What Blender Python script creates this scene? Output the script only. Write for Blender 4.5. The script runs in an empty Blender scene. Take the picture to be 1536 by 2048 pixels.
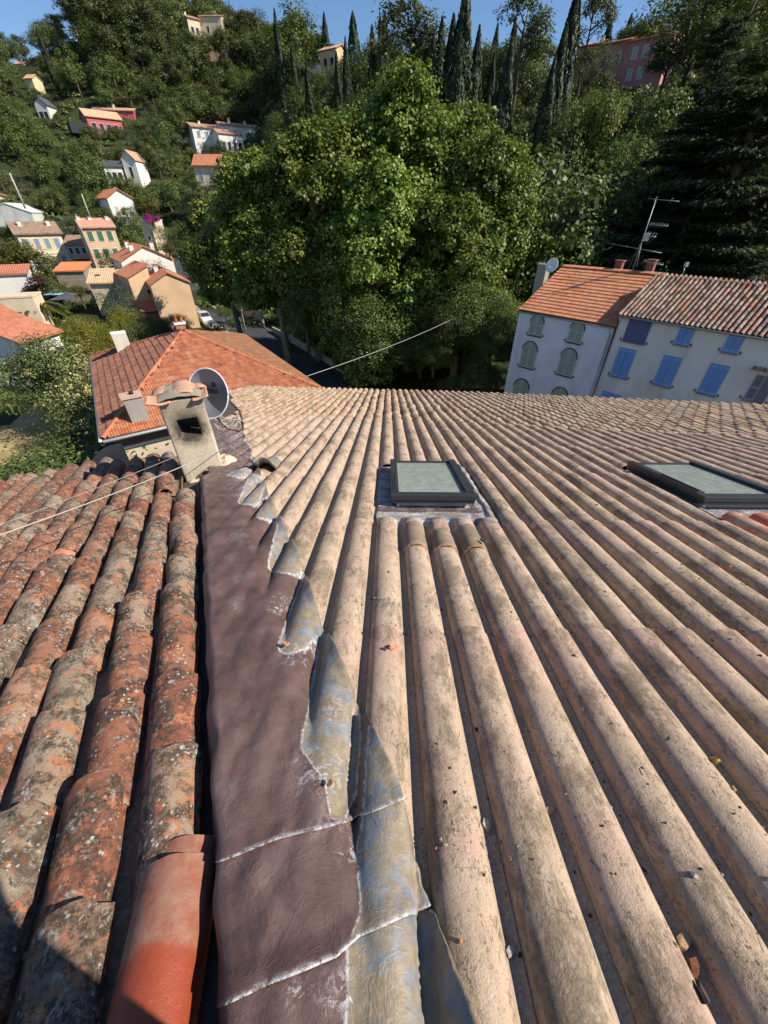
import bpy, bmesh, math, random
import numpy as np
from mathutils import Vector, Matrix, noise as mn

random.seed(7)
RNG = np.random.default_rng(7)
SC = bpy.context.scene
COL = SC.collection
R_ = math.radians
PITCH = R_(37.6)
FPX = 770.0
ZC = 17.0                      # camera height above the valley floor datum
CAM = Vector((0, 0, ZC))

# ------------------------------------------------------------------ camera
cd = bpy.data.cameras.new('camera')
cam = bpy.data.objects.new('camera', cd)
COL.objects.link(cam)
cam.location = CAM
cam.rotation_euler = (math.pi / 2 - PITCH, 0, 0)
cd.sensor_fit = 'VERTICAL'
cd.sensor_height = 36.0
cd.lens = 36.0 * FPX / 2048.0
cd.clip_start = 0.02
cd.clip_end = 3000
SC.camera = cam

# ------------------------------------------------------------------ light
SUN_AZ, SUN_EL = R_(101), R_(39)
world = bpy.data.worlds.new('World')
SC.world = world
world.use_nodes = True
wn = world.node_tree.nodes
wl = world.node_tree.links
bg = wn['Background']
sky = wn.new('ShaderNodeTexSky')
sky.sky_type = 'NISHITA'
sky.sun_disc = False
sky.sun_elevation = SUN_EL
sky.sun_rotation = SUN_AZ
sky.altitude = 1500
sky.air_density = 1.2
sky.dust_density = 0.0
sky.ozone_density = 6.0
wl.new(sky.outputs[0], bg.inputs[0])
bg.inputs[1].default_value = 0.10
sl = bpy.data.lights.new('sun', 'SUN')
sl.energy = 5.0
sl.angle = R_(0.53)
sl.color = (1.0, 0.94, 0.84)
sun = bpy.data.objects.new('sun', sl)
COL.objects.link(sun)
SUNV = Vector((math.sin(SUN_AZ) * math.cos(SUN_EL), math.cos(SUN_AZ) * math.cos(SUN_EL), math.sin(SUN_EL)))
sun.rotation_euler = SUNV.to_track_quat('Z', 'Y').to_euler()
sun.location = (30, -10, 60)
SC.view_settings.view_transform = 'Standard'
SC.view_settings.look = 'None'
SC.view_settings.exposure = 0.48
SC.view_settings.gamma = 1.0
SC.view_settings.use_curve_mapping = False
SC.render.engine = 'CYCLES'
SC.cycles.use_denoising = True
SC.cycles.max_bounces = 6
SC.cycles.diffuse_bounces = 3
SC.cycles.transparent_max_bounces = 6
SC.cycles.transmission_bounces = 4
SC.cycles.caustics_reflective = False
SC.cycles.caustics_refractive = False

# ------------------------------------------------------------------ geometry of the view: pixel (of the 1536x2048 photo) -> place
def ray(x, y):
    X, U = x - 768.0, 1024.0 - y
    return Vector((X, FPX * math.cos(PITCH) + U * math.sin(PITCH), U * math.cos(PITCH) - FPX * math.sin(PITCH)))
def at_d(x, y, D):
    r = ray(x, y); return CAM + r * (D / math.hypot(r.x, r.y))
def at_z(x, y, z):
    r = ray(x, y); return CAM + r * ((z - ZC) / r.z)
def on_pl(x, y, P, n):
    r = ray(x, y); return CAM + r * ((P - CAM).dot(n) / r.dot(n))
def proj(P):
    v = Vector(P) - CAM
    d = v.y * math.cos(PITCH) - v.z * math.sin(PITCH)
    u = v.y * math.sin(PITCH) + v.z * math.cos(PITCH)
    return 768 + FPX * v.x / d, 1024 - FPX * u / d, d

class Plane:                   # a sloping plane: s across, u down the slope, h out of it
    def __init__(s, az, el, H):
        a, e = R_(az), R_(el)
        s.eu = Vector((math.sin(a) * math.cos(e), math.cos(a) * math.cos(e), -math.sin(e)))
        s.es = Vector((math.cos(a), -math.sin(a), 0))
        s.n = s.es.cross(s.eu)
        s.O = CAM - s.n * H
    def P(s, a, u, h=0.0): return s.O + s.es * a + s.eu * u + s.n * h
    def M(s, a, u, h=0.0, yaw=0.0, pitch=0.0, roll=0.0):
        m = Matrix((s.es, s.eu, s.n)).transposed().to_4x4()
        m.translation = s.P(a, u, h)
        return m @ Matrix.Rotation(yaw, 4, 'Z') @ Matrix.Rotation(pitch, 4, 'X') @ Matrix.Rotation(roll, 4, 'Y')
    def loc(s, P): v = P - s.O; return v.dot(s.es), v.dot(s.eu), v.dot(s.n)
    def px(s, x, y, h=0.0):
        r = ray(x, y); k = ((s.O + s.n * h) - CAM).dot(s.n) / r.dot(s.n)
        return s.loc(CAM + r * k)[:2]

# ------------------------------------------------------------------ objects
def tag(o, label=None, cat=None, group=None, kind=None):
    if label: o['label'] = label
    if cat: o['category'] = cat
    if group: o['group'] = group
    if kind: o['kind'] = kind
    return o
def empty(name, loc, rz=0.0):
    o = bpy.data.objects.new(name, None); COL.objects.link(o)
    o.location = loc; o.rotation_euler = (0, 0, rz); o.empty_display_size = .2
    return o
def inst(name, me, parent=None, M=None, local=None, kind=None, label=None):
    o = bpy.data.objects.new(name, me); COL.objects.link(o)
    if parent is not None:
        o.parent = parent
        if M is not None: o.matrix_basis = PW(parent).inverted() @ M
        elif local is not None: o.matrix_basis = local
    elif M is not None: o.matrix_basis = M
    if kind: o['kind'] = kind
    if label: o['label'] = label
    return o
def PW(o):                     # world matrix without a depsgraph update
    m = o.matrix_basis.copy()
    return PW(o.parent) @ m if o.parent is not None else m
def dup_tree(o, M=None, parent=None):
    c = o.copy(); COL.objects.link(c)
    if parent is not None: c.parent = parent
    if M is not None: c.matrix_basis = M
    for ch in o.children: dup_tree(ch, None, c)
    return c

class MB:
    def __init__(s): s.v, s.f, s.m, s.mats, s.sm = [], [], [], [], []
    def mi(s, mat):
        if mat not in s.mats: s.mats.append(mat)
        return s.mats.index(mat)
    def add(s, vs, fs, mat, smooth=False, M=None):
        b = len(s.v)
        s.v += [tuple(M @ Vector(v)) if M is not None else tuple(v) for v in vs]
        k = s.mi(mat)
        for f in fs:
            s.f.append([i + b for i in f]); s.m.append(k); s.sm.append(smooth)
        return s
    def box(s, c, d, mat, M=None, taper=1.0, tz=None):
        x, y, z = d[0] / 2, d[1] / 2, d[2] / 2
        vs = []
        for sz in (-1, 1):
            t = 1.0 if sz < 0 else taper
            for sx, sy in ((-1, -1), (1, -1), (1, 1), (-1, 1)):
                vs.append((c[0] + sx * x * t, c[1] + sy * y * t, c[2] + sz * z))
        fs = [(3, 2, 1, 0), (4, 5, 6, 7), (0, 1, 5, 4), (1, 2, 6, 5), (2, 3, 7, 6), (3, 0, 4, 7)]
        return s.add(vs, fs, mat, False, M)
    def quad(s, a, b, c, d, mat, smooth=False): return s.add([a, b, c, d], [(0, 1, 2, 3)], mat, smooth)
    def poly(s, pts, mat): return s.add(pts, [tuple(range(len(pts)))], mat)
    def prism(s, poly, z0, z1, mat, M=None):      # poly ccw in xy
        n = len(poly)
        vs = [(p[0], p[1], z0) for p in poly] + [(p[0], p[1], z1) for p in poly]
        fs = [tuple(range(n - 1, -1, -1)), tuple(range(n, 2 * n))] + [(i, (i + 1) % n, n + (i + 1) % n, n + i) for i in range(n)]
        return s.add(vs, fs, mat, False, M)
    def tube(s, pts, r, mat, n=6, cap=True, M=None, smooth=True):
        pts = [Vector(p) for p in pts]
        rr = r if isinstance(r, (list, tuple)) else [r] * len(pts)
        vs, fs = [], []
        ref = None
        for i, p in enumerate(pts):
            t = (pts[min(i + 1, len(pts) - 1)] - pts[max(i - 1, 0)]).normalized()
            if ref is None:
                ref = Vector((0, 0, 1)) if abs(t.z) < .9 else Vector((1, 0, 0))
            a = t.cross(ref).normalized(); b = t.cross(a).normalized(); ref = -b if False else ref
            for k in range(n):
                q = 2 * math.pi * k / n
                vs.append(p + (a * math.cos(q) + b * math.sin(q)) * rr[i])
        for i in range(len(pts) - 1):
            for k in range(n):
                fs.append((i * n + k, i * n + (k + 1) % n, (i + 1) * n + (k + 1) % n, (i + 1) * n + k))
        if cap:
            fs.append(tuple(range(n - 1, -1, -1))); fs.append(tuple(range((len(pts) - 1) * n, len(pts) * n)))
        return s.add(vs, fs, mat, smooth, M)
    def lathe(s, prof, mat, n=12, M=None, smooth=True):
        vs, fs = [], []
        for (r, z) in prof:
            for k in range(n):
                q = 2 * math.pi * k / n
                vs.append((r * math.cos(q), r * math.sin(q), z))
        for i in range(len(prof) - 1):
            for k in range(n):
                fs.append((i * n + k, i * n + (k + 1) % n, (i + 1) * n + (k + 1) % n, (i + 1) * n + k))
        fs.append(tuple(range(n - 1, -1, -1))); fs.append(tuple(range((len(prof) - 1) * n, len(prof) * n)))
        return s.add(vs, fs, mat, smooth, M)
    def grid(s, nu, nv, fn, mat, smooth=True, M=None):
        vs = [fn(i / nu, j / nv) for j in range(nv + 1) for i in range(nu + 1)]
        fs = [(j * (nu + 1) + i, j * (nu + 1) + i + 1, (j + 1) * (nu + 1) + i + 1, (j + 1) * (nu + 1) + i) for j in range(nv) for i in range(nu)]
        return s.add(vs, fs, mat, smooth, M)
    def mesh(s, name):
        me = bpy.data.meshes.new(name)
        me.from_pydata(s.v, [], s.f)
        for m in s.mats: me.materials.append(m)
        me.polygons.foreach_set('material_index', s.m)
        me.polygons.foreach_set('use_smooth', s.sm)
        me.update()
        return me
    def build(s, name, parent=None, M=None, local=None, kind=None, label=None):
        return inst(name, s.mesh(name), parent, M, local, kind, label)

# ------------------------------------------------------------------ materials
class MT:
    def __init__(s, name, rough=.85, spec=.25):
        s.mat = bpy.data.materials.new(name); s.mat.use_nodes = True
        s.nt = s.mat.node_tree; s.N = s.nt.nodes
        s.b = s.N['Principled BSDF']
        s.b.inputs['Roughness'].default_value = rough
        s.b.inputs['Specular IOR Level'].default_value = spec
        s._v = None
    def node(s, t): return s.N.new(t)
    def lk(s, a, b): s.nt.links.new(a, b)
    def val(s, inp, v):
        if isinstance(v, (int, float)): inp.default_value = v
        elif isinstance(v, (tuple, list)): inp.default_value = tuple(v) + ((1,) if len(v) == 3 and len(inp.default_value) == 4 else ())
        else: s.lk(v, inp)
    def rnd(s):
        if not hasattr(s, '_oi'):
            a = s.node('ShaderNodeObjectInfo').outputs['Random']
            s._oi = s.math('FRACT', s.math('ADD', a, s.attr('tone')))
        return s._oi
    def vec(s, kind='Object', offset=True, scale=None):
        tc = s.node('ShaderNodeTexCoord').outputs[kind]
        if offset:
            m = s.node('ShaderNodeVectorMath'); m.operation = 'ADD'
            k = s.node('ShaderNodeVectorMath'); k.operation = 'SCALE'
            cb = s.node('ShaderNodeCombineXYZ')
            s.lk(s.rnd(), cb.inputs[0]); s.lk(s.math('MULTIPLY', s.rnd(), 7.31), cb.inputs[1]); s.lk(s.math('MULTIPLY', s.rnd(), 3.17), cb.inputs[2])
            s.lk(cb.outputs[0], k.inputs[0]); k.inputs['Scale'].default_value = 53.0
            s.lk(tc, m.inputs[0]); s.lk(k.outputs[0], m.inputs[1]); tc = m.outputs[0]
        if scale: tc = s.vscale(tc, scale)
        return tc
    def vscale(s, v, sc):
        m = s.node('ShaderNodeVectorMath'); m.operation = 'MULTIPLY'
        s.lk(v, m.inputs[0]); m.inputs[1].default_value = sc; return m.outputs[0]
    def noise(s, vec, scale, detail=4, rough=.6, dist=0.0):
        n = s.node('ShaderNodeTexNoise'); s.lk(vec, n.inputs['Vector'])
        n.inputs['Scale'].default_value = scale; n.inputs['Detail'].default_value = detail
        n.inputs['Roughness'].default_value = rough; n.inputs['Distortion'].default_value = dist
        return n.outputs[0]
    def vor(s, vec, scale, feat='F1', rand=1.0):
        n = s.node('ShaderNodeTexVoronoi'); n.feature = feat; s.lk(vec, n.inputs['Vector'])
        n.inputs['Scale'].default_value = scale; n.inputs['Randomness'].default_value = rand
        return n.outputs['Distance']
    def math(s, op, a, b=0.0, clamp=False):
        m = s.node('ShaderNodeMath'); m.operation = op; m.use_clamp = clamp
        s.val(m.inputs[0], a); s.val(m.inputs[1], b); return m.outputs[0]
    def step(s, x, lo, hi):    # smooth 0..1
        m = s.node('ShaderNodeMapRange'); m.interpolation_type = 'SMOOTHSTEP'
        s.val(m.inputs[0], x); m.inputs[1].default_value = lo; m.inputs[2].default_value = hi
        return m.outputs[0]
    def mix(s, fac, a, b, mode='MIX'):
        m = s.node('ShaderNodeMix'); m.data_type = 'RGBA'; m.blend_type = mode
        s.val(m.inputs[0], fac); s.val(m.inputs[6], a); s.val(m.inputs[7], b); return m.outputs[2]
    def ramp(s, x, stops):
        r = s.node('ShaderNodeValToRGB'); s.lk(x, r.inputs[0])
        e = r.color_ramp.elements
        while len(e) < len(stops): e.new(.5)
        for i, (p, c) in enumerate(stops):
            e[i].position = p; e[i].color = tuple(c) + (1,)
        return r.outputs[0]
    def sep(s, v):
        n = s.node('ShaderNodeSeparateXYZ'); s.lk(v, n.inputs[0]); return n.outputs
    def attr(s, name):
        n = s.node('ShaderNodeAttribute'); n.attribute_name = name; return n.outputs['Fac']
    def attrc(s, name):
        n = s.node('ShaderNodeAttribute'); n.attribute_name = name; return n.outputs['Color']
    def bump(s, h, strength=.3, dist=.01):
        n = s.node('ShaderNodeBump'); n.inputs['Strength'].default_value = strength; n.inputs['Distance'].default_value = dist
        s.lk(h, n.inputs['Height']); s.lk(n.outputs[0], s.b.inputs['Normal']); return s
    def col(s, c): s.val(s.b.inputs['Base Color'], c); return s
    def rough(s, r): s.val(s.b.inputs['Roughness'], r); return s

def plain(name, c, rough=.7, spec=.3, var=.12, scale=6.0, metal=0.0, bump=0.0):
    m = MT(name, rough, spec)
    v = m.vec()
    n = m.noise(v, scale, 5, .65)
    k = m.ramp(n, [(.3, tuple(x * (1 - var) for x in c)), (.7, tuple(min(1, x * (1 + var)) for x in c))])
    m.col(k); m.b.inputs['Metallic'].default_value = metal
    if bump: m.bump(m.noise(v, scale * 8, 3), bump, .01)
    return m.mat
def stucco(name, c, dirt=.35, scale=.5, grain=40.0, bump=.25):
    m = MT(name, .92, .15)
    v = m.vec()
    z = m.vscale(v, (1.0, 1.0, .22))
    st = m.step(m.noise(z, scale * 2.2, 5, .65), .48, .72)
    bl = m.noise(v, scale, 5, .6)
    k = m.ramp(bl, [(.3, tuple(x * .86 for x in c)), (.7, tuple(min(1, x * 1.08) for x in c))])
    k = m.mix(m.math('MULTIPLY', st, dirt), k, tuple(x * .55 for x in c))
    k = m.mix(m.math('MULTIPLY', m.step(m.noise(v, grain, 2), .45, .75), .12), k, tuple(x * .6 for x in c))
    m.col(k); m.bump(m.noise(v, grain, 3), bump, .012)
    return m.mat
# ================================================================== MATERIALS OF THE NEAR ROOFS
def mat_sheet():
    m = MT('sheet_clay', .92, .15)
    oc = m.vec('Object', False)
    v = m.vec()
    x, y, z = m.sep(oc)
    base = m.ramp(m.noise(v, 6, 6, .7), [(.28, (.395, .275, .18)), (.5, (.505, .362, .25)), (.72, (.59, .445, .32))])
    # worn pink, strongest at the lower lip of each length
    end = m.math('MULTIPLY', m.step(y, .95, 1.30), m.math('ADD', .35, m.math('MULTIPLY', m.rnd(), .65)))
    pk = m.math('MAXIMUM', m.math('MULTIPLY', end, m.step(m.noise(v, 9, 5, .7), .30, .52)), m.math('MULTIPLY', m.step(m.noise(v, 2.7, 6, .72), .51, .65), .68))
    base = m.mix(pk, base, m.ramp(m.noise(v, 18, 4, .7), [(.3, (.50, .285, .215)), (.7, (.57, .375, .295))]))
    # length-wise streaks and pale run-off
    vs = m.vscale(v, (1.0, .10, 1.0))
    base = m.mix(m.math('MULTIPLY', m.step(m.noise(vs, 42, 4, .7), .52, .72), .55), base, (.60, .48, .345))
    base = m.mix(m.math('MULTIPLY', m.step(m.noise(vs, 24, 4, .7), .54, .72), .6), base, (.25, .175, .115))
    # grey-brown grime in long clouds
    gr = m.math('MULTIPLY', m.step(m.noise(m.vscale(v, (1, .5, 1)), 5.5, 7, .8), .47, .60), .8)
    base = m.mix(gr, base, m.ramp(m.noise(v, 70, 4, .75), [(.35, (.115, .085, .055)), (.65, (.27, .205, .135))]))
    # peeling chips and lichen crumbs
    vc = m.vscale(v, (1.0, .6, 1.0))
    where = m.step(m.noise(v, 5.0, 5, .75), .42, .58)
    chip = m.math('MULTIPLY', m.step(m.noise(vc, 48, 5, .8, .8), .57, .615), where)
    base = m.mix(m.math('MULTIPLY', chip, .85), base, (.155, .105, .065))
    rim = m.math('MULTIPLY', m.step(m.noise(vc, 48, 5, .8, .8), .53, .57), where)
    base = m.mix(m.math('MULTIPLY', m.math('SUBTRACT', rim, chip, True), .35), base, (.62, .50, .37))
    chip2 = m.math('MULTIPLY', m.step(m.noise(vc, 150, 3, .75, .6), .585, .64), m.step(m.noise(v, 3.4, 5, .75), .40, .56))
    base = m.mix(m.math('MULTIPLY', chip2, .85), base, (.11, .075, .05))
    # silt and grit lying in the channel, creeping up the flanks
    zz = m.math('ADD', z, m.math('MULTIPLY', m.math('SUBTRACT', m.noise(v, 26, 5, .75), .5), .05))
    silt = m.math('SUBTRACT', 1.0, m.step(zz, .012, .036))
    grit = m.ramp(m.noise(v, 110, 4, .8), [(.26, (.08, .065, .05)), (.40, (.31, .25, .185)), (.56, (.44, .365, .275)), (.74, (.58, .51, .41))])
    base = m.mix(m.math('MULTIPLY', silt, .9), base, grit)
    m.col(base)
    h = m.math('ADD', m.math('MULTIPLY', m.noise(v, 170, 4, .75), .7), m.math('ADD', m.math('MULTIPLY', chip, -.6), m.math('MULTIPLY', m.noise(v, 34, 5, .65), .9)))
    m.bump(h, .75, .007)
    return m.mat

def mat_lichen(name='lichen_clay', near=True):
    m = MT(name, .95, .12)
    v = m.vec()
    r = m.rnd()
    w = m.math('ADD', m.math('MULTIPLY', r, .75), m.math('MULTIPLY', m.noise(v, 7, 3), .3))
    base = m.ramp(w, [(0.0, (.14, .08, .058)), (.22, (.245, .098, .06)), (.42, (.335, .145, .085)), (.6, (.21, .15, .105)), (.78, (.34, .265, .185)), (.95, (.43, .18, .10))])
    grime = m.noise(v, 10, 7, .8)
    base = m.mix(m.math('MULTIPLY', m.step(grime, .44, .56), m.math('ADD', .45, m.math('MULTIPLY', m.noise(v, 2.2, 2), .9), True)), base, m.ramp(m.noise(v, 70, 4, .8), [(.35, (.028, .024, .02)), (.55, (.085, .066, .048)), (.7, (.16, .125, .09))]))
    og = m.math('MULTIPLY', m.step(m.noise(v, 11, 7, .85), .55, .585), .85)
    base = m.mix(og, base, m.ramp(m.noise(v, 70, 4, .8), [(.3, (.38, .11, .045)), (.7, (.56, .23, .11))]))
    gy = m.math('MULTIPLY', m.step(m.noise(v, 17, 7, .85, .5), .555, .60), .8)
    base = m.mix(gy, base, m.ramp(m.noise(v, 80, 4, .8), [(.3, (.22, .19, .145)), (.7, (.50, .45, .36))]))
    rd = m.math('MULTIPLY', m.step(m.noise(v, 30, 6, .8, .8), .585, .625), .85)
    base = m.mix(rd, base, (.24, .06, .04))
    bk = m.math('MULTIPLY', m.step(m.noise(v, 24, 6, .85, .4), .59, .63), .9)
    base = m.mix(bk, base, (.03, .026, .022))
    # rosettes of pale lichen
    wv = v
    s1 = m.math('MULTIPLY', m.math('SUBTRACT', 1.0, m.step(m.math('ADD', m.vor(wv, 46), m.math('MULTIPLY', m.noise(v, 120, 2), .35)), .36, .46)), m.step(m.noise(v, 5, 5, .75), .47, .60))
    base = m.mix(m.math('MULTIPLY', s1, .95), base, m.ramp(m.noise(v, 150, 2), [(.35, (.36, .33, .28)), (.65, (.66, .62, .54))]))
    s2 = m.math('MULTIPLY', m.math('SUBTRACT', 1.0, m.step(m.math('ADD', m.vor(wv, 17), m.math('MULTIPLY', m.noise(v, 60, 3), .3)), .30, .38)), m.step(m.noise(v, 4, 4, .7), .49, .62))
    base = m.mix(m.math('MULTIPLY', s2, .85), base, m.ramp(m.noise(v, 90, 3), [(.35, (.30, .30, .27)), (.6, (.58, .56, .49))]))
    s3 = m.math('MULTIPLY', m.step(m.noise(v, 26, 5, .8, .6), .62, .66), m.step(r, .35, .5))
    base = m.mix(m.math('MULTIPLY', s3, .8), base, (.46, .27, .07))
    m.col(base)
    h = m.math('ADD', m.noise(v, 55, 6, .8), m.math('MULTIPLY', s1, .35))
    m.bump(h, .6, .010)
    return m.mat

def mat_pan():
    m = MT('pan_clay', .95, .1)
    v = m.vec()
    b = m.ramp(m.noise(v, 60, 5, .75), [(.3, (.14, .095, .065)), (.5, (.27, .19, .13)), (.7, (.38, .29, .21))])
    b = m.mix(m.math('MULTIPLY', m.step(m.noise(v, 14, 4), .5, .7), .7), b, (.36, .15, .08))
    m.col(b); m.bump(m.noise(v, 90, 4, .7), .7, .01)
    return m.mat

def mat_fartile():
    m = MT('pale_canal_clay', .9, .2)
    v = m.vec()
    b = m.ramp(m.rnd(), [(0, (.27, .175, .105)), (.25, (.44, .315, .20)), (.5, (.53, .40, .265)), (.72, (.44, .28, .195)), (.9, (.36, .26, .17)), (1, (.46, .235, .155))])
    oy = m.sep(m.vec('Object', False))[1] if False else None
    b = m.mix(m.math('MULTIPLY', m.step(m.noise(v, 9, 6, .8), .47, .62), .75), b, (.16, .11, .07))
    b = m.mix(m.math('MULTIPLY', m.step(m.noise(v, 13, 4), .52, .7), .5), b, (.64, .47, .29))
    m.col(b); m.bump(m.noise(v, 60, 4), .4, .008)
    return m.mat

def mat_lead():
    m = MT('lead_flashing', .5, .4)
    v = m.vec('Object', False)
    g = m.math('ADD', m.attr('grey'), m.math('MULTIPLY', m.math('SUBTRACT', m.noise(v, 26, 5, .75), .5), .55))
    gm = m.step(g, .44, .56)
    paint = m.ramp(m.noise(v, 6, 6, .65), [(.3, (.092, .051, .043)), (.5, (.130, .077, .065)), (.7, (.175, .114, .10))])
    vs = m.noise(v, 34, 5, .8, 1.0)
    paint = m.mix(m.math('MULTIPLY', m.step(vs, .56, .74), .35), paint, (.28, .22, .215))
    # scuffs and foot marks
    scuff = m.math('MULTIPLY', m.step(m.vor(m.vscale(v, (1, .7, 1)), 75), .42, .62), m.step(m.noise(v, 3.6, 3, .5), .60, .68))
    paint = m.mix(m.math('MULTIPLY', scuff, .45), paint, (.33, .27, .26))
    grd = m.math('MULTIPLY', m.step(m.noise(v, 220, 3, .8), .60, .68), m.step(m.noise(v, 4, 5, .75), .42, .6))
    paint = m.mix(m.math('MULTIPLY', grd, .55), paint, (.30, .25, .22))
    dk = m.math('MULTIPLY', m.step(m.noise(v, 3.2, 6, .7, .8), .52, .66), .5)
    paint = m.mix(dk, paint, (.055, .032, .032))
    lead = m.ramp(m.noise(v, 9, 5, .7), [(.3, (.115, .128, .145)), (.5, (.20, .212, .225)), (.7, (.32, .33, .34))])
    tan = m.math('MULTIPLY', m.step(m.noise(v, 8.5, 7, .75), .40, .54), .9)
    lead = m.mix(tan, lead, m.ramp(m.noise(v, 30, 5, .7), [(.3, (.21, .155, .09)), (.7, (.37, .285, .18))]))
    c = m.mix(gm, paint, lead)
    edge = m.math('SUBTRACT', 1.0, m.math('ABSOLUTE', m.math('MULTIPLY', m.math('SUBTRACT', g, .5), 3.4)), True)
    wh = m.math('MULTIPLY', edge, m.step(m.noise(v, 48, 5, .8), .40, .56))
    sm = m.math('MULTIPLY', m.attr('white'), m.step(m.noise(v, 60, 5, .8), .38, .58))
    ch = m.math('MULTIPLY', m.attr('chalk'), m.step(m.noise(v, 30, 5, .8, 1.2), .52, .60))
    wh = m.math('MAXIMUM', m.math('MAXIMUM', wh, sm), m.math('MULTIPLY', ch, .9), True)
    c = m.mix(m.math('MULTIPLY', wh, .85), c, (.66, .65, .63))
    m.col(c)
    m.rough(m.ramp(m.noise(v, 20, 4), [(.3, (.30,) * 3), (.7, (.60,) * 3)]))
    cr = m.math('SUBTRACT', 1.0, m.step(m.math('ABSOLUTE', m.math('SUBTRACT', m.noise(v, 5.5, 4, .6, 1.5), .5)), .0, .03))
    cr2 = m.math('SUBTRACT', 1.0, m.step(m.math('ABSOLUTE', m.math('SUBTRACT', m.noise(v, 14, 3, .6, 1.0), .5)), .0, .035))
    hh = m.math('ADD', m.math('MULTIPLY', m.noise(v, 9, 5, .6, .8), .8), m.math('MULTIPLY', m.noise(v, 90, 5, .8), .35))
    hh = m.math('ADD', hh, m.math('ADD', m.math('MULTIPLY', cr, .12), m.math('MULTIPLY', cr2, .05)))
    m.bump(hh, .40, .016)
    return m.mat

M_SHEET, M_LICHEN, M_PAN, M_FAR, M_LEAD = mat_sheet(), mat_lichen(), mat_pan(), mat_fartile(), mat_lead()
M_UNDER = plain('dark_mortar', (.10, .085, .07), .95, .1, .3, 20, bump=.5)
M_BREAK = plain('fresh_terracotta', (.56, .24, .13), .85, .2, .15, 30, bump=.2)
M_REDTILE = None
def mat_red():
    m = MT('new_red_clay', .55, .35)
    v = m.vec('Object', False)
    x, y, z = m.sep(v)
    b = m.ramp(m.noise(v, 8, 4), [(.3, (.26, .047, .019)), (.7, (.33, .068, .028))])
    du = m.math('MULTIPLY', m.step(m.math('ADD', y, m.math('MULTIPLY', m.noise(v, 10, 4), .10)), .455, .50), .75)
    b = m.mix(du, b, m.ramp(m.noise(v, 25, 4), [(.35, (.27, .10, .065)), (.65, (.32, .20, .135))]))
    b = m.mix(m.math('MULTIPLY', m.step(m.noise(v, 60, 6, .85), .60, .66), .5), b, (.45, .25, .17))
    b = m.mix(m.math('MULTIPLY', m.step(m.noise(m.vscale(v, (1, .15, 1)), 60, 4, .8), .60, .68), .35), b, (.14, .04, .025))
    b = m.mix(m.math('MULTIPLY', m.step(m.noise(v, 12, 4, .7), .70, .73), m.step(y, .38, .46)), b, (.62, .58, .52))
    m.col(b); m.bump(m.math('ADD', m.noise(v, 40, 4), m.math('MULTIPLY', m.noise(v, 220, 3), .6)), .35, .006); return m.mat
M_REDTILE = mat_red()

# ================================================================== OUR ROOF
PR = Plane(.64, 15.03, 1.344)     # h = 0 in the channels, crests 68 mm above
PL = Plane(-25.37, 13.41, 1.366)
PITCHR = .2095
S0 = -.004

house = empty('roofed_house', PR.P(.5, 6, -1.5))
tag(house, 'low-pitched house roof of long pale pink and tan tile rows with two skylights', 'house')

def crest_h(s):                   # height of the corrugated sheet at s
    q = ((s - S0) / PITCHR) % 1.0
    d = min(q, 1 - q) * PITCHR
    return .074 * math.sqrt(max(0, 1 - (d / .084) ** 2)) if d < .084 else .0

PROF = []
for k in range(0, 15):
    a = math.pi * (1 - k / 14)
    PROF.append((.081 * math.cos(a), .003 + .073 * math.sin(a) ** .82))
PROF[12:] = [(.063, .047), (.0665, .037), (.078, .032), (.087, .013)]
PROF += [(.095, .005), (.106, .002), (.116, .003), (.1265, .006)]
PROF = [(-.0865, .001)] + PROF
def sheet_mesh(L, seed, ny=7):
    rr = random.Random(seed)
    b = MB()
    n = len(PROF)
    def wob(j, k): return (mn.noise(Vector((k * .35, j * .8, seed * 9.1)))) * .0022
    top = []
    for j in range(ny + 1):
        y = L * j / ny
        for k, (x, z) in enumerate(PROF):
            top.append((x + wob(j, k) * .5, y + (rr.uniform(-.003, .003) if j == ny else 0), z + wob(j, k) + .014 * j / ny))
    bot = [(x, y, z - .011) for x, y, z in top]
    fs = [(j * n + k, j * n + k + 1, (j + 1) * n + k + 1, (j + 1) * n + k) for j in range(ny) for k in range(n - 1)]
    b.add(top, fs, M_SHEET, True)
    lip = [top[ny * n + k] for k in range(n)] + [bot[ny * n + k] for k in range(n)]
    b.add(lip, [(k, n + k, n + k + 1, k + 1) for k in range(n - 1)], M_SHEET)
    lip = [top[k] for k in range(n)] + [bot[k] for k in range(n)]
    b.add(lip, [(k + 1, n + k + 1, n + k, k) for k in range(n - 1)], M_SHEET)
    return b.mesh('roof_sheet')
SL = 1.333
SHEETS = [sheet_mesh(SL + .07, i) for i in range(5)]
ROWS = [.173 + SL * j for j in range(-2, 6)]         # upper ends
def u_break(s): return 8.05 - .285 * max(s, -1.2) if s > -1.2 else 8.39
def u_eave(s): return 15.05 - .27 * s if s < 3 else 14.24 - .45 * (s - 3)
RE = [(.62, -1.2), (.45, -.6), (.30, 0), (.18, .335), (.124, .485), (.046, .785), (-.059, 1.012), (-.153, 1.22), (-.35, 1.645), (-.589, 2.272), (-1.055, 3.277), (-1.971, 5.403), (-2.835, 7.421), (-3.2, 8.3)]
def s_right(u): return float(np.interp(u, [p[1] for p in RE], [p[0] for p in RE]))
def s_left(u): return -.2 - .463 * u
SKY = [(.03, .80, 3.27, 4.52), (2.86, 3.66, 3.28, 4.50)]    # skylights: s0, s1, u0, u1
rest = []
nsheet = 0
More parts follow.
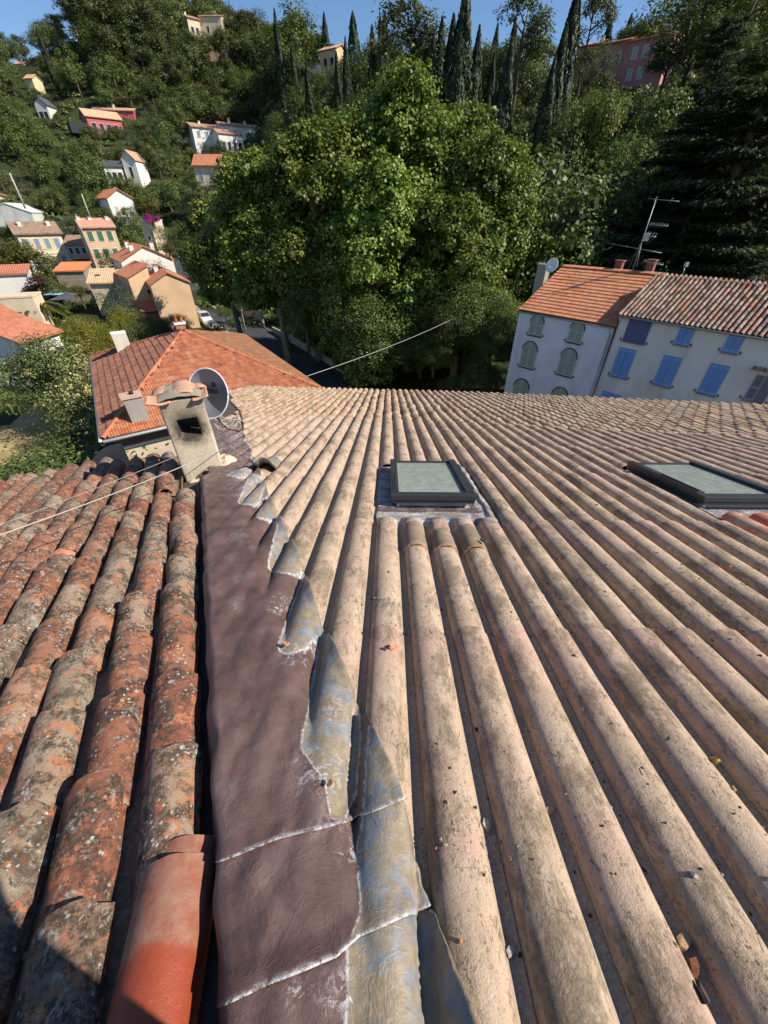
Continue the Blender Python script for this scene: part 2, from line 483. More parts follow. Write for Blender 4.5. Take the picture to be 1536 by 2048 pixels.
for k in range(-16, 52):
    s = S0 + k * PITCHR
    ub = u_break(s)
    for j, u0 in enumerate(ROWS):
        u1 = min(u0 + SL, ub)
        if u1 - u0 < .42: continue
        if u1 < ub and ub - u1 < .42: u1 = ub
        a, e = u0, u1
        # hidden under the flashing strip
        if s + .12 < s_right(e) - .12: continue
        a = max(a, (-.2 - s + .085) / .463)
        cut = False
        for (q0, q1, w0, w1) in SKY:
            if q0 - .10 < s < q1 + .08:
                if a < w1 + .12 and e > w0 - .4:
                    if e > w1 + .2: a = w1 + .10
                    else: cut = True
        if cut or e - a < .1: continue
        P = PR.P(s, (a + e) / 2, .04)
        x, y, d = proj(PR.P(s, e, .04))
        x0, y0, d0 = proj(PR.P(s, max(a, .0), .04))
        seen = d > .05 and (-60 < x < 1600 or -60 < x0 < 1600) and e > -.1
        M = PR.M(s + random.uniform(-.002, .002), a, random.uniform(-.001, .002), random.uniform(-.003, .003))
        M = M @ Matrix.Scale((e - a + .045) / (SL + .07), 4, (0, 1, 0))
        me = SHEETS[(k * 7 + j * 3) % 5]
        if seen and nsheet < 298:
            inst('roof_sheet', me, house, M); nsheet += 1
        else: rest.append((me, M))
def joined(name, items, parent, kind='stuff'):
    b_v, b_f, mats = [], [], []
    sm = []; mi = []; tone = []
    off = 0
    for me, M in items:
        n = len(me.vertices); co = np.empty(n * 3, np.float32); me.vertices.foreach_get('co', co)
        co = co.reshape(-1, 3) @ np.array(M.to_3x3(), np.float32).T + np.array(M.translation, np.float32)
        b_v.append(co)
        for p in me.polygons:
            b_f.append([i + off for i in p.vertices]); sm.append(p.use_smooth)
            mt = me.materials[p.material_index]
            if mt not in mats: mats.append(mt)
            mi.append(mats.index(mt))
        off += n
        tone += [random.random()] * n
    me = bpy.data.meshes.new(name)
    me.from_pydata(np.concatenate(b_v).tolist(), [], b_f)
    for m in mats: me.materials.append(m)
    me.polygons.foreach_set('use_smooth', sm); me.polygons.foreach_set('material_index', mi)
    me.attributes.new('tone', 'FLOAT', 'POINT').data.foreach_set('value', tone)
    o = bpy.data.objects.new(name, me); COL.objects.link(o)
    if parent is not None: o.parent = parent; o.matrix_basis = PW(parent).inverted()
    if kind: o['kind'] = kind
    return o
if rest: joined('roof_sheet_beyond', rest, house)

# pale canal tiles between the sheets and the eave
def canal_mesh(name, mat, L=.45, w0=.158, w1=.19, h0=.07, h1=.082, th=.012, n=8, ny=1, seed=0, rough=.0, inner=True, brk=None):
    b = MB(); rr = random.Random(seed)
    def shell(dw, dh):
        vs = []
        for j in range(ny + 1):
            t = j / ny
            w = (w0 + (w1 - w0) * t) / 2 + dw; h = h0 + (h1 - h0) * t + dh
            for k in range(n + 1):
                a = math.pi * (1 - k / n)
                r = 1 + rough * mn.noise(Vector((k * .7, j * 1.1, seed * 5.7)))
                vs.append((w * math.cos(a) * r, L * t + (rough * .15 * rr.uniform(-1, 1) if j in (0, ny) else 0), h * math.sin(a) * r))
        return vs
    out, inn = shell(0, 0), shell(-th, -th)
    m = n + 1
    fs = [(j * m + k, (j) * m + k + 1, (j + 1) * m + k + 1, (j + 1) * m + k) for j in range(ny) for k in range(n)]
    N = len(out)
    b.add(out, fs, mat, True)
    if inner: b.add(inn, [f[::-1] for f in fs], mat, True)
    if inner:
        for j in (0, ny):
            vs = [out[j * m + k] for k in range(m)] + [inn[j * m + k] for k in range(m)]
            q = [(k, m + k, m + k + 1, k + 1) if j else (k + 1, m + k + 1, m + k, k) for k in range(n)]
            b.add(vs, q, mat)
        for k in (0, n):
            vs = [out[j * m + k] for j in range(ny + 1)] + [inn[j * m + k] for j in range(ny + 1)]
            q = [(j, ny + 1 + j, ny + 2 + j, j + 1) if k else (j + 1, ny + 2 + j, ny + 1 + j, j) for j in range(ny)]
            b.add(vs, q, mat)
    return b.mesh(name)
FT = [canal_mesh('canal_tile', M_FAR, .44, .142, .188, .056, .082, .014, 6, 1, i, .06) for i in range(3)]
cand = []
ES = .36
for k in range(-27, 62):
    s = S0 + k * PITCHR
    ue = u_eave(s); ub = u_break(s)
    r = 0
    u = ue - .45
    while u > ub - .30:
        if s > -2.95 - (u - 7.6) * .43:
            M = PR.M(s + random.uniform(-.006, .006), u, random.uniform(-.004, .004) - .022, random.uniform(-.045, .045), R_(2.0) + random.uniform(-.02, .02), random.uniform(-.06, .06))
            x, y, d = proj(M.translation)
            cand.append((d + (100 if x < -40 or x > 1580 else 0), random.randrange(3), M, s, u))
        u -= ES
cand.sort(key=lambda c: c[0])
for d, i, M, s, u in cand[:296]: inst('canal_tile', FT[i], house, M)
far_groups = {}
# every remaining tile is real geometry, joined; four tones by material copies of the same clay
class _: pass
joined('canal_tile_field', [(FT[i], M) for d, i, M, s, u in cand[296:]], house)
# pan bed under the far tiles and dark underlay under everything
bed = MB()
pts = [(-3.2, 7.2), (-6.2, 15.9), (-6.2, 16.2), (2.5, 14.2), (13.0, 9.2), (13.0, -2.6), (.9, -2.6), (.5, -.6)]
top = [PR.P(s, min(u, u_eave(s) - .12), -.012) for s, u in pts]
bed.poly([tuple(p) for p in top][::-1], M_UNDER)
bed.build('roof_bed', house, Matrix())

# ================================================================== LEAD FLASHING BETWEEN THE TWO ROOFS
GREYP = [[(475, 1008), (500, 945), (535, 960), (515, 1010)], [(512, 1035), (540, 985), (565, 1022), (560, 1048)],
         [(533, 1140), (558, 1035), (575, 1040), (612, 1108), (602, 1152)], [(553, 1300), (610, 1140), (626, 1150), (658, 1235), (640, 1265), (612, 1300), (575, 1308)],
         [(600, 1495), (622, 1390), (640, 1260), (657, 1240), (680, 1270), (715, 1385), (722, 1480), (712, 1580), (690, 1642), (665, 1640), (648, 1560), (610, 1510)],
         [(724, 1640), (738, 1450), (760, 1455), (820, 1590), (865, 1790), (960, 2048), (990, 2200), (690, 2200), (694, 1900), (722, 1820), (712, 1700)],
         [(485, 882), (515, 862), (545, 880), (515, 897)], [(498, 920), (530, 895), (560, 908), (525, 930)], [(450, 950), (505, 930), (490, 957)], [(488, 840), (520, 835), (525, 850), (495, 858)]]
SEAMS = [[(395, 1735), (430, 1718), (560, 1668), (690, 1638), (760, 1610), (830, 1580)], [(380, 2030), (405, 2015), (520, 1960), (670, 1900), (715, 1860), (870, 1795)]]
CHALK = [(430, 890, 60), (470, 870, 50), (500, 960, 40), (640, 1540, 45), (720, 1500, 30), (670, 1420, 25), (590, 1310, 25), (560, 1210, 20), (700, 1700, 25), (690, 1990, 40), (600, 1990, 25)]
def inpoly(x, y, P):
    c = False; j = len(P) - 1
    for i in range(len(P)):
        if (P[i][1] > y) != (P[j][1] > y) and x < (P[j][0] - P[i][0]) * (y - P[i][1]) / (P[j][1] - P[i][1]) + P[i][0]: c = not c
        j = i
    return c
def pdist(x, y, L):
    best = 1e9
    for (ax, ay), (bx, by) in zip(L, L[1:]):
        dx, dy = bx - ax, by - ay
        t = max(0, min(1, ((x - ax) * dx + (y - ay) * dy) / (dx * dx + dy * dy)))
        best = min(best, math.hypot(x - ax - t * dx, y - ay - t * dy))
    return best
def side(x, y, L): return y - float(np.interp(x, [p[0] for p in L], [p[1] for p in L]))
def smax(a, b, k=.012):
    h = max(0, min(1, .5 + .5 * (a - b) / k)); return b + (a - b) * h + k * h * (1 - h)
def lead_h(s, u, sl):
    d = (s - sl) * .9
    n1 = mn.noise(Vector((s * 5, u * 3.5, 1.7))); n2 = mn.noise(Vector((s * 17, u * 12, 4.2)))
    fade = max(0, min(1, (d - .30) / .16)); fade = fade * fade * (3 - 2 * fade)
    plate = (.088 + .016 * n1 + .007 * n2 + .010 * abs(mn.noise(Vector((s * 9 + u * 3, u * 6 - s * 4, 8.8)))) + .02 * max(0, .07 - d) / .07 * mn.noise(Vector((u * 6, 0, 9)))) * (1 - fade) + .006 * fade
    return smax(plate, crest_h(s) + .024 + .004 * n1 + .002 * n2)
NT = 76
def lead_pt(it, u):
    sl, sr = s_left(u), s_right(u)
    if u > 4.0: sl = sl + min(.08, (u - 4.0) * .5)
    jag = .010 * mn.noise(Vector((u * 9, 3, 0))) + .005 * mn.noise(Vector((u * 31, 5, 0)))
    if it < 6:
        q = it / 6
        s = sl + .016 * mn.noise(Vector((u * 7, q * 2, 2))) + .018 * q + .03 * q * q
        return s, -.02 + (lead_h(sl + .05, u, sl) + .02) * math.sin(q * math.pi / 2) ** .8
    t = (it - 6) / (NT - 6)
    s = sl + .05 + (sr + jag - sl - .05) * t
    h = lead_h(s, u, sl)
    if t > .93: h += .012 * (t - .93) / .07 * (1 + mn.noise(Vector((u * 14, 7, 0))))
    return s, h
def seam_u(it, L):
    lo, hi = .12, 1.6
    for _ in range(22):
        m = (lo + hi) / 2
        s, h = lead_pt(it, m)
        x, y, d = proj(PR.P(s, m, h))
        if side(x, y, L) > 0: lo = m
        else: hi = m
    return lo
EDGE = [[8.0] * (NT + 1), [seam_u(i, SEAMS[0]) for i in range(NT + 1)], [seam_u(i, SEAMS[1]) for i in range(NT + 1)], [-1.0] * (NT + 1)]
flash = []
for k, NU in enumerate((250, 46, 90)):
    vs = []; fs = []; ga = []; wa = []; ca = []
    for iu in range(NU + 1):
        q = iu / NU
        if k == 0: q = 1 - (1 - q) ** 1.9        # rows get finer towards the camera
        for it in range(NT + 1):
            a, e = EDGE[k][it], EDGE[k + 1][it]
            if k < 2: e -= .014
            u = a + (e - a) * q
            s, h = lead_pt(it, u)
            P = PR.P(s, u, h)
            x, y, d = proj(P) if u > .05 else (700 + s * 800, 2300 - u * 100, 1)
            lift = .0
            if k < 2: lift += .009 * max(0, 1 - abs(u - e) / .05)
            vs.append(tuple(P + PR.n * lift))
            ga.append(1.0 if any(inpoly(x, y, z) for z in GREYP) else 0.0)
            w = 0.0
            if k < 2: w = max(0, 1 - abs(u - e) / (.012 if it > 12 else .007))
            wa.append(w)
            ca.append(max([0] + [1 - math.hypot(x - cx, y - cy) / (cr * 1.6) for cx, cy, cr in CHALK]))
    for iu in range(NU):
        for it in range(NT):
            o0 = iu * (NT + 1) + it
            fs.append((o0, o0 + NT + 1, o0 + NT + 2, o0 + 1))
    A = np.array(ga).reshape(NU + 1, NT + 1)
    for rep in range(2):
        B = A.copy(); B[1:-1, 1:-1] = (A[1:-1, 1:-1] * 2 + A[:-2, 1:-1] + A[2:, 1:-1] + A[1:-1, :-2] + A[1:-1, 2:]) / 6; A = B
    me = bpy.data.meshes.new('lead_sheet')
    me.from_pydata(vs, [], fs)
    for nm, dat in (('grey', A.ravel().tolist()), ('white', wa), ('chalk', ca)):
        at = me.attributes.new(nm, 'FLOAT', 'POINT'); at.data.foreach_set('value', dat)
    me.materials.append(M_LEAD)
    me.polygons.foreach_set('use_smooth', [True] * len(fs))
    flash.append(inst('lead_sheet', me, house, Matrix()))
    sd = flash[-1].modifiers.new('thickness', 'SOLIDIFY'); sd.thickness = .003; sd.offset = -1
# a lifted tongue of lead, curled up above the third tile row
b = MB()
c0 = PR.px(528, 935, .07)
def tongue(i, j):
    s = c0[0] - .17 + .30 * i; u = c0[1] + .42 - .55 * j
    cl = max(0, (j - .72) / .28)
    return PR.P(s + .05 * j, u, crest_h(s) + .02 + .03 * j + .10 * cl * cl + .012 * math.sin(i * 5))
b.grid(10, 10, tongue, M_LEAD)
o = b.build('lead_tongue', house, Matrix())
for nm, v in (('grey', 1.0), ('white', 0.0), ('chalk', .3)):
    at = o.data.attributes.new(nm, 'FLOAT', 'POINT'); at.data.foreach_set('value', [v] * len(o.data.vertices))
o.modifiers.new('thickness', 'SOLIDIFY').thickness = .004

# ================================================================== THE OLD ROOF ON THE LEFT
old = empty('old_tiled_house', PL.P(-2, 4, -1.5))
tag(old, 'old house roof of lichen-spotted red and brown canal tiles left of the lead', 'house')
CT = [canal_mesh('cover_tile', M_LICHEN, .47, .162, .190, .085, .104, .014, 10, 4, i, .07) for i in range(6)]
PT = [canal_mesh('pan_tile', M_PAN, .47, .15, .13, .05, .045, .012, 6, 1, i, .03) for i in range(2)]
LU = [1.103 + .373 * j for j in range(-6, 15)]
def lu_eave(s): return 6.15 - .30 * (s + .6)
extra = []
ncov = npan = 0
brk_done = []
def old_label(s, u): pass
for k in range(0, 20):
    s = -.455 - .21 * k
    ph = random.uniform(-.08, .08) if k else 0
    for j, u in enumerate(LU):
        u1 = u + ph
        if u1 > lu_eave(s): continue
        if k == 0 and u1 > 4.25: continue          # the chimney stands here
        if k == 1 and 4.3 < u1 < 4.75: continue
        seen = proj(PL.P(s, u1, .05))
        vis = u1 > -.4 and seen[0] > -160
        if k == 0 and u1 < .75: continue           # new red tiles lie here
        sc = random.uniform(.95, 1.06)
        M = PL.M(s + random.uniform(-.014, .014), u1 - .40, .018 + random.uniform(-.006, .006), random.uniform(-.05, .05), R_(2.2) + random.uniform(-.012, .012), random.uniform(-.07, .07)) @ Matrix.Diagonal((sc, random.uniform(.96, 1.04), random.uniform(.92, 1.08), 1))
        if (k, j) == (4, 12):
            brk_done.append((s, u1)); continue
        if vis and ncov < 296: inst('cover_tile', random.choice(CT), old, M); ncov += 1
        else: extra.append((random.choice(CT), M))
        Mp = PL.M(s + .105, u1 - .40, .038, random.uniform(-.03, .03), R_(1.8), math.pi)
        if k and vis and npan < 296: inst('pan_tile', PT[j % 2], old, Mp); npan += 1
        elif k: extra.append((PT[j % 2], Mp))
if extra: joined('canal_tile_field', extra, old)
b = MB()
b.poly([tuple(PL.P(s, u, -.03)) for s, u in ((-.30, -1.6), (-.30, 5.6), (-.62, 6.25), (-4.7, 7.3), (-4.7, -1.6))], M_UNDER)
b.build('roof_bed', old, Matrix())
# the two new red tiles nearest the camera
red = canal_mesh('red_tile', M_REDTILE, .60, .162, .195, .082, .098, .012, 14, 3, 3, .01)
r1, r0 = PL.px(342, 1716, .13), PL.px(276, 2046, .11)
ryaw = -math.atan2(r1[0] - r0[0], r1[1] - r0[1])
rd = Vector((math.sin(-ryaw), math.cos(ryaw)))
o = inst('red_tile', red, old, PL.M(r1[0] - rd.x * .60, r1[1] - rd.y * .60, .036, ryaw, R_(1.5)), label='fresh smooth red canal tile at the bottom edge')
inst('red_tile', red, old, PL.M(r1[0] - rd.x * 1.10, r1[1] - rd.y * 1.10, .052, ryaw, R_(1.5)))
inst('red_tile', red, old, PL.M(r1[0] - rd.x * .545 + .004, r1[1] - rd.y * .545, .006, ryaw, R_(1.5)))
# the broken tile: bare terracotta where the top half came away
for s, u1 in brk_done:
    o = inst('cover_tile', canal_mesh('broken_tile', M_BREAK, .24, .165, .18, .07, .08, .014, 10, 3, 11, .12), old, PL.M(s, u1 - .26, .012, .1, R_(2), -.25), label='broken canal tile showing fresh orange clay')
    inst('cover_tile', canal_mesh('broken_tile', M_LICHEN, .30, .155, .175, .078, .088, .014, 10, 3, 12, .12), old, PL.M(s + .012, u1 - .50, .03, -.06, R_(3)))
# walls below both roofs, set back under the eaves
M_WALLH = stucco('house_render', (.55, .43, .30))
b = MB()
def wall_below(pts, plane, drop, mb):
    for (a, c) in zip(pts, pts[1:]):
        A, B2 = plane.P(a[0], a[1], -.05), plane.P(c[0], c[1], -.05)
        mb.quad((A.x, A.y, .2), (B2.x, B2.y, .2), tuple(B2), tuple(A), M_WALLH)
wall_below([(-2.9, 6.9), (-6.0, 14.6), (2.5, 13.6), (12.6, 9.2), (12.6, -2.4)], PR, 10, b)
b.build('house_wall', house, Matrix())
b = MB()
wall_below([(-.45, 5.4), (-.75, 5.9), (-4.6, 7.0), (-4.6, -1.5)], PL, 10, b)
b.build('house_wall', old, Matrix())
# ================================================================== SKYLIGHTS, CHIMNEY, DISH, CABLES, DEBRIS
M_FRAME = plain('anthracite_aluminium', (.035, .034, .034), .5, .4, .15, 30)
M_CABLE = plain('white_cable', (.46, .43, .37), .6, .3, .1, 30)
M_BLACKC = plain('black_rubber', (.02, .02, .02), .6, .3)
M_WHITEP = plain('white_paint', (.72, .71, .68), .6, .3, .06)
M_STEEL = plain('galvanised_steel', (.30, .30, .30), .45, .5, .15, 20, .6)
def mat_glass():
    m = MT('dusty_window_glass', .08, .5)
    v = m.vec('Object', False)
    d = m.ramp(m.noise(v, 14, 5, .7), [(.3, (.36, .40, .35)), (.55, (.50, .53, .47)), (.75, (.62, .64, .57))])
    m.col(d)
    tr = m.node('ShaderNodeBsdfTransparent'); tr.inputs[0].default_value = (.72, .84, .80, 1)
    mx = m.node('ShaderNodeMixShader'); m.val(mx.inputs[0], m.math('ADD', .55, m.math('MULTIPLY', m.step(m.noise(v, 90, 3), .5, .7), .12)))
    m.lk(tr.outputs[0], mx.inputs[1]); m.lk(m.b.outputs[0], mx.inputs[2])
    m.lk(mx.outputs[0], m.N['Material Output'].inputs[0])
    m.bump(m.noise(v, 3, 2), .05, .02)
    return m.mat
M_GLASS = mat_glass()

def leadattr(me, grey, white=.0, chalk=.2):
    for nm, f in (('grey', grey), ('white', white), ('chalk', chalk)):
        at = me.attributes.new(nm, 'FLOAT', 'POINT')
        at.data.foreach_set('value', [f(v.co) if callable(f) else f for v in me.vertices])

for n, (s0, s1, u0, u1) in enumerate(SKY):
    I = Matrix()
    b = MB()
    hb, ht = .068, .158
    W = (s1 - s0); Lq = (u1 - u0)
    def bar(a0, a1, w0, w1, h0, h1):
        b.box(((a0 + a1) / 2, (w0 + w1) / 2, (h0 + h1) / 2), (a1 - a0, w1 - w0, h1 - h0), M_FRAME)
    bar(0, W, 0, .105, hb + .03, ht - .012)                 # broad bar nearest the ridge
    bar(.004, W - .004, .008, .10, hb, hb + .028)
    bar(0, .075, .107, Lq, hb + .03, ht)
    bar(W - .075, W, .107, Lq, hb + .03, ht)
    bar(.077, W - .077, Lq - .06, Lq - .002, hb + .03, ht - .02)
    bar(.004, .07, .11, Lq - .004, hb - .02, hb + .028)
    bar(W - .07, W - .004, .11, Lq - .004, hb - .02, hb + .028)
    bar(.018, .024, .13, Lq * .55, ht, ht + .006)           # rail on the left bar
    bar(.040, .046, .13, Lq * .55, ht, ht + .006)
    f = b.build('skylight', house, PR.M(s0, u0, 0))
    bv = f.modifiers.new('bevel', 'BEVEL'); bv.width = .007; bv.segments = 2
    g = MB(); g.box((W / 2, Lq / 2 + .02, ht - .035), (W - .14, Lq - .16, .008), M_GLASS)
    g.build('glass', f, PR.M(s0, u0, 0))
    g = MB()                                                # plastered shaft below the glass
    wp = M_WHITEP
    g.box((.07, Lq / 2, -.12), (.02, Lq - .12, .44), wp); g.box((W - .07, Lq / 2, -.12), (.02, Lq - .12, .44), wp)
    g.box((W / 2, .10, -.12), (W - .16, .02, .44), wp); g.box((W / 2, Lq - .07, -.12), (W - .16, .02, .44), wp)
    g.box((W / 2, Lq / 2, -.36), (W, Lq, .03), M_WALLH)
    g.build('shaft', f, PR.M(s0, u0, 0))
    # lead apron round the frame
    def apron(i, j):
        s = s0 - .12 + (W + .26) * i; u = u0 - .50 + (Lq + .60) * j
        k = max(0, min(1, (u - (u0 - .36)) / .16)); k = k * k * (3 - 2 * k)
        inside = s0 + .02 < s < s1 - .02 and u > u0
        fl = .030 + .004 * mn.noise(Vector((s * 9, u * 9, n)))
        side_ = max(0, min(1, (s - (s1 + .05)) / .05)); left_ = max(0, min(1, ((s0 - .07) - s) / .05))
        dr = crest_h(s) + .012 + .003 * mn.noise(Vector((s * 20, u * 8, n)))
        h = dr * (1 - k) + fl * k
        h = max(h, dr * side_) if side_ > 0 else h
        h = max(h, dr * left_ * (1 - .0)) if left_ > 0 else h
        if inside: h = .012
        return tuple(PR.P(s + .02 * mn.noise(Vector((u * 5, 0, n))), u, h))
    g = MB(); g.grid(64, 60, apron, M_LEAD)
    o = g.build('lead_apron', house, Matrix())
    def greyf(co):
        s, u, h = PR.loc(co)
        return .44 + .5 * mn.noise(Vector((s * 6, u * 6, 3 + n))) + (.25 if u > u0 - .26 and u < u0 - .12 else 0) - (.3 if u0 - .1 < u < u0 else 0) + (.2 if n else 0)
    leadattr(o.data, greyf, 0.0, .3)

# grey clay tiles laid over the row ends below the first skylight
CL = MT('weathered_grey_clay', .9, .2)
_v = CL.vec()
CL.col(CL.mix(CL.step(CL.sep(CL.vec('Object', False))[1], .36, .43), CL.ramp(CL.noise(_v, 9, 5, .7), [(.3, (.17, .12, .085)), (.7, (.36, .27, .18))]), (.50, .26, .15)))
CL.bump(CL.noise(_v, 50, 4), .4, .008)
GC = canal_mesh('grey_cover_tile', CL.mat, .40, .168, .182, .082, .088, .012, 10, 4, 4, .05)
for px, py, ln in ((836, 1095, 1.0), (897, 1098, .72), (955, 1100, .95)):
    s, u = PR.px(px, py, .07)
    s = S0 + round((s - S0) / PITCHR) * PITCHR
    inst('grey_cover_tile', GC, house, PR.M(s, u, .020, math.pi, 0, 0) @ Matrix.Translation((0, -.40 * ln, 0)) @ Matrix.Scale(ln, 4, (0, 1, 0)), label='grey-brown clay tile lapped over a row end by the skylight')
# bare red rows beside the far skylight
RS = sheet_mesh(.9, 9)
RM = MT('fresh_red_sheet', .85, .2)
_v = RM.vec()
RM.col(RM.ramp(RM.noise(_v, 5, 4, .6), [(.42, (.46, .33, .23)), (.52, (.47, .16, .11)), (.7, (.43, .125, .09))]))
RS.materials.clear(); RS.materials.append(RM.mat)
for k in (14, 15, 16):
    inst('roof_sheet', RS, house, PR.M(S0 + k * PITCHR, 2.15 - .02 * (k - 14), .014), label='newer red tile row beside the second skylight')

def voxel(xs, ys, zs, solid, mat, taper=None):
    b = MB(); idx = {}; vs = []; fs = []
    def V(i, j, k):
        if (i, j, k) not in idx:
            idx[(i, j, k)] = len(vs)
            x, y, z = xs[i], ys[j], zs[k]
            if taper: x, y = taper(x, y, z)
            vs.append((x, y, z))
        return idx[(i, j, k)]
    nx, ny, nz = len(xs) - 1, len(ys) - 1, len(zs) - 1
    S = lambda i, j, k: 0 <= i < nx and 0 <= j < ny and 0 <= k < nz and solid(i, j, k)
    for i in range(nx):
        for j in range(ny):
            for k in range(nz):
                if not S(i, j, k): continue
                if not S(i - 1, j, k): fs.append((V(i, j, k), V(i, j, k + 1), V(i, j + 1, k + 1), V(i, j + 1, k)))
                if not S(i + 1, j, k): fs.append((V(i + 1, j, k), V(i + 1, j + 1, k), V(i + 1, j + 1, k + 1), V(i + 1, j, k + 1)))
                if not S(i, j - 1, k): fs.append((V(i, j, k), V(i + 1, j, k), V(i + 1, j, k + 1), V(i, j, k + 1)))
                if not S(i, j + 1, k): fs.append((V(i, j + 1, k), V(i, j + 1, k + 1), V(i + 1, j + 1, k + 1), V(i + 1, j + 1, k)))
                if not S(i, j, k - 1): fs.append((V(i, j, k), V(i, j + 1, k), V(i + 1, j + 1, k), V(i + 1, j, k)))
                if not S(i, j, k + 1): fs.append((V(i, j, k + 1), V(i + 1, j, k + 1), V(i + 1, j + 1, k + 1), V(i, j + 1, k + 1)))
    return b.add(vs, fs, mat)

def mat_chim():
    m = MT('roughcast_chimney', .95, .1)
    oc = m.vec('Object', False); v = oc
    x, y, z = m.sep(oc)
    b = m.ramp(m.noise(v, 8, 5, .65), [(.3, (.64, .53, .38)), (.7, (.80, .68, .50))])
    gr = m.step(m.noise(v, 42, 4, .8), .46, .66)
    b = m.mix(m.math('MULTIPLY', gr, .5), b, (.30, .24, .16))
    # soot round the flue mouth
    dx = m.math('DIVIDE', m.math('SUBTRACT', x, .215), .20); dz = m.math('DIVIDE', m.math('SUBTRACT', z, .775), .21)
    r = m.math('POWER', m.math('ADD', m.math('POWER', m.math('ABSOLUTE', dx), 2.0), m.math('POWER', m.math('ABSOLUTE', dz), 2.0)), .5)
    r = m.math('ADD', r, m.math('MULTIPLY', m.math('SUBTRACT', m.noise(v, 11, 4, .7), .5), .7))
    soot = m.math('SUBTRACT', 1.0, m.step(r, .5, 1.3))
    b = m.mix(m.math('MULTIPLY', soot, .93), b, (.022, .02, .018))
    b = m.mix(m.math('MULTIPLY', m.step(m.math('ADD', z, m.math('MULTIPLY', m.noise(v, 6, 4), .25)), .94, 1.12), .6), b, (.13, .11, .08))
    m.col(b); m.bump(m.noise(v, 75, 5, .8), .9, .012); return m.mat
M_CHIM = mat_chim()
C0 = Vector((-2.32, 3.80, 0)) + Vector((0, 0, ZC - 2.62))
ch = empty('chimney', C0, -R_(65 - 90))
tag(ch, 'rendered chimney with a sooty square flue mouth and curled terracotta tiles on top', 'chimney')
xs, ys, zs = [0, .115, .315, .43], [0, .11, .30, .41], [-.1, .68, .88, 1.10]
def tp(x, y, z):
    k = 1 + .05 * max(0, .5 - z)
    return .215 + (x - .215) * k, .205 + (y - .205) * k
bo = voxel(xs, ys, zs, lambda i, j, k: not (k == 1 and (i, j) in ((1, 0), (1, 1), (2, 1))), M_CHIM, tp).build('shaft', ch)
bv = bo.modifiers.new('bevel', 'BEVEL'); bv.width = .022; bv.segments = 3; bv.limit_method = 'ANGLE'
for p in bo.data.polygons: p.use_smooth = True
M_CAPT = plain('pale_terracotta', (.52, .29, .19), .85, .2, .2, 14, bump=.3)
b = MB()
b.grid(16, 12, lambda i, j: (-.01 + .45 * i, -.02 + .45 * j, 1.10 + .055 * math.sin(i * math.pi) ** .7 * (.75 + .25 * math.sin(j * math.pi)) + .02 * mn.noise(Vector((i * 4, j * 4, 1)))), M_CHIM)
b.build('mortar_cap', ch)
def cap(x0, x1, y0, y1, f, seed):
    b = MB()
    def g(i, j):
        x = x0 + (x1 - x0) * i; y = y0 + (y1 - y0) * j + .015 * mn.noise(Vector((i * 3, seed, 0)))
        return (x, y, f(x, y) + .006 * mn.noise(Vector((x * 12, y * 12, seed))))
    b.grid(12, 6, g, M_CAPT)
    o = b.build('cap_tile', ch); o.modifiers.new('thickness', 'SOLIDIFY').thickness = .014
cap(-.10, .12, -.05, .22, lambda x, y: 1.098 + 1.5 * (x - .05) ** 2 - .05 * max(0, -x - .02), 1)
cap(.33, .49, -.06, .20, lambda x, y: 1.10 + 1.6 * max(0, x - .36) ** 2 + .03 * y, 2)
cap(.13, .40, .06, .42, lambda x, y: 1.165 - 3.2 * (x - .265) ** 2 + .05 * (y - .06), 3)
cap(-.06, .16, .20, .44, lambda x, y: 1.135 - 4.0 * (x - .05) ** 2, 4)
cap(.36, .50, .22, .44, lambda x, y: 1.135 - 4.0 * (x - .42) ** 2, 5)
# crumbled mortar at its foot
def blob(name, c, r, mat, seed, parent, amp=.35, n=14, label=None):
    b = MB()
    def f(i, j):
        th, ph = 2 * math.pi * i, math.pi * j
        d = Vector((math.cos(th) * math.sin(ph), math.sin(th) * math.sin(ph), math.cos(ph)))
        k = 1 + amp * mn.noise(d * 1.7 + Vector((seed, 0, 0))) + amp * .5 * mn.noise(d * 4.5 + Vector((0, seed, 0)))
        return (c[0] + d.x * r[0] * k, c[1] + d.y * r[1] * k, c[2] + d.z * r[2] * k)
    b.grid(n * 2, n, f, mat)
    return b.build(name, parent, label=label)
blob('mortar_fillet', (.47, .12, .10), (.17, .22, .16), M_CHIM, 3, ch)
blob('mortar_fillet', (.42, .40, .06), (.12, .18, .12), M_CHIM, 5, ch)
blob('mortar_fillet', (.20, -.03, .07), (.26, .08, .09), M_CHIM, 8, ch)

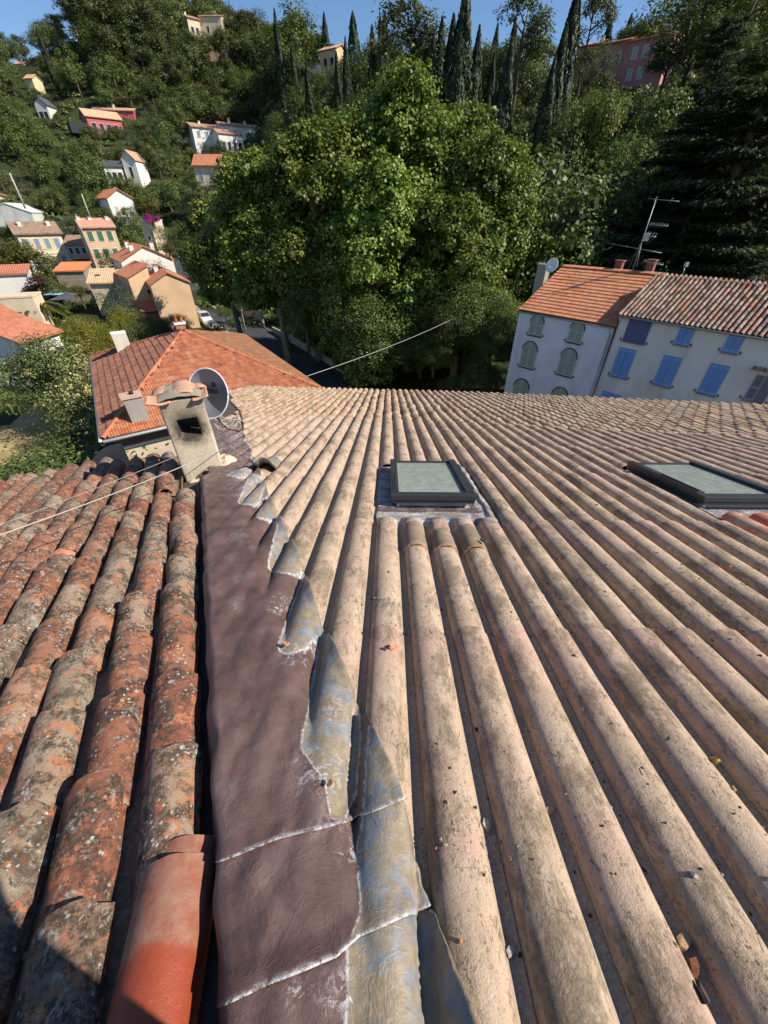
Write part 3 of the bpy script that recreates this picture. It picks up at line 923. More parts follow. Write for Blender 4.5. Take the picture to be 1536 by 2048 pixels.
# ---- satellite dish
M_DISH = plain('grey_dish_enamel', (.165, .18, .215), .35, .4, .04, 4)
M_INK = plain('black_print', (.02, .02, .022), .5, .3)
def text_mesh(txt, size, mat, ext=.0006):
    cu = bpy.data.curves.new('lettering', 'FONT'); cu.body = txt; cu.size = size; cu.extrude = ext; cu.align_x = 'CENTER'; cu.align_y = 'CENTER'
    o = bpy.data.objects.new('lettering', cu); COL.objects.link(o)
    dg = bpy.context.evaluated_depsgraph_get(); dg.update()
    me = bpy.data.meshes.new_from_object(o.evaluated_get(dg))
    bpy.data.objects.remove(o); me.materials.clear(); me.materials.append(mat)
    return me
def dish(pos, az, el, R, label, mat, txt=None, logo=False, pts=None, small=False):
    q = Vector((math.sin(R_(az)) * math.cos(R_(el)), math.cos(R_(az)) * math.cos(R_(el)), math.sin(R_(el))))
    M = q.to_track_quat('Z', 'Y').to_matrix().to_4x4(); M.translation = pos
    t = empty('satellite_dish', pos); tag(t, label, 'satellite dish')
    b = MB()
    prof = [(R * k / 8, .32 * R * (k / 8) ** 2 - .16 * R) for k in range(9)]
    n = 28
    vs = []; fs = []
    for r, z in [(.001, prof[0][1])] + prof[1:] + [(R * 1.03, prof[-1][1] + .004), (R * 1.03, prof[-1][1] - .012)] + [(r, z - .012) for r, z in prof[::-1][:-1]] + [(.001, prof[0][1] - .012)]:
        for k in range(n): vs.append((r * .92 * math.cos(2 * math.pi * k / n), r * math.sin(2 * math.pi * k / n), z))
    m = len(vs) // n
    for i in range(m - 1):
        for k in range(n): fs.append((i * n + k, i * n + (k + 1) % n, (i + 1) * n + (k + 1) % n, (i + 1) * n + k))
    b.add(vs, fs, mat, True)
    b.build('reflector', t, M)
    b = MB()
    b.tube([(R * .93 * math.cos(2 * math.pi * k / 40), R * 1.02 * math.sin(2 * math.pi * k / 40), .165 * R) for k in range(41)], .008 if not small else .02, M_WHITEP, 6)
    b.build('rim', t, M)
    def onface(x, y): return .32 * R * ((x / R) ** 2 + (y / R) ** 2) - .16 * R + .004
    if txt:
        inst('lettering', text_mesh(txt, R * .24, M_INK), t, M @ Matrix.Translation((.16 * R, .10 * R, onface(.16 * R, .10 * R) + .004)))
        if logo:
            b = MB(); b.box((.14 * R, .42 * R, onface(.14 * R, .42 * R) + .001), (.17 * R, .21 * R, .002), M_INK); b.build('logo', t, M)
            inst('logo_letter', text_mesh('T', R * .17, mat), t, M @ Matrix.Translation((.14 * R, .42 * R, onface(.14 * R, .42 * R) + .0035)))
            b = MB()
            for sx in (-.16, .10):
                b.lathe([(.016 * R, 0), (.016 * R, .004)], M_INK, 8, M=Matrix.Translation((sx * R, -.22 * R, onface(sx * R, -.22 * R))))
            b.build('bolt', t, M)
    b = MB()
    b.tube([(0, -R * .95, -.02), (0, -R * .95, .25 * R), (0, -R * .55, 1.15 * R)] if small else [(0, -R * .9, -.16), (0, -R * .9, -.02)], .012 if not small else .03, M_STEEL, 6)
    if small: b.box((0, -R * .52, 1.15 * R), (.08, .08, .16), M_WHITEP)
    b.box((0, 0, -.16 * R - .05), (.12 * R * 2, .3 * R, .08), M_STEEL)
    b.tube([(0, 0, -.16 * R - .06), (0, -.2 * R, -.16 * R - .22 * (R / .3))], .02 if not small else .04, M_STEEL, 8)
    b.build('mount', t, M)
    return t, M
dp = at_d(420, 788, 4.66)
tdish, _M = dish(dp, 190, 22, .262, 'grey satellite dish with black lettering fixed behind the sooty rendered chimney', M_DISH, 'TRIAX', True)
b = MB()
b.tube([at_d(x, y, d) for x, y, d in ((430, 822, 4.7), (440, 842, 4.72), (456, 857, 4.74), (478, 862, 4.76), (486, 858, 4.78), (484, 842, 4.78), (479, 820, 4.78))], .016, plain('rusty_tube', (.09, .05, .035), .7, .3, .5, 12), 8)
b.build('bracket_arm', tdish, Matrix())
b = MB()
for k in range(5):
    c = at_d(458 + 4 * math.sin(k * 2), 848 + 3 * math.cos(k * 3), 4.75)
    b.tube([c + Vector((.10 * math.cos(q) * (1 + .12 * k), .08 * math.sin(q + k * .3), .05 * math.sin(q * 2 + k) + .03)) for q in [2 * math.pi * i / 14 for i in range(15)]], .0045, M_CABLE, 5)
b.build('coiled_cable', tdish, Matrix())

# ---- cables
def cable(name, a, c, sag, r, mat, label, n=24, cat='cable', group=None):
    b = MB(); a, c = Vector(a), Vector(c)
    b.tube([a.lerp(c, i / n) - Vector((0, 0, sag * 4 * (i / n) * (1 - i / n))) for i in range(n + 1)], r, mat, 6)
    return tag(b.build(name), label, cat, group)
ca = at_d(446, 897, 4.45); 
cable('white_cable', ca, at_d(-120, 1112, 2.65), .03, .0040, M_CABLE, 'thick white cable stretched low over the old lichen roof to the chimney foot')
cable('thin_cable', at_d(352, 913, 4.5), at_d(-200, 1125, 3.6), .01, .0018, M_CABLE, 'thinner second cable running just behind the thick white one')
cable('overhead_line', at_d(612, 753, 21.6), at_d(905, 638, 42), .2, .015, M_CABLE, 'pale overhead line rising from the hipped roof towards the plane trees', 20)

# ---- broken bits lying on the roofs
M_STONE = plain('pale_stone', (.46, .42, .36), .9, .2, .35, 60, bump=.6)
M_DSTONE = plain('dark_slate_chip', (.07, .05, .045), .8, .3, .3, 60)
M_TANST = plain('tan_stone', (.46, .30, .16), .9, .2, .3, 50, bump=.5)
M_LEAFY = plain('yellow_dry_leaf', (.55, .36, .06), .7, .3, .3, 40)
M_RUSTST = plain('rusty_brown_chip', (.24, .09, .05), .9, .2, .35, 50, bump=.5)
def shard(px, py, size, mat, label, name='tile_shard', cat='tile shard', flat=.22, yaw=0.0, curl=.0, plane=None, h=None):
    pl = plane or PR
    hh = .07 if h is None else h
    s, u = pl.px(px, py, hh)
    if h is None:
        for _ in range(3):
            hh = crest_h(s); s, u = pl.px(px, py, hh)
        ds = (crest_h(s + .01) - crest_h(s - .01)) / .02
    else: ds = 0
    rr = random.Random(int(px * 7 + py))
    n = 7
    poly = [(math.cos(2 * math.pi * k / n) * size * rr.uniform(.55, 1.1), math.sin(2 * math.pi * k / n) * size * rr.uniform(.35, .8)) for k in range(n)]
    b = MB(); th = size * flat
    vs = [(x, y, curl * x * x / size) for x, y in poly] + [(x * .86, y * .86, th + curl * x * x / size + rr.uniform(-.2, .2) * th) for x, y in poly]
    fs = [tuple(range(n - 1, -1, -1)), tuple(range(n, 2 * n))] + [(k, (k + 1) % n, n + (k + 1) % n, n + k) for k in range(n)]
    b.add(vs, fs, mat)
    o = b.build(name, None, pl.M(s, u, hh + .010, 0, 0, -math.atan(max(-1.2, min(1.2, ds)))) @ Matrix.Rotation(yaw, 4, 'Z'))
    tag(o, label, cat, 'broken bits lying on the roof')
    return o
shard(786, 1300, .036, M_BREAK, 'largest broken orange tile shard, on the crest near the lead flashing', flat=.3, yaw=.5, curl=.4)
shard(768, 1303, .020, M_DSTONE, 'dark broken piece touching the largest orange tile shard', flat=.35, yaw=-.4)
shard(748, 1054, .030, M_BREAK, 'small orange shard standing in the channel left of the first skylight', flat=.5, yaw=1.2)
shard(1276, 1097, .034, M_BREAK, 'triangular pink tile shard on a crest below the second skylight', flat=.4, yaw=.2, curl=.5)
shard(1452, 1138, .034, M_BREAK, 'thin orange shard on a row at the right below the second skylight', flat=.3, yaw=-.5)
shard(972, 1657, .024, M_STONE, 'grey and white stone chip in the channel at the lower middle', 'stone_chip', 'stone', .6, 1.2)
shard(1018, 1909, .016, M_STONE, 'small white stone chip lowest in the same channel near the bottom', 'stone_chip', 'stone', .6, 1.3)
shard(1099, 1627, .019, M_TANST, 'tan flake of stone on the edge of a tile row, lower middle', 'stone_chip', 'stone', .5, 1.0)
shard(1363, 1890, .024, M_TANST, 'rounded orange-brown stone in the channel at the lower right', 'stone_chip', 'stone', .6, .8)
shard(1385, 1942, .022, M_RUSTST, 'dark red crumbling chip just below the orange-brown stone', 'tile_shard', 'tile shard', .5, .9)
shard(1400, 1990, .026, M_DSTONE, 'black slate sliver at the bottom of the debris line, lower right', 'slate_chip', 'slate chip', .3, 1.1)
shard(1422, 1527, .022, M_LEAFY, 'crumpled yellow leaf on a tile row at the right', 'dry_leaf', 'leaf', .5, .7, .8)
shard(1463, 1582, .012, M_TANST, 'tiny orange pebble right of the crumpled yellow leaf', 'stone_chip', 'stone', .6, .3)
shard(1455, 1530, .007, M_STONE, 'tiny white pebble right of the crumpled yellow leaf', 'stone_chip', 'stone', .8, .3)
shard(937, 1141, .016, M_LEAFY, 'yellow moss crumb below the grey clay tiles by the skylight', 'moss_crumb', 'moss', .5, .3)
shard(1020, 1056, .020, M_WHITEP, 'small white block beside the lower right corner of the first skylight', 'mortar_chip', 'mortar chip', .9, .4)
shard(1008, 1040, .020, M_DSTONE, 'black chip behind the small white block by the skylight', 'slate_chip', 'slate chip', .6, .4)
shard(1315, 1521, .026, M_DSTONE, 'dark flat sliver standing in a channel, right of centre', 'slate_chip', 'slate chip', .3, .9)
shard(633, 1055, .012, M_BREAK, 'small orange crumb in a channel right of the lead flashing', flat=.6)
shard(1107, 947, .030, M_BREAK, 'brown shard on a crest right of the first skylight', flat=.4, yaw=.3)
shard(1113, 965, .022, M_DSTONE, 'dark sliver beside the brown shard right of the first skylight', 'slate_chip', 'slate chip', .3, -.6)
shard(968, 1085, .036, M_DSTONE, 'long dark sliver lodged on the third grey clay tile', 'slate_chip', 'slate chip', .3, -1.0, h=.105)
shard(573, 1292, .022, M_BREAK, 'orange mortar crumbs on the lead strip', 'tile_crumb', 'tile shard', .5, .3, h=.10)
shard(660, 1569, .014, M_RUSTST, 'rust-red flake on the bare end of the lead strip', 'tile_crumb', 'tile shard', .25, 1.2, h=.10)
shard(239, 1279, .010, M_WHITEP, 'white pebble between two rows of the old lichen roof', 'pebble', 'stone', .8, 0, plane=PL, h=.08)
b = MB()
for px, py, lab in ((1146, 1316, 'small square metal washer on a tile crest, right of centre'), (1515, 1316, 'small square metal washer on a tile crest at the right edge')):
    s, u = PR.px(px, py, .076)
    s = S0 + round((s - S0) / PITCHR) * PITCHR
    b = MB(); b.box((0, 0, 0), (.030, .030, .004), M_STEEL); b.lathe([(.006, .002), (.006, .010), (.003, .012)], M_DSTONE, 6)
    tag(b.build('metal_washer', None, PR.M(s + .008, u, .0835, .5)), lab, 'washer', 'washers on the tile crests')

# ---- grit, flakes and bits of stalk strewn over the rows: nobody could count it
gm = [plain('dark_flake', (.07, .05, .035), .95, .1), plain('straw_bit', (.36, .26, .14), .95, .1), plain('clay_crumb', (.42, .18, .10), .95, .1), plain('grey_crumb', (.34, .31, .27), .95, .1)]
b = MB(); rg = random.Random(31)
for k in range(2600):
    u = rg.uniform(.2, 1.0) ** 1.0 * rg.choice((2.2, 4.5, 7.5)); s = rg.uniform(-.3, .75 * u + .9)
    if s < s_right(u) + .02 or any(q0 - .15 < s < q1 + .2 and w0 - .45 < u < w1 for q0, q1, w0, w1 in SKY): continue
    if rg.random() < .62:      # most of it has slid into the channels
        kk = round((s - S0) / PITCHR); s = S0 + kk * PITCHR + .105 + rg.gauss(0, .014)
    sz = rg.uniform(.003, .0085) * (1 if rg.random() < .9 else 1.8); st = rg.random() < .3
    M = PR.M(s, u, crest_h(s) + (.010 if crest_h(s) > .01 else .008), rg.uniform(0, 6.3), rg.uniform(-.5, .5), rg.uniform(-.5, .5))
    if st: vs = [(-sz * 2.2, -.0008, 0), (sz * 2.2, -.0008, .001), (sz * 2.0, .0009, .002), (-sz * 2, .0008, .0022)]; fs = [(0, 1, 2, 3)]
    else: vs = [(rg.uniform(.6, 1.1) * sz * math.cos(q), rg.uniform(.4, .9) * sz * math.sin(q), 0) for q in (0, 1.3, 2.5, 3.8, 5.1)] + [(0, 0, sz * .55)]; fs = [(i, (i + 1) % 5, 5) for i in range(5)]
    b.add(vs, fs, rg.choices(gm, (5, 3, 1, 2))[0], False, M)
o = b.build('roof_grit'); o['kind'] = 'stuff'
# ================================================================== THE NEXT BUILDINGS: hipped house on the left, tall houses on the right
def mat_marseille(name, stops, moss, pale, mossc=(.085, .06, .045)):
    m = MT(name, .9, .2)
    v = m.vec('Object', True)
    b = m.ramp(m.rnd(), stops)
    w = m.vec('Generated', False) if False else v
    b = m.mix(m.math('MULTIPLY', m.step(m.noise(v, 3.0, 5, .75), .60 - moss * .3, .72), .85), b, mossc)
    b = m.mix(m.math('MULTIPLY', m.step(m.noise(v, 13, 6, .85), .60 - pale * .14, .66), .8), b, (.56, .45, .37))
    b = m.mix(m.math('MULTIPLY', m.step(m.noise(v, 6.5, 6, .85), .57, .63), .6), b, (.11, .06, .04))
    b = m.mix(m.math('MULTIPLY', m.step(m.noise(v, 14, 4, .7), .55, .7), .5), b, (.24, .075, .04))
    m.col(b); m.bump(m.noise(v, 30, 4), .4, .02); return m.mat
OR = [(0, (.37, .11, .05)), (.3, (.48, .165, .07)), (.6, (.54, .21, .10)), (.85, (.42, .12, .06)), (1, (.50, .25, .15))]
M_MARS = mat_marseille('interlocking_tile', OR, .25, .55)
M_MARSD = mat_marseille('mossy_interlocking_tile', [(0, (.20, .085, .055)), (.4, (.29, .115, .07)), (.8, (.34, .14, .085)), (1, (.40, .16, .09))], .75, .45)
M_MARSM = mat_marseille('lichen_interlocking_tile', [(0, (.22, .09, .045)), (.5, (.31, .13, .06)), (1, (.38, .16, .075))], .75, .35, (.105, .08, .045))
M_RIDGE = mat_marseille('ridge_clay', OR, .15, .3)
def marseille(mat, w=.225, l=.40, th=.02):
    b = MB()
    prof = [(-.5, .0), (-.44, .030), (-.30, .034), (-.22, .010), (.0, .008), (.08, .030), (.24, .034), (.34, .010), (.5, .006)]
    vs = [(x * w, 0, z + th) for x, z in prof] + [(x * w, l, z) for x, z in prof] + [(x * w, 0, z - .012) for x, z in prof]
    n = len(prof)
    b.add(vs, [(k, k + 1, n + k + 1, n + k) for k in range(n - 1)] + [(2 * n + k, 2 * n + k + 1, k + 1, k) for k in range(n - 1)], mat)
    return b.mesh('roof_tile')
def slope_items(E1, E2, T1, T2, mesh, w, l, jit=.004, lift=.03, inset=0.0):
    """tiles on the slope E1-E2 (eave, seen from outside left to right) up to T1-T2"""
    ex = (E2 - E1); W = ex.length; ex = ex / W
    up = ((T1 + T2) / 2 - (E1 + E2) / 2); up = up - ex * up.dot(ex); H = up.length; up = up / H
    n = ex.cross(up)
    a1, a2 = (T1 - E1).dot(ex), (T2 - E1).dot(ex)
    rows = int(H / l) + 1
    out = []
    for r in range(rows):
        v = r * l - .03
        t = min(1, max(0, (v + l * .45) / H))
        x0, x1 = a1 * t, W + (a2 - W) * t
        c = math.ceil((x0 - w * .25) / w)
        while (c + .5) * w < x1 + w * .25:
            M = Matrix((ex, up, n)).transposed().to_4x4()
            M.translation = E1 + ex * ((c + .5) * w) + up * v + n * (lift + random.uniform(-jit, jit))
            out.append((mesh if not isinstance(mesh, list) else random.choice(mesh), M @ Matrix.Rotation(random.uniform(-.012, .012), 4, 'Z')))
            c += 1
    return out
def lay(parent, items, budget, name, field):
    items = sorted(items, key=lambda q: (q[1].translation - CAM).length)
    for me, M in items[:budget]: inst(name, me, parent, M)
    if items[budget:]: joined(field, items[budget:], parent)
def ridge_line(parent, A, B, mat, r=.10, step=.34, name='ridge_tile', up=.04):
    d = (B - A); L = d.length; d = d / L
    s = d.cross(Vector((0, 0, 1))).normalized(); n = s.cross(d)
    me = canal_mesh('ridge_tile', mat, step * 1.15, r * 2, r * 2.3, r * .8, r * .95, .015, 6, 1, 1, .03)
    M0 = Matrix((s, d, n)).transposed().to_4x4()
    for k in range(int(L / step)):
        M = M0.copy(); M.translation = A + d * (k * step) + n * up
        inst(name, me, parent, M @ Matrix.Rotation(random.uniform(-.03, .03), 4, 'Z'))

M_WCREAM = stucco('cream_render', (.62, .50, .36))
M_WLIL = stucco('pale_lilac_render', (.76, .74, .79), .42)
M_WGREY = stucco('pale_grey_render', (.74, .71, .66), .45)
M_GUT = plain('zinc_gutter', (.38, .37, .35), .5, .4, .15, 10, .3)
M_GUTW = plain('white_gutter', (.68, .66, .60), .6, .3, .1, 8)
M_DARK = plain('dark_opening', (.015, .015, .017), .6, .3)
M_PANE = plain('window_pane', (.03, .035, .045), .08, .6)

# ---- hipped house
ez = ZC - 7.5
hA, hB, hC = Vector((-11.87, 14.71, ez)), Vector((-19.64, 26.85, ez)), Vector((-3.35, 20.66, ez))
hD = hB + hC - hA
hM = (hB + hC) / 2 + Vector((0, 0, 2.27))
hip = empty('hipped_house', Vector((hM.x, hM.y, .3)))
tag(hip, 'cream house with a pyramid roof of orange interlocking tiles below the sooty chimney', 'house')
b = MB()
ctr = (hA + hD) / 2
ins = [q + (ctr - q).normalized() * .75 for q in (hA, hC, hD, hB)]
b.prism([(q.x, q.y) for q in ins], 0.0, ez - .16, M_WCREAM)
b.build('wall', hip, Matrix())
b = MB()
out = [q + (q - ctr).normalized() * .03 for q in (hA, hC, hD, hB)]
for p, q in ((hA, hC), (hC, hD), (hD, hB), (hB, hA)): b.add([tuple(p), tuple(q), tuple(hM)], [(0, 1, 2)], M_UNDER)
b.poly([tuple(q - Vector((0, 0, .10))) for q in (hB, hD, hC, hA)], M_WCREAM)
b.build('roof_deck', hip, Matrix())
b = MB()
i2 = [q + (ctr - q).normalized() * .68 for q in (hA, hC)]
d = (i2[1] - i2[0]).normalized(); nn = Vector((d.y, -d.x, 0))
for z, hh, mt in ((ez - .75, .10, M_WGREY), (ez - .42, .5, plain('brown_band', (.17, .09, .07)))):
    c = (i2[0] + i2[1]) / 2 + nn * .04
    M = Matrix((d, -nn, Vector((0, 0, 1)))).transposed().to_4x4(); M.translation = Vector((c.x, c.y, z))
    b.box((0, 0, 0), ((i2[1] - i2[0]).length + .1, .08, hh), mt, M)
b.build('wall_band', hip, Matrix())
for p, q in ((hA, hC), (hB, hA), (hC, hD)):
    g = MB(); o_ = (((p + q) / 2) - ctr); o_.z = 0; o_ = o_.normalized() * .09
    g.tube([p + o_ - Vector((0, 0, .06)), q + o_ - Vector((0, 0, .06))], .075, M_GUTW if p is not hC else M_GUT, 8)
    g.build('gutter', hip, Matrix())
front = slope_items(hA, hC, hM, hM, marseille(M_MARS, .225, .45, .05), .225, .39)
left = slope_items(hB, hA, hM, hM, marseille(M_MARSD, .225, .45, .055), .225, .39)
right = slope_items(hC, hD, hM, hM, marseille(M_MARSM, .225, .45, .05), .225, .39)
lay(hip, front, 298, 'roof_tile', 'roof_tile_field')
joined('roof_tile_field', left + right, hip)
for q in (hA, hC, hB): ridge_line(hip, q + (hM - q).normalized() * .05, hM, M_RIDGE, .105, .36)
def house_chimney(parent, base, w, d, h, yaw, mat, capm, pots=0, label=None, capw=.06):
    b = MB(); M = Matrix.Translation(base) @ Matrix.Rotation(yaw, 4, 'Z')
    b.box((0, 0, h / 2 - .4), (w, d, h + .8), mat, M)
    o = b.build('chimney', parent, Matrix(), label=label)
    b = MB(); b.box((0, 0, h + .05), (w + capw * 2, d + capw * 2, .10), capm, M); b.build('chimney_cap', o, Matrix())
    for k in range(pots):
        b = MB(); b.lathe([(.09, h + .10), (.10, h + .2), (.08, h + .42), (.11, h + .44), (.11, h + .5)], M_RIDGE, 10, M @ Matrix.Translation(((k - (pots - 1) / 2) * .3, 0, 0))); b.build('chimney_pot', o, Matrix())
    return o
hn = (hC - hA).cross(hM - hA).normalized()
p = on_pl(281, 838, hA, hn)
hyaw = math.atan2((hC - hA).y, (hC - hA).x)
M_CHG = stucco('grey_chimney_render', (.36, .33, .28), .5)
house_chimney(hip, p, .72, .55, 1.05, hyaw, M_CHG, plain('pink_cap', (.55, .36, .27)), label='grey chimney with a pale cap near the front corner')
b = MB(); b.tube([p + Vector((.05, 0, 1.12)), p + Vector((.05, 0, 1.25))], .09, M_DARK, 8); b.build('flue', hip, Matrix())
house_chimney(hip, at_d(246, 692, 30.0), .8, .45, .72, hyaw, stucco('white_chimney_render', (.66, .58, .48), .5), M_WHITEP, label='whitish chimney beyond the far hip', capw=.01)
house_chimney(hip, hM + Vector((-.25, .35, -.15)), .5, .4, .45, hyaw, M_RIDGE, M_WHITEP, 2, label='small stack with two pots at the roof peak')
def raised(px, py):
    P = on_pl(px, py, hA, hn); ex = (hC - hA).normalized(); up = hn.cross(ex)
    M = Matrix((ex, up, hn)).transposed().to_4x4(); M.translation = P
    b = MB(); b.add([(-.16, 0, .05), (.16, 0, .05), (.12, 0, .16), (-.12, 0, .16), (-.16, .4, .05), (.16, .4, .05)], [(0, 1, 2, 3), (3, 2, 5, 4), (0, 3, 4), (1, 5, 2)], M_RIDGE)
    b.build('vent_tile', hip, M)
raised(447, 733)
# dark netting slung at the near corner
b = MB(); q0, q1 = at_d(170, 940, 14.5), at_d(243, 888, 15.6)
b.grid(8, 5, lambda i, j: tuple(q0.lerp(q1, i) + Vector((0, 0, -1.6 * j + .25 * math.sin(i * 3) * (1 - j)))), plain('dark_net', (.018, .02, .024), .9, .1))
o = b.build('shade_net'); o.modifiers.new('thickness', 'SOLIDIFY').thickness = .02
tag(o, 'dark shade net hanging under the near corner of the hipped roof', 'net')

# ---- the two tall houses on the right
FD = 38.0
F0 = at_d(1040, 618, FD)
fx = Vector((math.sin(R_(140.3)), math.cos(R_(140.3)), 0))
fy = Vector((-fx.y, fx.x, 0))               # into the building
if fy.dot(F0 - CAM) < 0: fy = -fy
FM = Matrix((fx, fy, Vector((0, 0, 1)))).transposed().to_4x4()
def fp(px, py, off=0.0):
    P = on_pl(px, py, F0 - fy * off, fy); v = P - F0
    return v.dot(fx), v.z
def fM(x, y, z):
    M = FM.copy(); M.translation = F0 + fx * x + fy * y + Vector((0, 0, z)); return M
GZ = -(F0.z - .3)
wW = fp(1232, 648)[0]
bz = fp(1240, 625)[1]
bX1 = wW + 13.5
SLP = .50
def ridge_from(px, py, z0, x0=0):
    P0 = F0 + Vector((0, 0, z0)) - fy * .3
    n = fx.cross((fy + Vector((0, 0, SLP))).normalized())
    P = on_pl(px, py, P0, n); v = P - F0
    return v.dot(fx), v.dot(fy), v.z
rW = ridge_from(1190, 537, -.0); rB = ridge_from(1380, 555, bz)
dW, dB = max(3, min(8, rW[1])), max(3, min(8, rB[1]))
whouse = empty('tall_house', F0 + Vector((0, 0, GZ))); whouse.rotation_euler = (0, 0, math.atan2(fx.y, fx.x))
tag(whouse, 'tall pale lilac house with arched green shutters and an orange tiled roof', 'house')
bhouse = empty('tall_house', F0 + fx * (wW + .05) + Vector((0, 0, GZ))); bhouse.rotation_euler = (0, 0, math.atan2(fx.y, fx.x))
tag(bhouse, 'tall cream-grey house with blue plank shutters and a mottled canal tile roof', 'house')
def shell(parent, x0, x1, dep, ztop, slope, mat, ov=.3):
    b = MB()
    d2 = dep * 2
    zr = ztop + slope * dep
    poly = [(0, GZ), (d2, GZ), (d2, ztop), (dep, zr), (0, ztop)]
    vs = [(x0, y, z) for y, z in poly] + [(x1, y, z) for y, z in poly]
    b.add(vs, [(0, 1, 2, 3, 4)[::-1], (5, 6, 7, 8, 9), (0, 5, 9, 4)[::-1] if False else (4, 9, 5, 0), (1, 6, 7, 2)[::-1] if False else (1, 6, 7, 2)], mat)
    b.build('wall', parent, fM(0, 0, 0))
    b = MB()
    for s in (0, 1):
        ye, yr = (-ov, dep) if s == 0 else (d2 + ov, dep)
        ze = ztop - slope * ov + .02
        b.add([(x0 - .06, ye, ze), (x1 + .06, ye, ze), (x1 + .06, yr, zr + .02), (x0 - .06, yr, zr + .02),
               (x0 - .06, ye, ze - .12), (x1 + .06, ye, ze - .12), (x1 + .06, yr, zr - .10), (x0 - .06, yr, zr - .10)],
              [(0, 1, 2, 3), (7, 6, 5, 4), (4, 5, 1, 0), (1, 5, 6, 2), (0, 3, 7, 4)], M_UNDER)
    b.build('roof_deck', parent, fM(0, 0, 0))
    E1 = fM(x0 - .06, -ov, ztop - slope * ov + .03).translation; E2 = fM(x1 + .06, -ov, ztop - slope * ov + .03).translation
    T1 = fM(x0 - .06, dep, zr + .03).translation; T2 = fM(x1 + .06, dep, zr + .03).translation
    return E1, E2, T1, T2
M_MARSO = mat_marseille('orange_interlocking_tile', [(0, (.46, .17, .08)), (.4, (.56, .22, .10)), (.8, (.60, .26, .13)), (1, (.50, .24, .16))], .12, .45, (.28, .11, .065))
E1, E2, T1, T2 = shell(whouse, 0, wW, dW, -.02, SLP, M_WLIL, .10)
lay(whouse, slope_items(E1, E2, T1, T2, marseille(M_MARSO, .25, .46, .05), .25, .40), 298, 'roof_tile', 'roof_tile_field')
ridge_line(whouse, T1, T2, M_RIDGE, .12, .38)
E1, E2, T1, T2 = shell(bhouse, wW + .06, bX1, dB, bz, SLP, M_WGREY)
M_BCAN = mat_marseille('mottled_canal_tile', [(0, (.15, .11, .085)), (.2, (.36, .26, .185)), (.35, (.42, .19, .115)), (.5, (.46, .36, .26)), (.65, (.24, .175, .13)), (.8, (.50, .30, .20)), (.93, (.12, .09, .07)), (1, (.52, .15, .08))], .45, .5, (.07, .06, .05))
bc = [canal_mesh('canal_tile', M_BCAN, .52, .19, .225, .085, .10, .015, 6, 1, i, .05) for i in range(2)]
bcr = []
for me in bc:
    me.transform(Matrix.Rotation(math.pi, 4, 'Z') @ Matrix.Translation((0, -.5, 0)))
cov = slope_items(E1, E2, T1, T2, bc, .295, .40, .012, .05)
lay(bhouse, cov, 298, 'canal_tile', 'canal_tile_field')
ridge_line(bhouse, T1, T2, M_BCAN, .12, .4)
for hh, x0, x1, zt in ((whouse, 0, wW, -.02), (bhouse, wW + .1, bX1, bz)):
    g = MB(); yg = -.14 if hh is whouse else -.38; g.tube([(x0, yg, zt - .16), (x1, yg, zt - .16)], .055, M_GUT, 8); g.build('gutter', hh, fM(0, 0, 0))
g = MB(); g.tube([(wW - .12, -.38, -.3), (wW - .12, -.10, -.7), (wW - .12, -.10, GZ)], .05, M_GUT, 8); g.build('downpipe', whouse, fM(0, 0, 0))
g = MB(); g.tube([(wW + .14, -.35, bz - .3), (wW + .14, -.08, bz - .6), (wW + .14, -.08, GZ)], .045, M_DARK, 8); g.build('downpipe', bhouse, fM(0, 0, 0))
M_GREEN = plain('sage_green_paint', (.30, .37, .27), .65, .3, .1, 10)
M_GREENL = plain('light_sage_paint', (.42, .50, .37), .65, .3, .08, 10)
M_DGREEN = plain('dark_green_trim', (.03, .04, .035), .6, .3)
M_BLUE = plain('blue_paint', (.15, .30, .62), .6, .3, .08, 8)
M_BLUEL = plain('light_blue_paint', (.22, .40, .70), .6, .3, .06, 8)
M_NAVY = plain('slate_blue_paint', (.10, .125, .24), .6, .3, .1, 8)
M_SILL = plain('stone_sill', (.30, .27, .23), .9, .2)
M_GREYS = plain('grey_paint', (.17, .18, .21), .6, .3, .1, 8)
def shutter_louvre(w, h, arch, m1, m2, sidel):
    """one leaf, hinge side at x=0, width w; arched top when arch (the arch spans two leaves)"""
    b = MB()
    top = lambda x: h - (w - math.sqrt(max(0, w * w - (w - x) ** 2))) if arch else h
    t = .035
    st = .07 * w / .5
    b.add([(0, 0, 0), (st, 0, 0), (st, 0, top(st)), (0, 0, top(0) if arch else h), (0, -t, 0), (st, -t, 0), (st, -t, top(st)), (0, -t, top(0) if arch else h)],
          [(0, 1, 2, 3), (7, 6, 5, 4), (4, 5, 1, 0), (5, 6, 2, 1), (3, 7, 4, 0), (2, 6, 7, 3)], m2)
    b.box((w - st / 2, -t / 2, h / 2), (st - .012, t, h), m2)
    for z in (.04, h * .5):
        b.box((w / 2, -t / 2, z + .03), (w - 2 * st, t * .9, .08), m2)
    n = int(h / .085)
    for k in range(n):
        z = .1 + (h - .12) * k / n
        x0 = st
        if arch:
            while x0 < w - st and top(x0) < z + .08: x0 += .02
        if x0 >= w - st - .02: continue
        b.add([(x0, -t * .85, z), (w - st, -t * .85, z), (w - st, -.004, z + .07), (x0, -.004, z + .07)], [(0, 1, 2, 3)], m1)
    if arch:
        pts = [(x, top(x)) for x in np.linspace(0, w, 7)]
        for (xa, za), (xb, zb) in zip(pts, pts[1:]):
            b.add([(xa, -t - .002, za - .06), (xb, -t - .002, zb - .06), (xb, -t - .002, zb), (xa, -t - .002, za)], [(0, 1, 2, 3)], m2)
    me = b.mesh('shutter')
    if sidel < 0: me.transform(Matrix.Scale(-1, 4, (1, 0, 0))); me.flip_normals()
    return me
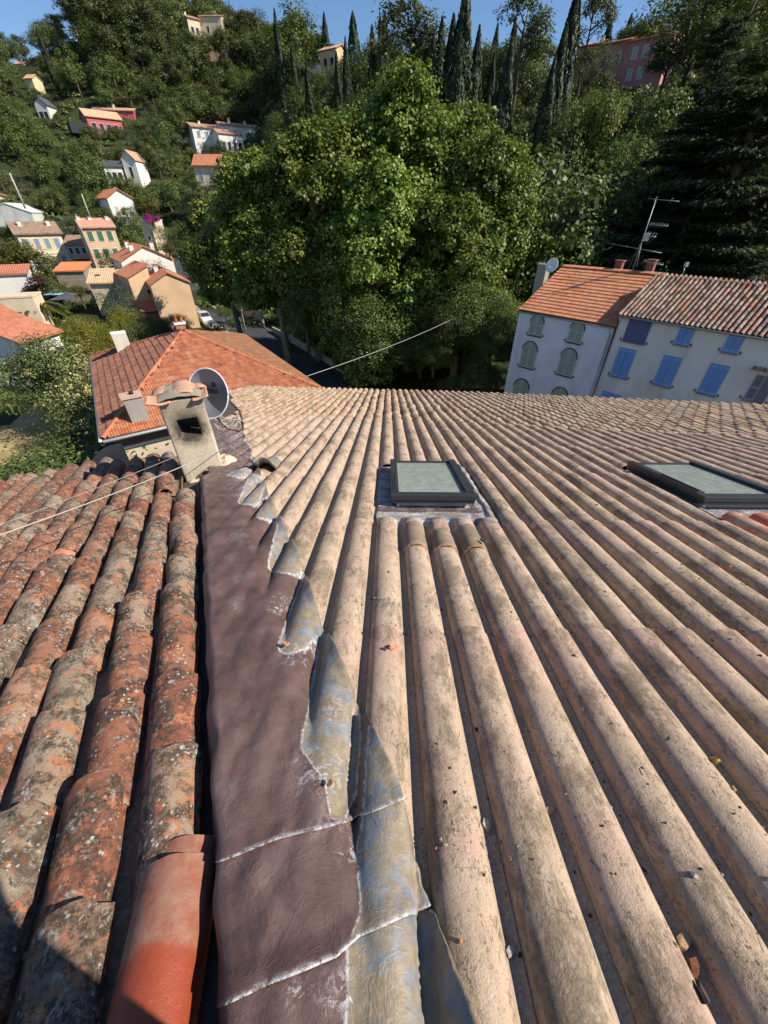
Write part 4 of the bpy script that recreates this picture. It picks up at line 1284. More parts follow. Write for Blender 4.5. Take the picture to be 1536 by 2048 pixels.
def shutter_plank(w, h, m1, m2, sidel):
    b = MB(); n = 3; t = .04
    for k in range(n):
        a = w * k / n
        b.box((a + w / n / 2, -t / 2, h / 2), (w / n - .014, t, h), m1)
    for k in range(1, n): b.box((w * k / n, -t - .004, h / 2), (.018, .012, h - .02), m2)
    for z in (.12, h - .14): b.box((w / 2, -t - .012, z), (w - .02, .018, .10), m2)
    me = b.mesh('shutter')
    if sidel < 0: me.transform(Matrix.Scale(-1, 4, (1, 0, 0))); me.flip_normals()
    return me
def fwin(parent, bl, br, tp, style):
    x0, z0 = fp(*bl); x1, z0b = fp(*br); z1 = fp(*tp)[1]
    z0 = (z0 + z0b) / 2; w, h = x1 - x0, z1 - z0
    b = MB()
    arch = style == 'arch'
    if arch:
        pts = [(w / 2 + (w / 2 + .05) * math.cos(q), h - w / 2 + (w / 2 + .05) * math.sin(q)) for q in np.linspace(0, math.pi, 11)]
        for (xa, za), (xb, zb) in zip(pts, pts[1:]):
            c = Vector((w / 2, 0, h - w / 2))
            pa, pb = Vector((xa, 0, za)), Vector((xb, 0, zb))
            ia, ib = c + (pa - c) * .90, c + (pb - c) * .90
            b.add([(p.x, y, p.z) for y in (-.055, .02) for p in (pa, pb, ib, ia)], [(0, 1, 2, 3), (0, 4, 5, 1), (2, 6, 7, 3)], M_DGREEN)
    b.box((w / 2, .03, h * .45), (w, .05, h * .9), M_DARK)
    b.box((w / 2, -.04, -.04), (w + .08, .16, .07), M_SILL if not arch else M_DGREEN)
    f = b.build('window', parent, fM(x0, 0, z0))
    for sx in (-.14, w + .14):
        d_ = MB(); d_.box((sx, -.05, .1), (.05, .09, .16), M_DARK); d_.build('shutter_dog', f, fM(x0, 0, z0))
    hw = w / 2 - .012
    if arch: a, c = shutter_louvre(hw, h, True, M_GREEN, M_GREENL, 1), shutter_louvre(hw, h, True, M_GREEN, M_GREENL, -1)
    elif style == 'grey': a, c = shutter_louvre(hw, h, False, M_GREYS, plain('pale_grey_paint', (.36, .36, .38)), 1), shutter_louvre(hw, h, False, M_GREYS, M_GREYS, -1)
    else:
        m1, m2 = (M_BLUE, M_BLUEL) if style == 'blue' else (M_NAVY, M_NAVY)
        a, c = shutter_plank(hw, h, m1, m2, 1), shutter_plank(hw, h, m1, m2, -1)
    inst('shutter', a, f, fM(x0, -.012, z0)); inst('shutter', c, f, fM(x1, -.012, z0))
for q in (((1056, 668), (1082, 674), (1077, 630)), ((1133, 683), (1161, 688), (1160, 643)), ((1038, 732), (1066.5, 738), (1063, 683)), ((1112, 748), (1143, 753.5), (1143, 697)), ((1020, 808), (1050, 815), (1043, 757)), ((1093, 826), (1124, 832), (1118, 773))):
    fwin(whouse, *q, 'arch')
fwin(bhouse, (1244, 682), (1288.6, 688), (1281, 641), 'navy')
for q in (((1347, 688), (1376, 692), (1378, 654)), ((1442, 703), (1473.5, 708), (1476, 669)), ((1220, 751), (1252.5, 757), (1256, 697)), ((1304.6, 768), (1340, 774), (1347, 713)), ((1393, 785), (1430, 792), (1441, 729)), ((1186, 838), (1222, 844), (1222, 785))):
    fwin(bhouse, *q, 'blue')
fwin(bhouse, (1484, 799), (1526, 806), (1530, 751), 'grey')
x, z = fp(1520, 741)
for k in range(6): inst('canopy_tile', bc[0], bhouse, fM(x - .3 + k * .24, -.42, z) @ Matrix.Rotation(.3, 4, 'X'))
# chimneys, dish and aerials on the ridge
def ridge_pt(px, py, off=0): return on_pl(px, py, fM(0, dW + off, 0).translation, fy)
P = on_pl(1081, 566, fM(0, dW * .62, 0).translation, fy)
house_chimney(whouse, P, .85, .6, 1.3, math.atan2(fx.y, fx.x), M_CHG, M_CHG, label='square grey chimney at the left end of the ridge', capw=.02)
dish(on_pl(1104, 531, P - fy * .55, fy), 215, 20, .50, 'white satellite dish on the chimney of the lilac house', plain('white_dish', (.74, .76, .76), .4, .4), 'satellite', False, None, True)
M_BRICK = plain('dull_brick', (.26, .11, .075), .9, .2, .3, 30)
for px, py, hgt in ((1234, 545, .75), (1296, 548, .85)):
    house_chimney(whouse if px < 1250 else bhouse, ridge_pt(px, py, .8), .55, .4, hgt, math.atan2(fx.y, fx.x), M_BRICK, M_BRICK, 0, label='small brick chimney with a tile hood behind the ridge')
ax = empty('tv_aerial', ridge_pt(1264, 548, .4)); tag(ax, 'tall thin television aerial mast with several crossbars between the two roofs', 'aerial')
mt, bs = ridge_pt(1312, 398, .4), ridge_pt(1258, 562, .4)
mt = bs + Vector((0, 0, (mt - bs).length * .985))
def apx(px, py): return on_pl(px, py, bs, fy)
mt = apx(1312, 398); 
b = MB(); b.tube([bs, mt], .035, M_STEEL, 6); b.tube([bs + fx * .35, mt.lerp(bs, .5)], .012, M_STEEL, 5); b.tube([bs - fx * .8 - Vector((0, 0, 1.6)), mt.lerp(bs, .45)], .008, M_STEEL, 4); b.build('mast', ax, Matrix())
def boom(pa, pb, nel, ell, r=.018, name='boom'):
    A, B = apx(*pa), apx(*pb)
    b = MB(); b.tube([A, B], r, M_STEEL, 5)
    o = b.build(name, ax, Matrix())
    d = (B - A).normalized(); s = (fy * .8 + Vector((0, 0, .6))).normalized()
    for k in range(nel):
        c = A.lerp(B, (k + .5) / nel); e = MB(); e.tube([c - s * ell, c + s * ell], r * .5, M_STEEL, 4); e.build('element', o, Matrix())
boom((1296, 397), (1358, 403), 2, .25)
boom((1298, 449), (1336, 452), 7, .22)
boom((1290, 470), (1312, 474), 4, .35)
boom((1214, 486), (1323, 506), 4, .12)
boom((1210, 500), (1224, 494), 1, .1)
boom((1286, 522), (1326, 530), 10, .18)
b = MB(); A = apx(1292, 474); b.box((0, 0, 0), (.45, .08, .5), M_STEEL, Matrix.Translation(A)); b.build('reflector', ax, Matrix())
fl = empty('floodlight', ridge_pt(1366, 552, .2)); tag(fl, 'small floodlight on a short pole above the mottled canal tile ridge', 'lamp')
b = MB(); b.tube([ridge_pt(1364, 556, .2), ridge_pt(1370, 532, .2)], .03, M_STEEL, 5); b.build('pole', fl, Matrix())
b = MB(); b.box((0, 0, 0), (.32, .12, .28), M_STEEL, Matrix.Translation(ridge_pt(1373, 529, .2)) @ Matrix.Rotation(.4, 4, 'Z')); b.build('lamp_head', fl, Matrix())
# ================================================================== GROUND, ROAD
T_AZ = [-180, -95, -60, -45, -35, -25, -15, -8, 0, 8, 16, 24, 34, 48, 70, 110, 180]
T_D = [0, 30, 45, 60, 85, 115, 135, 160, 190, 230, 290, 340, 420, 600, 1500]
_f = [-16.5] * 15
T_Z = [_f, _f,
  [-16.5, -16.5, -16.5, -16.5, -16.5, -15, -13, -8, -2, 8, 25, 38, 50, 60, 60],
  [-16.5, -16.5, -16.5, -16.5, -16.5, -15, -12.5, -7, 0, 12, 34, 50, 58, 62, 60],
  [-16.5, -16.5, -16.5, -16.5, -16.5, -14.5, -11.5, -6, 5, 22, 46, 58, 62, 64, 60],
  [-16.5, -16.5, -16.5, -16.5, -16.5, -14.5, -10, -3, 8, 25, 62, 72, 76, 76, 60],
  [-16.5, -16.5, -16.5, -16.5, -16.3, -12, -6, 1, 10, 28, 58, 72, 74, 74, 60],
  [-16.5, -16.5, -16.5, -16.5, -13, -3, 7, 18, 33, 45, 50, 52, 52, 52, 52],
  [-16.5, -16.5, -16.5, -15, -8, 6, 18, 27, 32, 36, 38, 40, 42, 44, 44],
  [-16.5, -16.5, -16.5, -14, -4, 10, 20, 26, 30, 33, 35, 36, 38, 40, 40],
  [-16.5, -16.5, -16.5, -13, -1, 11, 19, 25, 29, 32, 34, 36, 38, 40, 40],
  [-16.5, -16.5, -16.5, -13, -1, 12, 20, 27, 31, 34, 36, 38, 40, 42, 42],
  [-16.5, -16.5, -16.5, -12, 0, 14, 22, 30, 36, 38, 40, 42, 44, 46, 46],
  [-16.5, -16.5, -16.5, -12, 0, 14, 24, 32, 38, 40, 42, 44, 46, 48, 48],
  [-16.5, -16.5, -16.5, -14, -6, 4, 12, 20, 26, 30, 32, 34, 36, 40, 40], _f, _f]
T_ZA = np.array(T_Z)
def ground(x, y):
    az = math.degrees(math.atan2(x, y)); D = math.hypot(x, y)
    i = min(len(T_AZ) - 2, max(0, int(np.searchsorted(T_AZ, az)) - 1))
    t = (az - T_AZ[i]) / (T_AZ[i + 1] - T_AZ[i]); t = t * t * (3 - 2 * t)
    z0, z1 = np.interp(D, T_D, T_ZA[i]), np.interp(D, T_D, T_ZA[i + 1])
    return ZC + z0 + (z1 - z0) * t
def at_g(px, py, dmax=600):
    r = ray(px, py); h = math.hypot(r.x, r.y); r = r / h
    lo = 12.0; D = lo
    while D < dmax:
        P = CAM + r * D
        if P.z < ground(P.x, P.y):
            a, b = lo, D
            for _ in range(18):
                m = (a + b) / 2; Q = CAM + r * m
                if Q.z < ground(Q.x, Q.y): b = m
                else: a = m
            Q = CAM + r * b; return Q
        lo = D; D += 1.0
    return None
def mat_hill():
    m = MT('dry_hill_ground', .95, .1)
    v = m.vec('Object', False)
    b = m.ramp(m.noise(v, .05, 6, .7), [(.34, (.022, .032, .013)), (.56, (.045, .052, .02)), (.64, (.13, .105, .05)), (.78, (.30, .22, .10))])
    b = m.mix(m.math('MULTIPLY', m.step(m.noise(v, .8, 5, .75), .45, .62), .5), b, (.06, .06, .025))
    m.col(b); m.bump(m.noise(v, 2.5, 5, .7), .6, .2); return m.mat
b = MB()
azs = list(range(-180, -70, 10)) + [-70 + 1.25 * k for k in range(int(145 / 1.25))] + list(range(75, 181, 10))
ds = [0, 8, 16, 24, 32, 40] + [48 + 6 * k for k in range(52)] + [380, 420, 480, 560, 700, 900, 1500]
vs = []
for a in azs:
    for d in ds:
        x, y = d * math.sin(R_(a)), d * math.cos(R_(a))
        z = ground(x, y)
        if d > 60: z += 1.2 * mn.noise(Vector((x * .03, y * .03, 1))) * min(1, (d - 60) / 40)
        vs.append((x, y, z))
n = len(ds)
b.add(vs, [(i * n + j, (i + 1) * n + j, (i + 1) * n + j + 1, i * n + j + 1) for i in range(len(azs) - 1) for j in range(n - 1)], mat_hill(), True)
tag(b.build('hillside'), kind='structure')

def strip(name, pts, w0, w1, z, mat, kind='structure', hgt=0.0, sub=6):
    """ribbon along ground points, between lateral offsets w0..w1 (right positive)"""
    P = []
    for a, c in zip(pts, pts[1:]):
        for k in range(sub): P.append(Vector(a).lerp(Vector(c), k / sub))
    P.append(Vector(pts[-1]))
    b = MB(); vs = []
    for i, p in enumerate(P):
        t = P[min(i + 1, len(P) - 1)] - P[max(i - 1, 0)]; t.z = 0; t.normalize()
        s = Vector((t.y, -t.x, 0))
        for w, zz in ((w0, z), (w1, z)) if not hgt else ((w0, z - .6), (w0, z + hgt), (w1, z + hgt), (w1, z - .6)):
            q = p + s * w
            vs.append((q.x, q.y, max(ground(p.x, p.y), p.z) + zz))
    m = 2 if not hgt else 4
    fs = []
    for i in range(len(P) - 1):
        for k in range(m - 1):
            fs.append((i * m + k, i * m + k + 1, (i + 1) * m + k + 1, (i + 1) * m + k)[::-1])
    if hgt: fs += [tuple(range(m)), tuple(range((len(P) - 1) * m, len(P) * m))[::-1]]
    b.add(vs, fs, mat)
    o = b.build(name)
    if kind: o['kind'] = kind
    return o
def mat_asphalt():
    m = MT('asphalt', .9, .2); v = m.vec('Object', False)
    m.col(m.ramp(m.noise(v, .7, 5, .7), [(.3, (.040, .042, .048)), (.7, (.075, .075, .08))])); m.bump(m.noise(v, 12, 3), .3, .02); return m.mat
M_ASPH = mat_asphalt()
M_PAVE = plain('pale_pavement', (.24, .235, .225), .9, .2, .2, 2)
M_RETW = stucco('retaining_render', (.42, .36, .28), .5)
RD = [at_g(x, y) for x, y in ((330, 478), (352, 512), (374, 545), (405, 592), (446, 633), (505, 672), (570, 708), (640, 752), (705, 800))]
strip('road', RD, -3.6, 3.0, .05, M_ASPH)
strip('pavement', RD, 3.0, 4.8, .05, M_PAVE, hgt=.13)
strip('kerb', RD, -3.8, -3.6, .05, M_PAVE, hgt=.12)
o = strip('road_marking', RD, 2.72, 2.84, .056, M_WHITEP)
RW = [at_g(x, y) for x, y in ((372, 512), (398, 545), (432, 582), (470, 612), (530, 652))]
tag(strip('retaining_wall', RW, .0, .35, .0, M_RETW, kind=None, hgt=2.3), 'beige retaining wall along the road below the plane trees', 'wall')
RW2 = [at_g(x, y) for x, y in ((548, 664), (600, 692), (660, 728), (720, 765))]
tag(strip('park_wall', RW2, .0, .3, .0, M_RETW, kind=None, hgt=.9), 'low wall beside the lower road under the plane trees', 'wall')
# dry meadow at the lower left
def mat_straw():
    m = MT('dry_straw', .95, .1); v = m.vec('Object', False)
    m.col(m.ramp(m.noise(v, .9, 6, .7), [(.3, (.20, .15, .06)), (.5, (.42, .31, .14)), (.7, (.52, .40, .20))])); m.bump(m.noise(v, 6, 4), .5, .1); return m.mat
b = MB(); mp = [at_g(x, y) for x, y in ((-30, 930), (150, 935), (130, 800), (85, 795), (20, 850), (-60, 860))]
b.poly([(p.x, p.y, p.z + .03) for p in mp], mat_straw()); tag(b.build('meadow'), kind='structure')
def tower_pole(name, base, top, r, mat, label, cat):
    b = MB(); b.tube([base - Vector((0, 0, .5)), base.lerp(top, .5), top], [r, r * .85, r * .65], mat, 8); return tag(b.build(name), label, cat)
M_POLE = plain('concrete_pole', (.46, .43, .38), .9, .2, .15, 3)
gp = at_g(491, 664); ptop = at_d(456, 505, math.hypot(gp.x, gp.y)); ptop = Vector((gp.x, gp.y, ptop.z))
up_ = empty('utility_pole', gp); tag(up_, 'grey concrete utility pole beside the shaded road in front of the plane trees', 'pole')
b = MB(); b.tube([gp - Vector((0, 0, .5)), ptop], [.17, .11], M_POLE, 8); b.build('pole', up_, Matrix())
b = MB(); b.tube([ptop - Vector((0, 0, 4)), ptop + Vector((.9, -.3, -3.6))], .05, M_STEEL, 6); b.box((0, 0, 0), (.7, .25, .12), M_WHITEP, Matrix.Translation(ptop + Vector((1.1, -.35, -3.6)))); b.build('lamp_arm', up_, Matrix())
b = MB(); b.box((0, 0, 0), (.4, .3, .6), M_STEEL, Matrix.Translation(gp + Vector((0, -.25, 4)))); b.build('junction_box', up_, Matrix())
def slim(px0, py0, px1, py1, D, r, label):
    top = at_d(px0, py0, D); bt = at_d(px1, py1, D); bt = Vector((top.x, top.y, bt.z))
    tower_pole('street_pole', bt, top, r, M_POLE, label, 'pole')
slim(19, 346, 46, 412, 150, .22, 'pale tall pole by the upper left road above the weathered white house')
slim(163, 388, 180, 432, 140, .17, 'pale pole rising behind the roof of the green-shuttered house')
slim(151, 428, 168, 500, 127, .10, 'thin grey pole between the pink house and the green-shuttered house')
# street things
def street(name, px, py, build, label, cat, group=None):
    P = at_g(px, py); P.z += .12
    o = empty(name, P); tag(o, label, cat, group); build(o, P); return o
def b_bin(o, P):
    b = MB(); b.box((0, 0, .62), (.62, .62, 1.24), plain('bin_green', (.10, .17, .15), .6, .3)); b.build('bin_body', o)
    b = MB(); b.box((0, 0, 1.30), (.70, .70, .12), M_GREYS); b.build('bin_lid', o)
street('litter_bin', 637, 724, b_bin, 'green-grey litter bin on the pavement by the plane trunks', 'bin')
def b_boll(o, P):
    b = MB(); b.lathe([(.06, 0), (.06, .9), (.09, .95), (.05, 1.05)], M_DARK, 8); b.build('post', o)
for k, (x, y) in enumerate(((443, 655), (449, 661), (528, 652), (534, 655))):
    street('bollard', x, y, b_boll, ('dark bollard nearest the silver van', 'dark bollard just below the one nearest the silver van', 'dark bollard under the plane trees, uphill one of the pair', 'dark bollard under the plane trees, downhill one of the pair')[k], 'bollard', 'bollards along the road')

# ---- vehicles
M_TYRE = plain('tyre_rubber', (.02, .02, .02), .9, .2)
M_LAMP = plain('lamp_glass', (.55, .55, .55), .15, .6)
def car(P, yaw, paint, label, van=False, cat='car'):
    o = empty('parked_van' if van else 'parked_car', P, yaw); tag(o, label, cat)
    L, W, H = (4.4, 1.8, 1.85) if van else (4.1, 1.75, 1.45)
    sec = [(-L / 2, .35, .75), (-L / 2 + .05, .3, H * .95), (-L * .1, .28, H), (L * .12, .28, H * .98), (L * .27, .28, H * .62), (L * .46, .28, H * .52), (L / 2, .35, H * .4)] if van else \
          [(-L / 2, .35, .8), (-L * .42, .3, .95), (-L * .25, .28, H), (L * .05, .28, H), (L * .22, .28, .95), (L * .45, .28, .8), (L / 2, .35, .6)]
    b = MB(); vs = []
    for y, z0, z1 in sec:
        tuck = .86 if z1 > H * .9 else .97
        vs += [(-W / 2, y, z0), (-W / 2, y, (z0 + min(z1, .95)) / 2 + .2), (-W / 2 * tuck, y, z1), (W / 2 * tuck, y, z1), (W / 2, y, (z0 + min(z1, .95)) / 2 + .2), (W / 2, y, z0)]
    n = 6
    fs = [(i * n + k, (i + 1) * n + k, (i + 1) * n + k + 1, i * n + k + 1) for i in range(len(sec) - 1) for k in range(5)] + [(0, 1, 2, 3, 4, 5), tuple(range((len(sec) - 1) * n, len(sec) * n))[::-1]]
    b.add(vs, [f[::-1] for f in fs], paint)
    body = b.build('body', o); bv = body.modifiers.new('bevel', 'BEVEL'); bv.width = .05; bv.segments = 2
    i0, i1 = (3, 4)
    def lerp(a, c, t): return [a[q] + (c[q] - a[q]) * t for q in range(3)]
    a, c = sec[i0], sec[i1]
    b = MB(); y0, y1, z0, z1 = a[0] + .05, c[0] - .05, a[2] - .03, c[2] + .04
    b.add([(-W * .40, y0, z0 + .02), (W * .40, y0, z0 + .02), (W * .45, y1, z1 + .03), (-W * .45, y1, z1 + .03)], [(0, 1, 2, 3)[::-1]], M_PANE); b.build('windscreen', o)
    for s in (-1, 1):
        b = MB(); b.add([(s * (W / 2 - .04), -L * .35, 1.02), (s * (W / 2 - .04), L * .18, 1.0), (s * (W / 2 * .9 + .0), L * .08, H * .92), (s * (W / 2 * .9), -L * .3, H * .92)], [(0, 1, 2, 3)], M_PANE); b.build('side_window', o)
        b = MB(); b.box((s * W * .36, L / 2 - .02, .68), (.34, .12, .18), M_LAMP); b.build('headlight', o)
        for y in (-L * .3, L * .32):
            b = MB(); b.lathe([(.20, -.11), (.31, -.11), (.32, .0), (.31, .11), (.20, .11)], M_TYRE, 14, Matrix.Translation((s * (W / 2 - .1), y, .32)) @ Matrix.Rotation(math.pi / 2, 4, 'Y')); b.build('wheel', o)
    return o
vp = at_g(412, 646); vp.z += .06
rdir = (RD[5] - RD[4]); vyaw = math.atan2(-rdir.x, rdir.y)
car(vp, vyaw, plain('silver_paint', (.55, .57, .58), .35, .5, .03), 'silver van parked at the road edge beside the dappled gable house', True, 'van')
cp = at_g(347, 513); cp.z += .06
car(cp, vyaw, plain('white_car_paint', (.75, .75, .74), .35, .5, .03), 'small white car far up the shaded road')
cp = at_g(249, 616); cp.z += .06
car(cp, vyaw + 1.2, plain('white_car_paint', (.75, .75, .74), .35, .5, .03), 'white vehicle parked in shade in the yard under the olive tree', True, 'van')
# ================================================================== THE VILLAGE
HB = []                       # picture boxes of the houses, so that scattered trees do not hide them
def ribbed(b, q0, q1, q2, q3, mat, pitch=.34, amp=.055):
    """tile rows running from eave q0-q1 up to q3-q2"""
    q0, q1, q2, q3 = map(Vector, (q0, q1, q2, q3))
    W = (q1 - q0).length; n = max(2, int(W / pitch))
    nr = (q1 - q0).cross(q3 - q0).normalized()
    vs = []
    for i in range(n * 2 + 1):
        t = i / (2 * n); h = amp if i % 2 else 0.0
        vs += [tuple(q0.lerp(q1, t) + nr * (h + .02)), tuple(q3.lerp(q2, t) + nr * (h + .02))]
    b.add(vs, [(2 * i, 2 * i + 2, 2 * i + 3, 2 * i + 1) for i in range(2 * n)], mat)
def mat_vroof(name, cols, moss=.3):
    m = MT(name, .9, .2); v = m.vec('Object', True)
    c = m.ramp(m.noise(v, 2.2, 4, .8), cols)
    c = m.mix(m.math('MULTIPLY', m.step(m.noise(v, .6, 5, .7), .5, .68), moss), c, (.12, .085, .06))
    c = m.mix(m.math('MULTIPLY', m.step(m.noise(v, 5, 3, .8), .58, .66), .5), c, (.55, .42, .31))
    m.col(c); return m.mat
VR_RED = mat_vroof('red_village_tile', [(.3, (.33, .10, .055)), (.5, (.45, .16, .085)), (.7, (.52, .24, .15))])
VR_BRN = mat_vroof('brown_village_tile', [(.3, (.19, .11, .075)), (.5, (.30, .185, .125)), (.7, (.43, .30, .22))], .45)
VR_ORG = mat_vroof('orange_village_tile', [(.3, (.52, .17, .06)), (.6, (.60, .22, .09)), (.75, (.62, .27, .13))], .1)
VR_CRM = mat_vroof('cream_village_tile', [(.3, (.50, .24, .12)), (.5, (.60, .38, .22)), (.7, (.68, .50, .33))], .15)
VR_PINK = mat_vroof('pink_village_tile', [(.3, (.42, .20, .13)), (.5, (.50, .27, .18)), (.7, (.58, .36, .26))], .3)
VR_DRK = mat_vroof('slate_village_roof', [(.3, (.045, .05, .06)), (.7, (.09, .095, .11))], .2)
W_YEL = stucco('yellow_render', (.66, .53, .30), .2); W_WHT = stucco('white_render', (.76, .72, .64), .25); W_TAN = stucco('tan_render', (.64, .45, .27), .2)
W_PNK = stucco('pink_brown_render', (.42, .30, .24), .2); W_CRM = stucco('cream_village_render', (.70, .56, .39), .25); W_RED = stucco('raspberry_render', (.52, .13, .13), .15)
W_OLD = stucco('weathered_white_render', (.60, .58, .52), .6); W_ROSE = stucco('dull_rose_render', (.50, .22, .19), .35); W_APR = stucco('apricot_render', (.66, .44, .26), .15)
def mat_stone():
    m = MT('rubble_stone', .95, .1); v = m.vec('Object', False)
    e = m.vor(v, 2.6, 'DISTANCE_TO_EDGE')
    c = m.ramp(m.noise(v, 2.0, 3), [(.3, (.20, .165, .12)), (.7, (.40, .33, .24))])
    m.col(m.mix(m.math('SUBTRACT', 1.0, m.step(e, .02, .10)), c, (.30, .26, .2))); m.bump(e, .6, .05); return m.mat
W_STN = mat_stone()
SH = {'grey': plain('blue_grey_shutter', (.23, .26, .32), .7, .2), 'green': plain('village_green_shutter', (.075, .14, .085), .7, .2), 'brown': plain('brown_shutter', (.12, .055, .035), .7, .2),
      'dark': plain('dark_shutter', (.035, .04, .05), .7, .2), 'lite': plain('pale_shutter', (.42, .40, .38), .7, .2)}
WMESH = {}
def vwin_mesh(w, h, style):
    k = (round(w, 1), round(h, 1), style)
    if k not in WMESH:
        f = MB(); f.box((0, -.02, h / 2), (w + .16, .08, .09), W_WHT); f.box((0, -.02, h + .03), (w + .16, .08, .10), W_WHT)
        for s in (-1, 1): f.box((s * (w / 2 + .06), -.02, h / 2), (.1, .07, h), W_WHT)
        p = MB(); p.box((0, .0, h / 2), (w, .03, h), M_PANE)
        s = None
        if style in SH:
            s = MB()
            for q in (-1, 1):
                s.box((q * w / 4, -.035, h / 2), (w / 2 - .03, .035, h - .03), SH[style])
        elif style.startswith('open'):
            s = MB(); c = SH[style[4:] or 'brown']
            for q in (-1, 1): s.box((q * (w * .77), -.05, h / 2), (w / 2, .04, h), c)
        f2 = MB(); f2.box((0, -.02, -.05), (w + .2, .14, .08), W_WHT); f2.box((0, -.015, h + .05), (w + .16, .06, .10), W_WHT)
        for q in (-1, 1): f2.box((q * (w / 2 + .05), -.015, h / 2), (.10, .06, h - .002), W_WHT)
        WMESH[k] = (f2.mesh('window'), p.mesh('pane'), s.mesh('shutter') if s else None)
    return WMESH[k]
def put_window(parent, M, w, h, style):
    f, p, s = vwin_mesh(w, h, style)
    o = inst('window', f, parent, M)
    inst('pane', p, o, M)
    if s: inst('shutter', s, o, M)
def vhouse(label, p1, D1, p2, D2, dep, h, wall, roof, kind='gx', rise=1.8, wins=(), side=(), ov=.35, chim=(), name='village_house', extra=None, box=True, under=9.0):
    E1, E2 = at_d(*p1, D1), at_d(*p2, D2)
    z = (E1.z + E2.z) / 2
    ex = E2 - E1; ex.z = 0; w = ex.length; ex.normalize(); ey = Vector((-ex.y, ex.x, 0))
    O = Vector((E1.x, E1.y, z - h))
    M = Matrix((ex, ey, Vector((0, 0, 1)))).transposed().to_4x4(); M.translation = O
    o = bpy.data.objects.new(name, None); COL.objects.link(o); o.matrix_basis = M; tag(o, label, 'house')
    b = MB()
    if kind == 'gx': pr = [(0, -under), (dep, -under), (dep, h), (dep / 2, h + rise), (0, h)]; ax = 'x'
    elif kind == 'gy': pr = [(0, -under), (w, -under), (w, h), (w / 2, h + rise), (0, h)]; ax = 'y'
    elif kind == 'shx': pr = [(0, -under), (dep, -under), (dep, h + rise), (0, h)]; ax = 'x'
    elif kind == 'shy': pr = [(0, -under), (w, -under), (w, h + rise), (0, h)]; ax = 'y'
    else: pr = [(0, -under), (dep, -under), (dep, h), (0, h)]; ax = 'x'
    n = len(pr)
    if ax == 'x':
        vs = [(0, a, c) for a, c in pr] + [(w, a, c) for a, c in pr]
        fs = [tuple(range(n))[::-1], tuple(range(n, 2 * n))] + [(i, (i + 1) % n, n + (i + 1) % n, n + i) for i in range(n)]
    else:
        vs = [(a, 0, c) for a, c in pr] + [(a, dep, c) for a, c in pr]
        fs = [tuple(range(n)), tuple(range(n, 2 * n))[::-1]] + [(i, n + i, n + (i + 1) % n, (i + 1) % n) for i in range(n)]
    b.add(vs, fs, wall); b.build('wall', o, M)
    b = MB(); t = .16
    def slab(a, c, d, e):      # eave a->c, ridge e->d
        ribbed(b, a, c, d, e, roof)
        A = [Vector(q) for q in (a, c, d, e)]
        B = [q - Vector((0, 0, t)) for q in A]
        b.add([tuple(q) for q in A + B], [(7, 6, 5, 4), (0, 4, 5, 1), (1, 5, 6, 2), (3, 7, 4, 0), (2, 6, 7, 3)], roof)
    k = t * .6
    if kind == 'gx':
        s = rise / (dep / 2) * ov
        slab((-ov, -ov, h - s + k), (w + ov, -ov, h - s + k), (w + ov, dep / 2, h + rise + k), (-ov, dep / 2, h + rise + k))
        slab((w + ov, dep + ov, h - s + k), (-ov, dep + ov, h - s + k), (-ov, dep / 2, h + rise + k), (w + ov, dep / 2, h + rise + k))
    elif kind == 'gy':
        s = rise / (w / 2) * ov
        slab((-ov, dep + ov, h - s + k), (-ov, -ov, h - s + k), (w / 2, -ov, h + rise + k), (w / 2, dep + ov, h + rise + k))
        slab((w + ov, -ov, h - s + k), (w + ov, dep + ov, h - s + k), (w / 2, dep + ov, h + rise + k), (w / 2, -ov, h + rise + k))
    elif kind == 'shx':
        s = rise / dep * ov
        slab((-ov, -ov, h - s + k), (w + ov, -ov, h - s + k), (w + ov, dep + ov, h + rise + s + k), (-ov, dep + ov, h + rise + s + k))
    elif kind == 'shy':
        s = rise / w * ov
        slab((-ov, dep + ov, h - s + k), (-ov, -ov, h - s + k), (w + ov, -ov, h + rise + s + k), (w + ov, dep + ov, h + rise + s + k))
    elif kind == 'hip':
        a = min(w, dep) / 2; r0, r1 = (a, dep / 2), (w - a, dep / 2)
        z0, z1 = h + k - .05, h + rise + k
        cs = [(-ov, -ov, z0), (w + ov, -ov, z0), (w + ov, dep + ov, z0), (-ov, dep + ov, z0)]
        R0, R1 = (r0[0], r0[1], z1), (r1[0], r1[1], z1)
        ribbed(b, cs[0], cs[1], R1, R0, roof); ribbed(b, cs[2], cs[3], R0, R1, roof); ribbed(b, cs[1], cs[2], R1, R1, roof); ribbed(b, cs[3], cs[0], R0, R0, roof)
        b.poly([(c[0], c[1], c[2] - .05) for c in cs[::-1]], roof)
    else:
        b.box((w / 2, dep / 2, h + .12), (w + .12, dep + .12, .24), roof)
    ro = b.build('roof', o, M)
    for cx, cy, ch in chim:
        c = MB(); zz = h + rise * .5; c.box((cx * w, cy * dep, zz + ch / 2), (.7, .5, ch + 1.2), W_WHT); c.box((cx * w, cy * dep, zz + ch + .66), (.85, .65, .12), roof); c.build('chimney', ro, M)
    for (cols, zs, ww, wh, st, m0, m1) in wins:
        for zz in zs:
            for c in range(cols):
                x = w * (m0 + (m1 - m0) * (c + .5) / cols)
                put_window(o, M @ Matrix.Translation((x, 0, zz)), ww, wh, st)
    for (cols, zs, ww, wh, st, m0, m1) in side:
        for zz in zs:
            for c in range(cols):
                y = dep * (m0 + (m1 - m0) * (c + .5) / cols)
                put_window(o, M @ Matrix.Translation((w, y, zz)) @ Matrix.Rotation(math.pi / 2, 4, 'Z'), ww, wh, st)
    if extra: extra(o, M, w, h, dep)
    xs = []
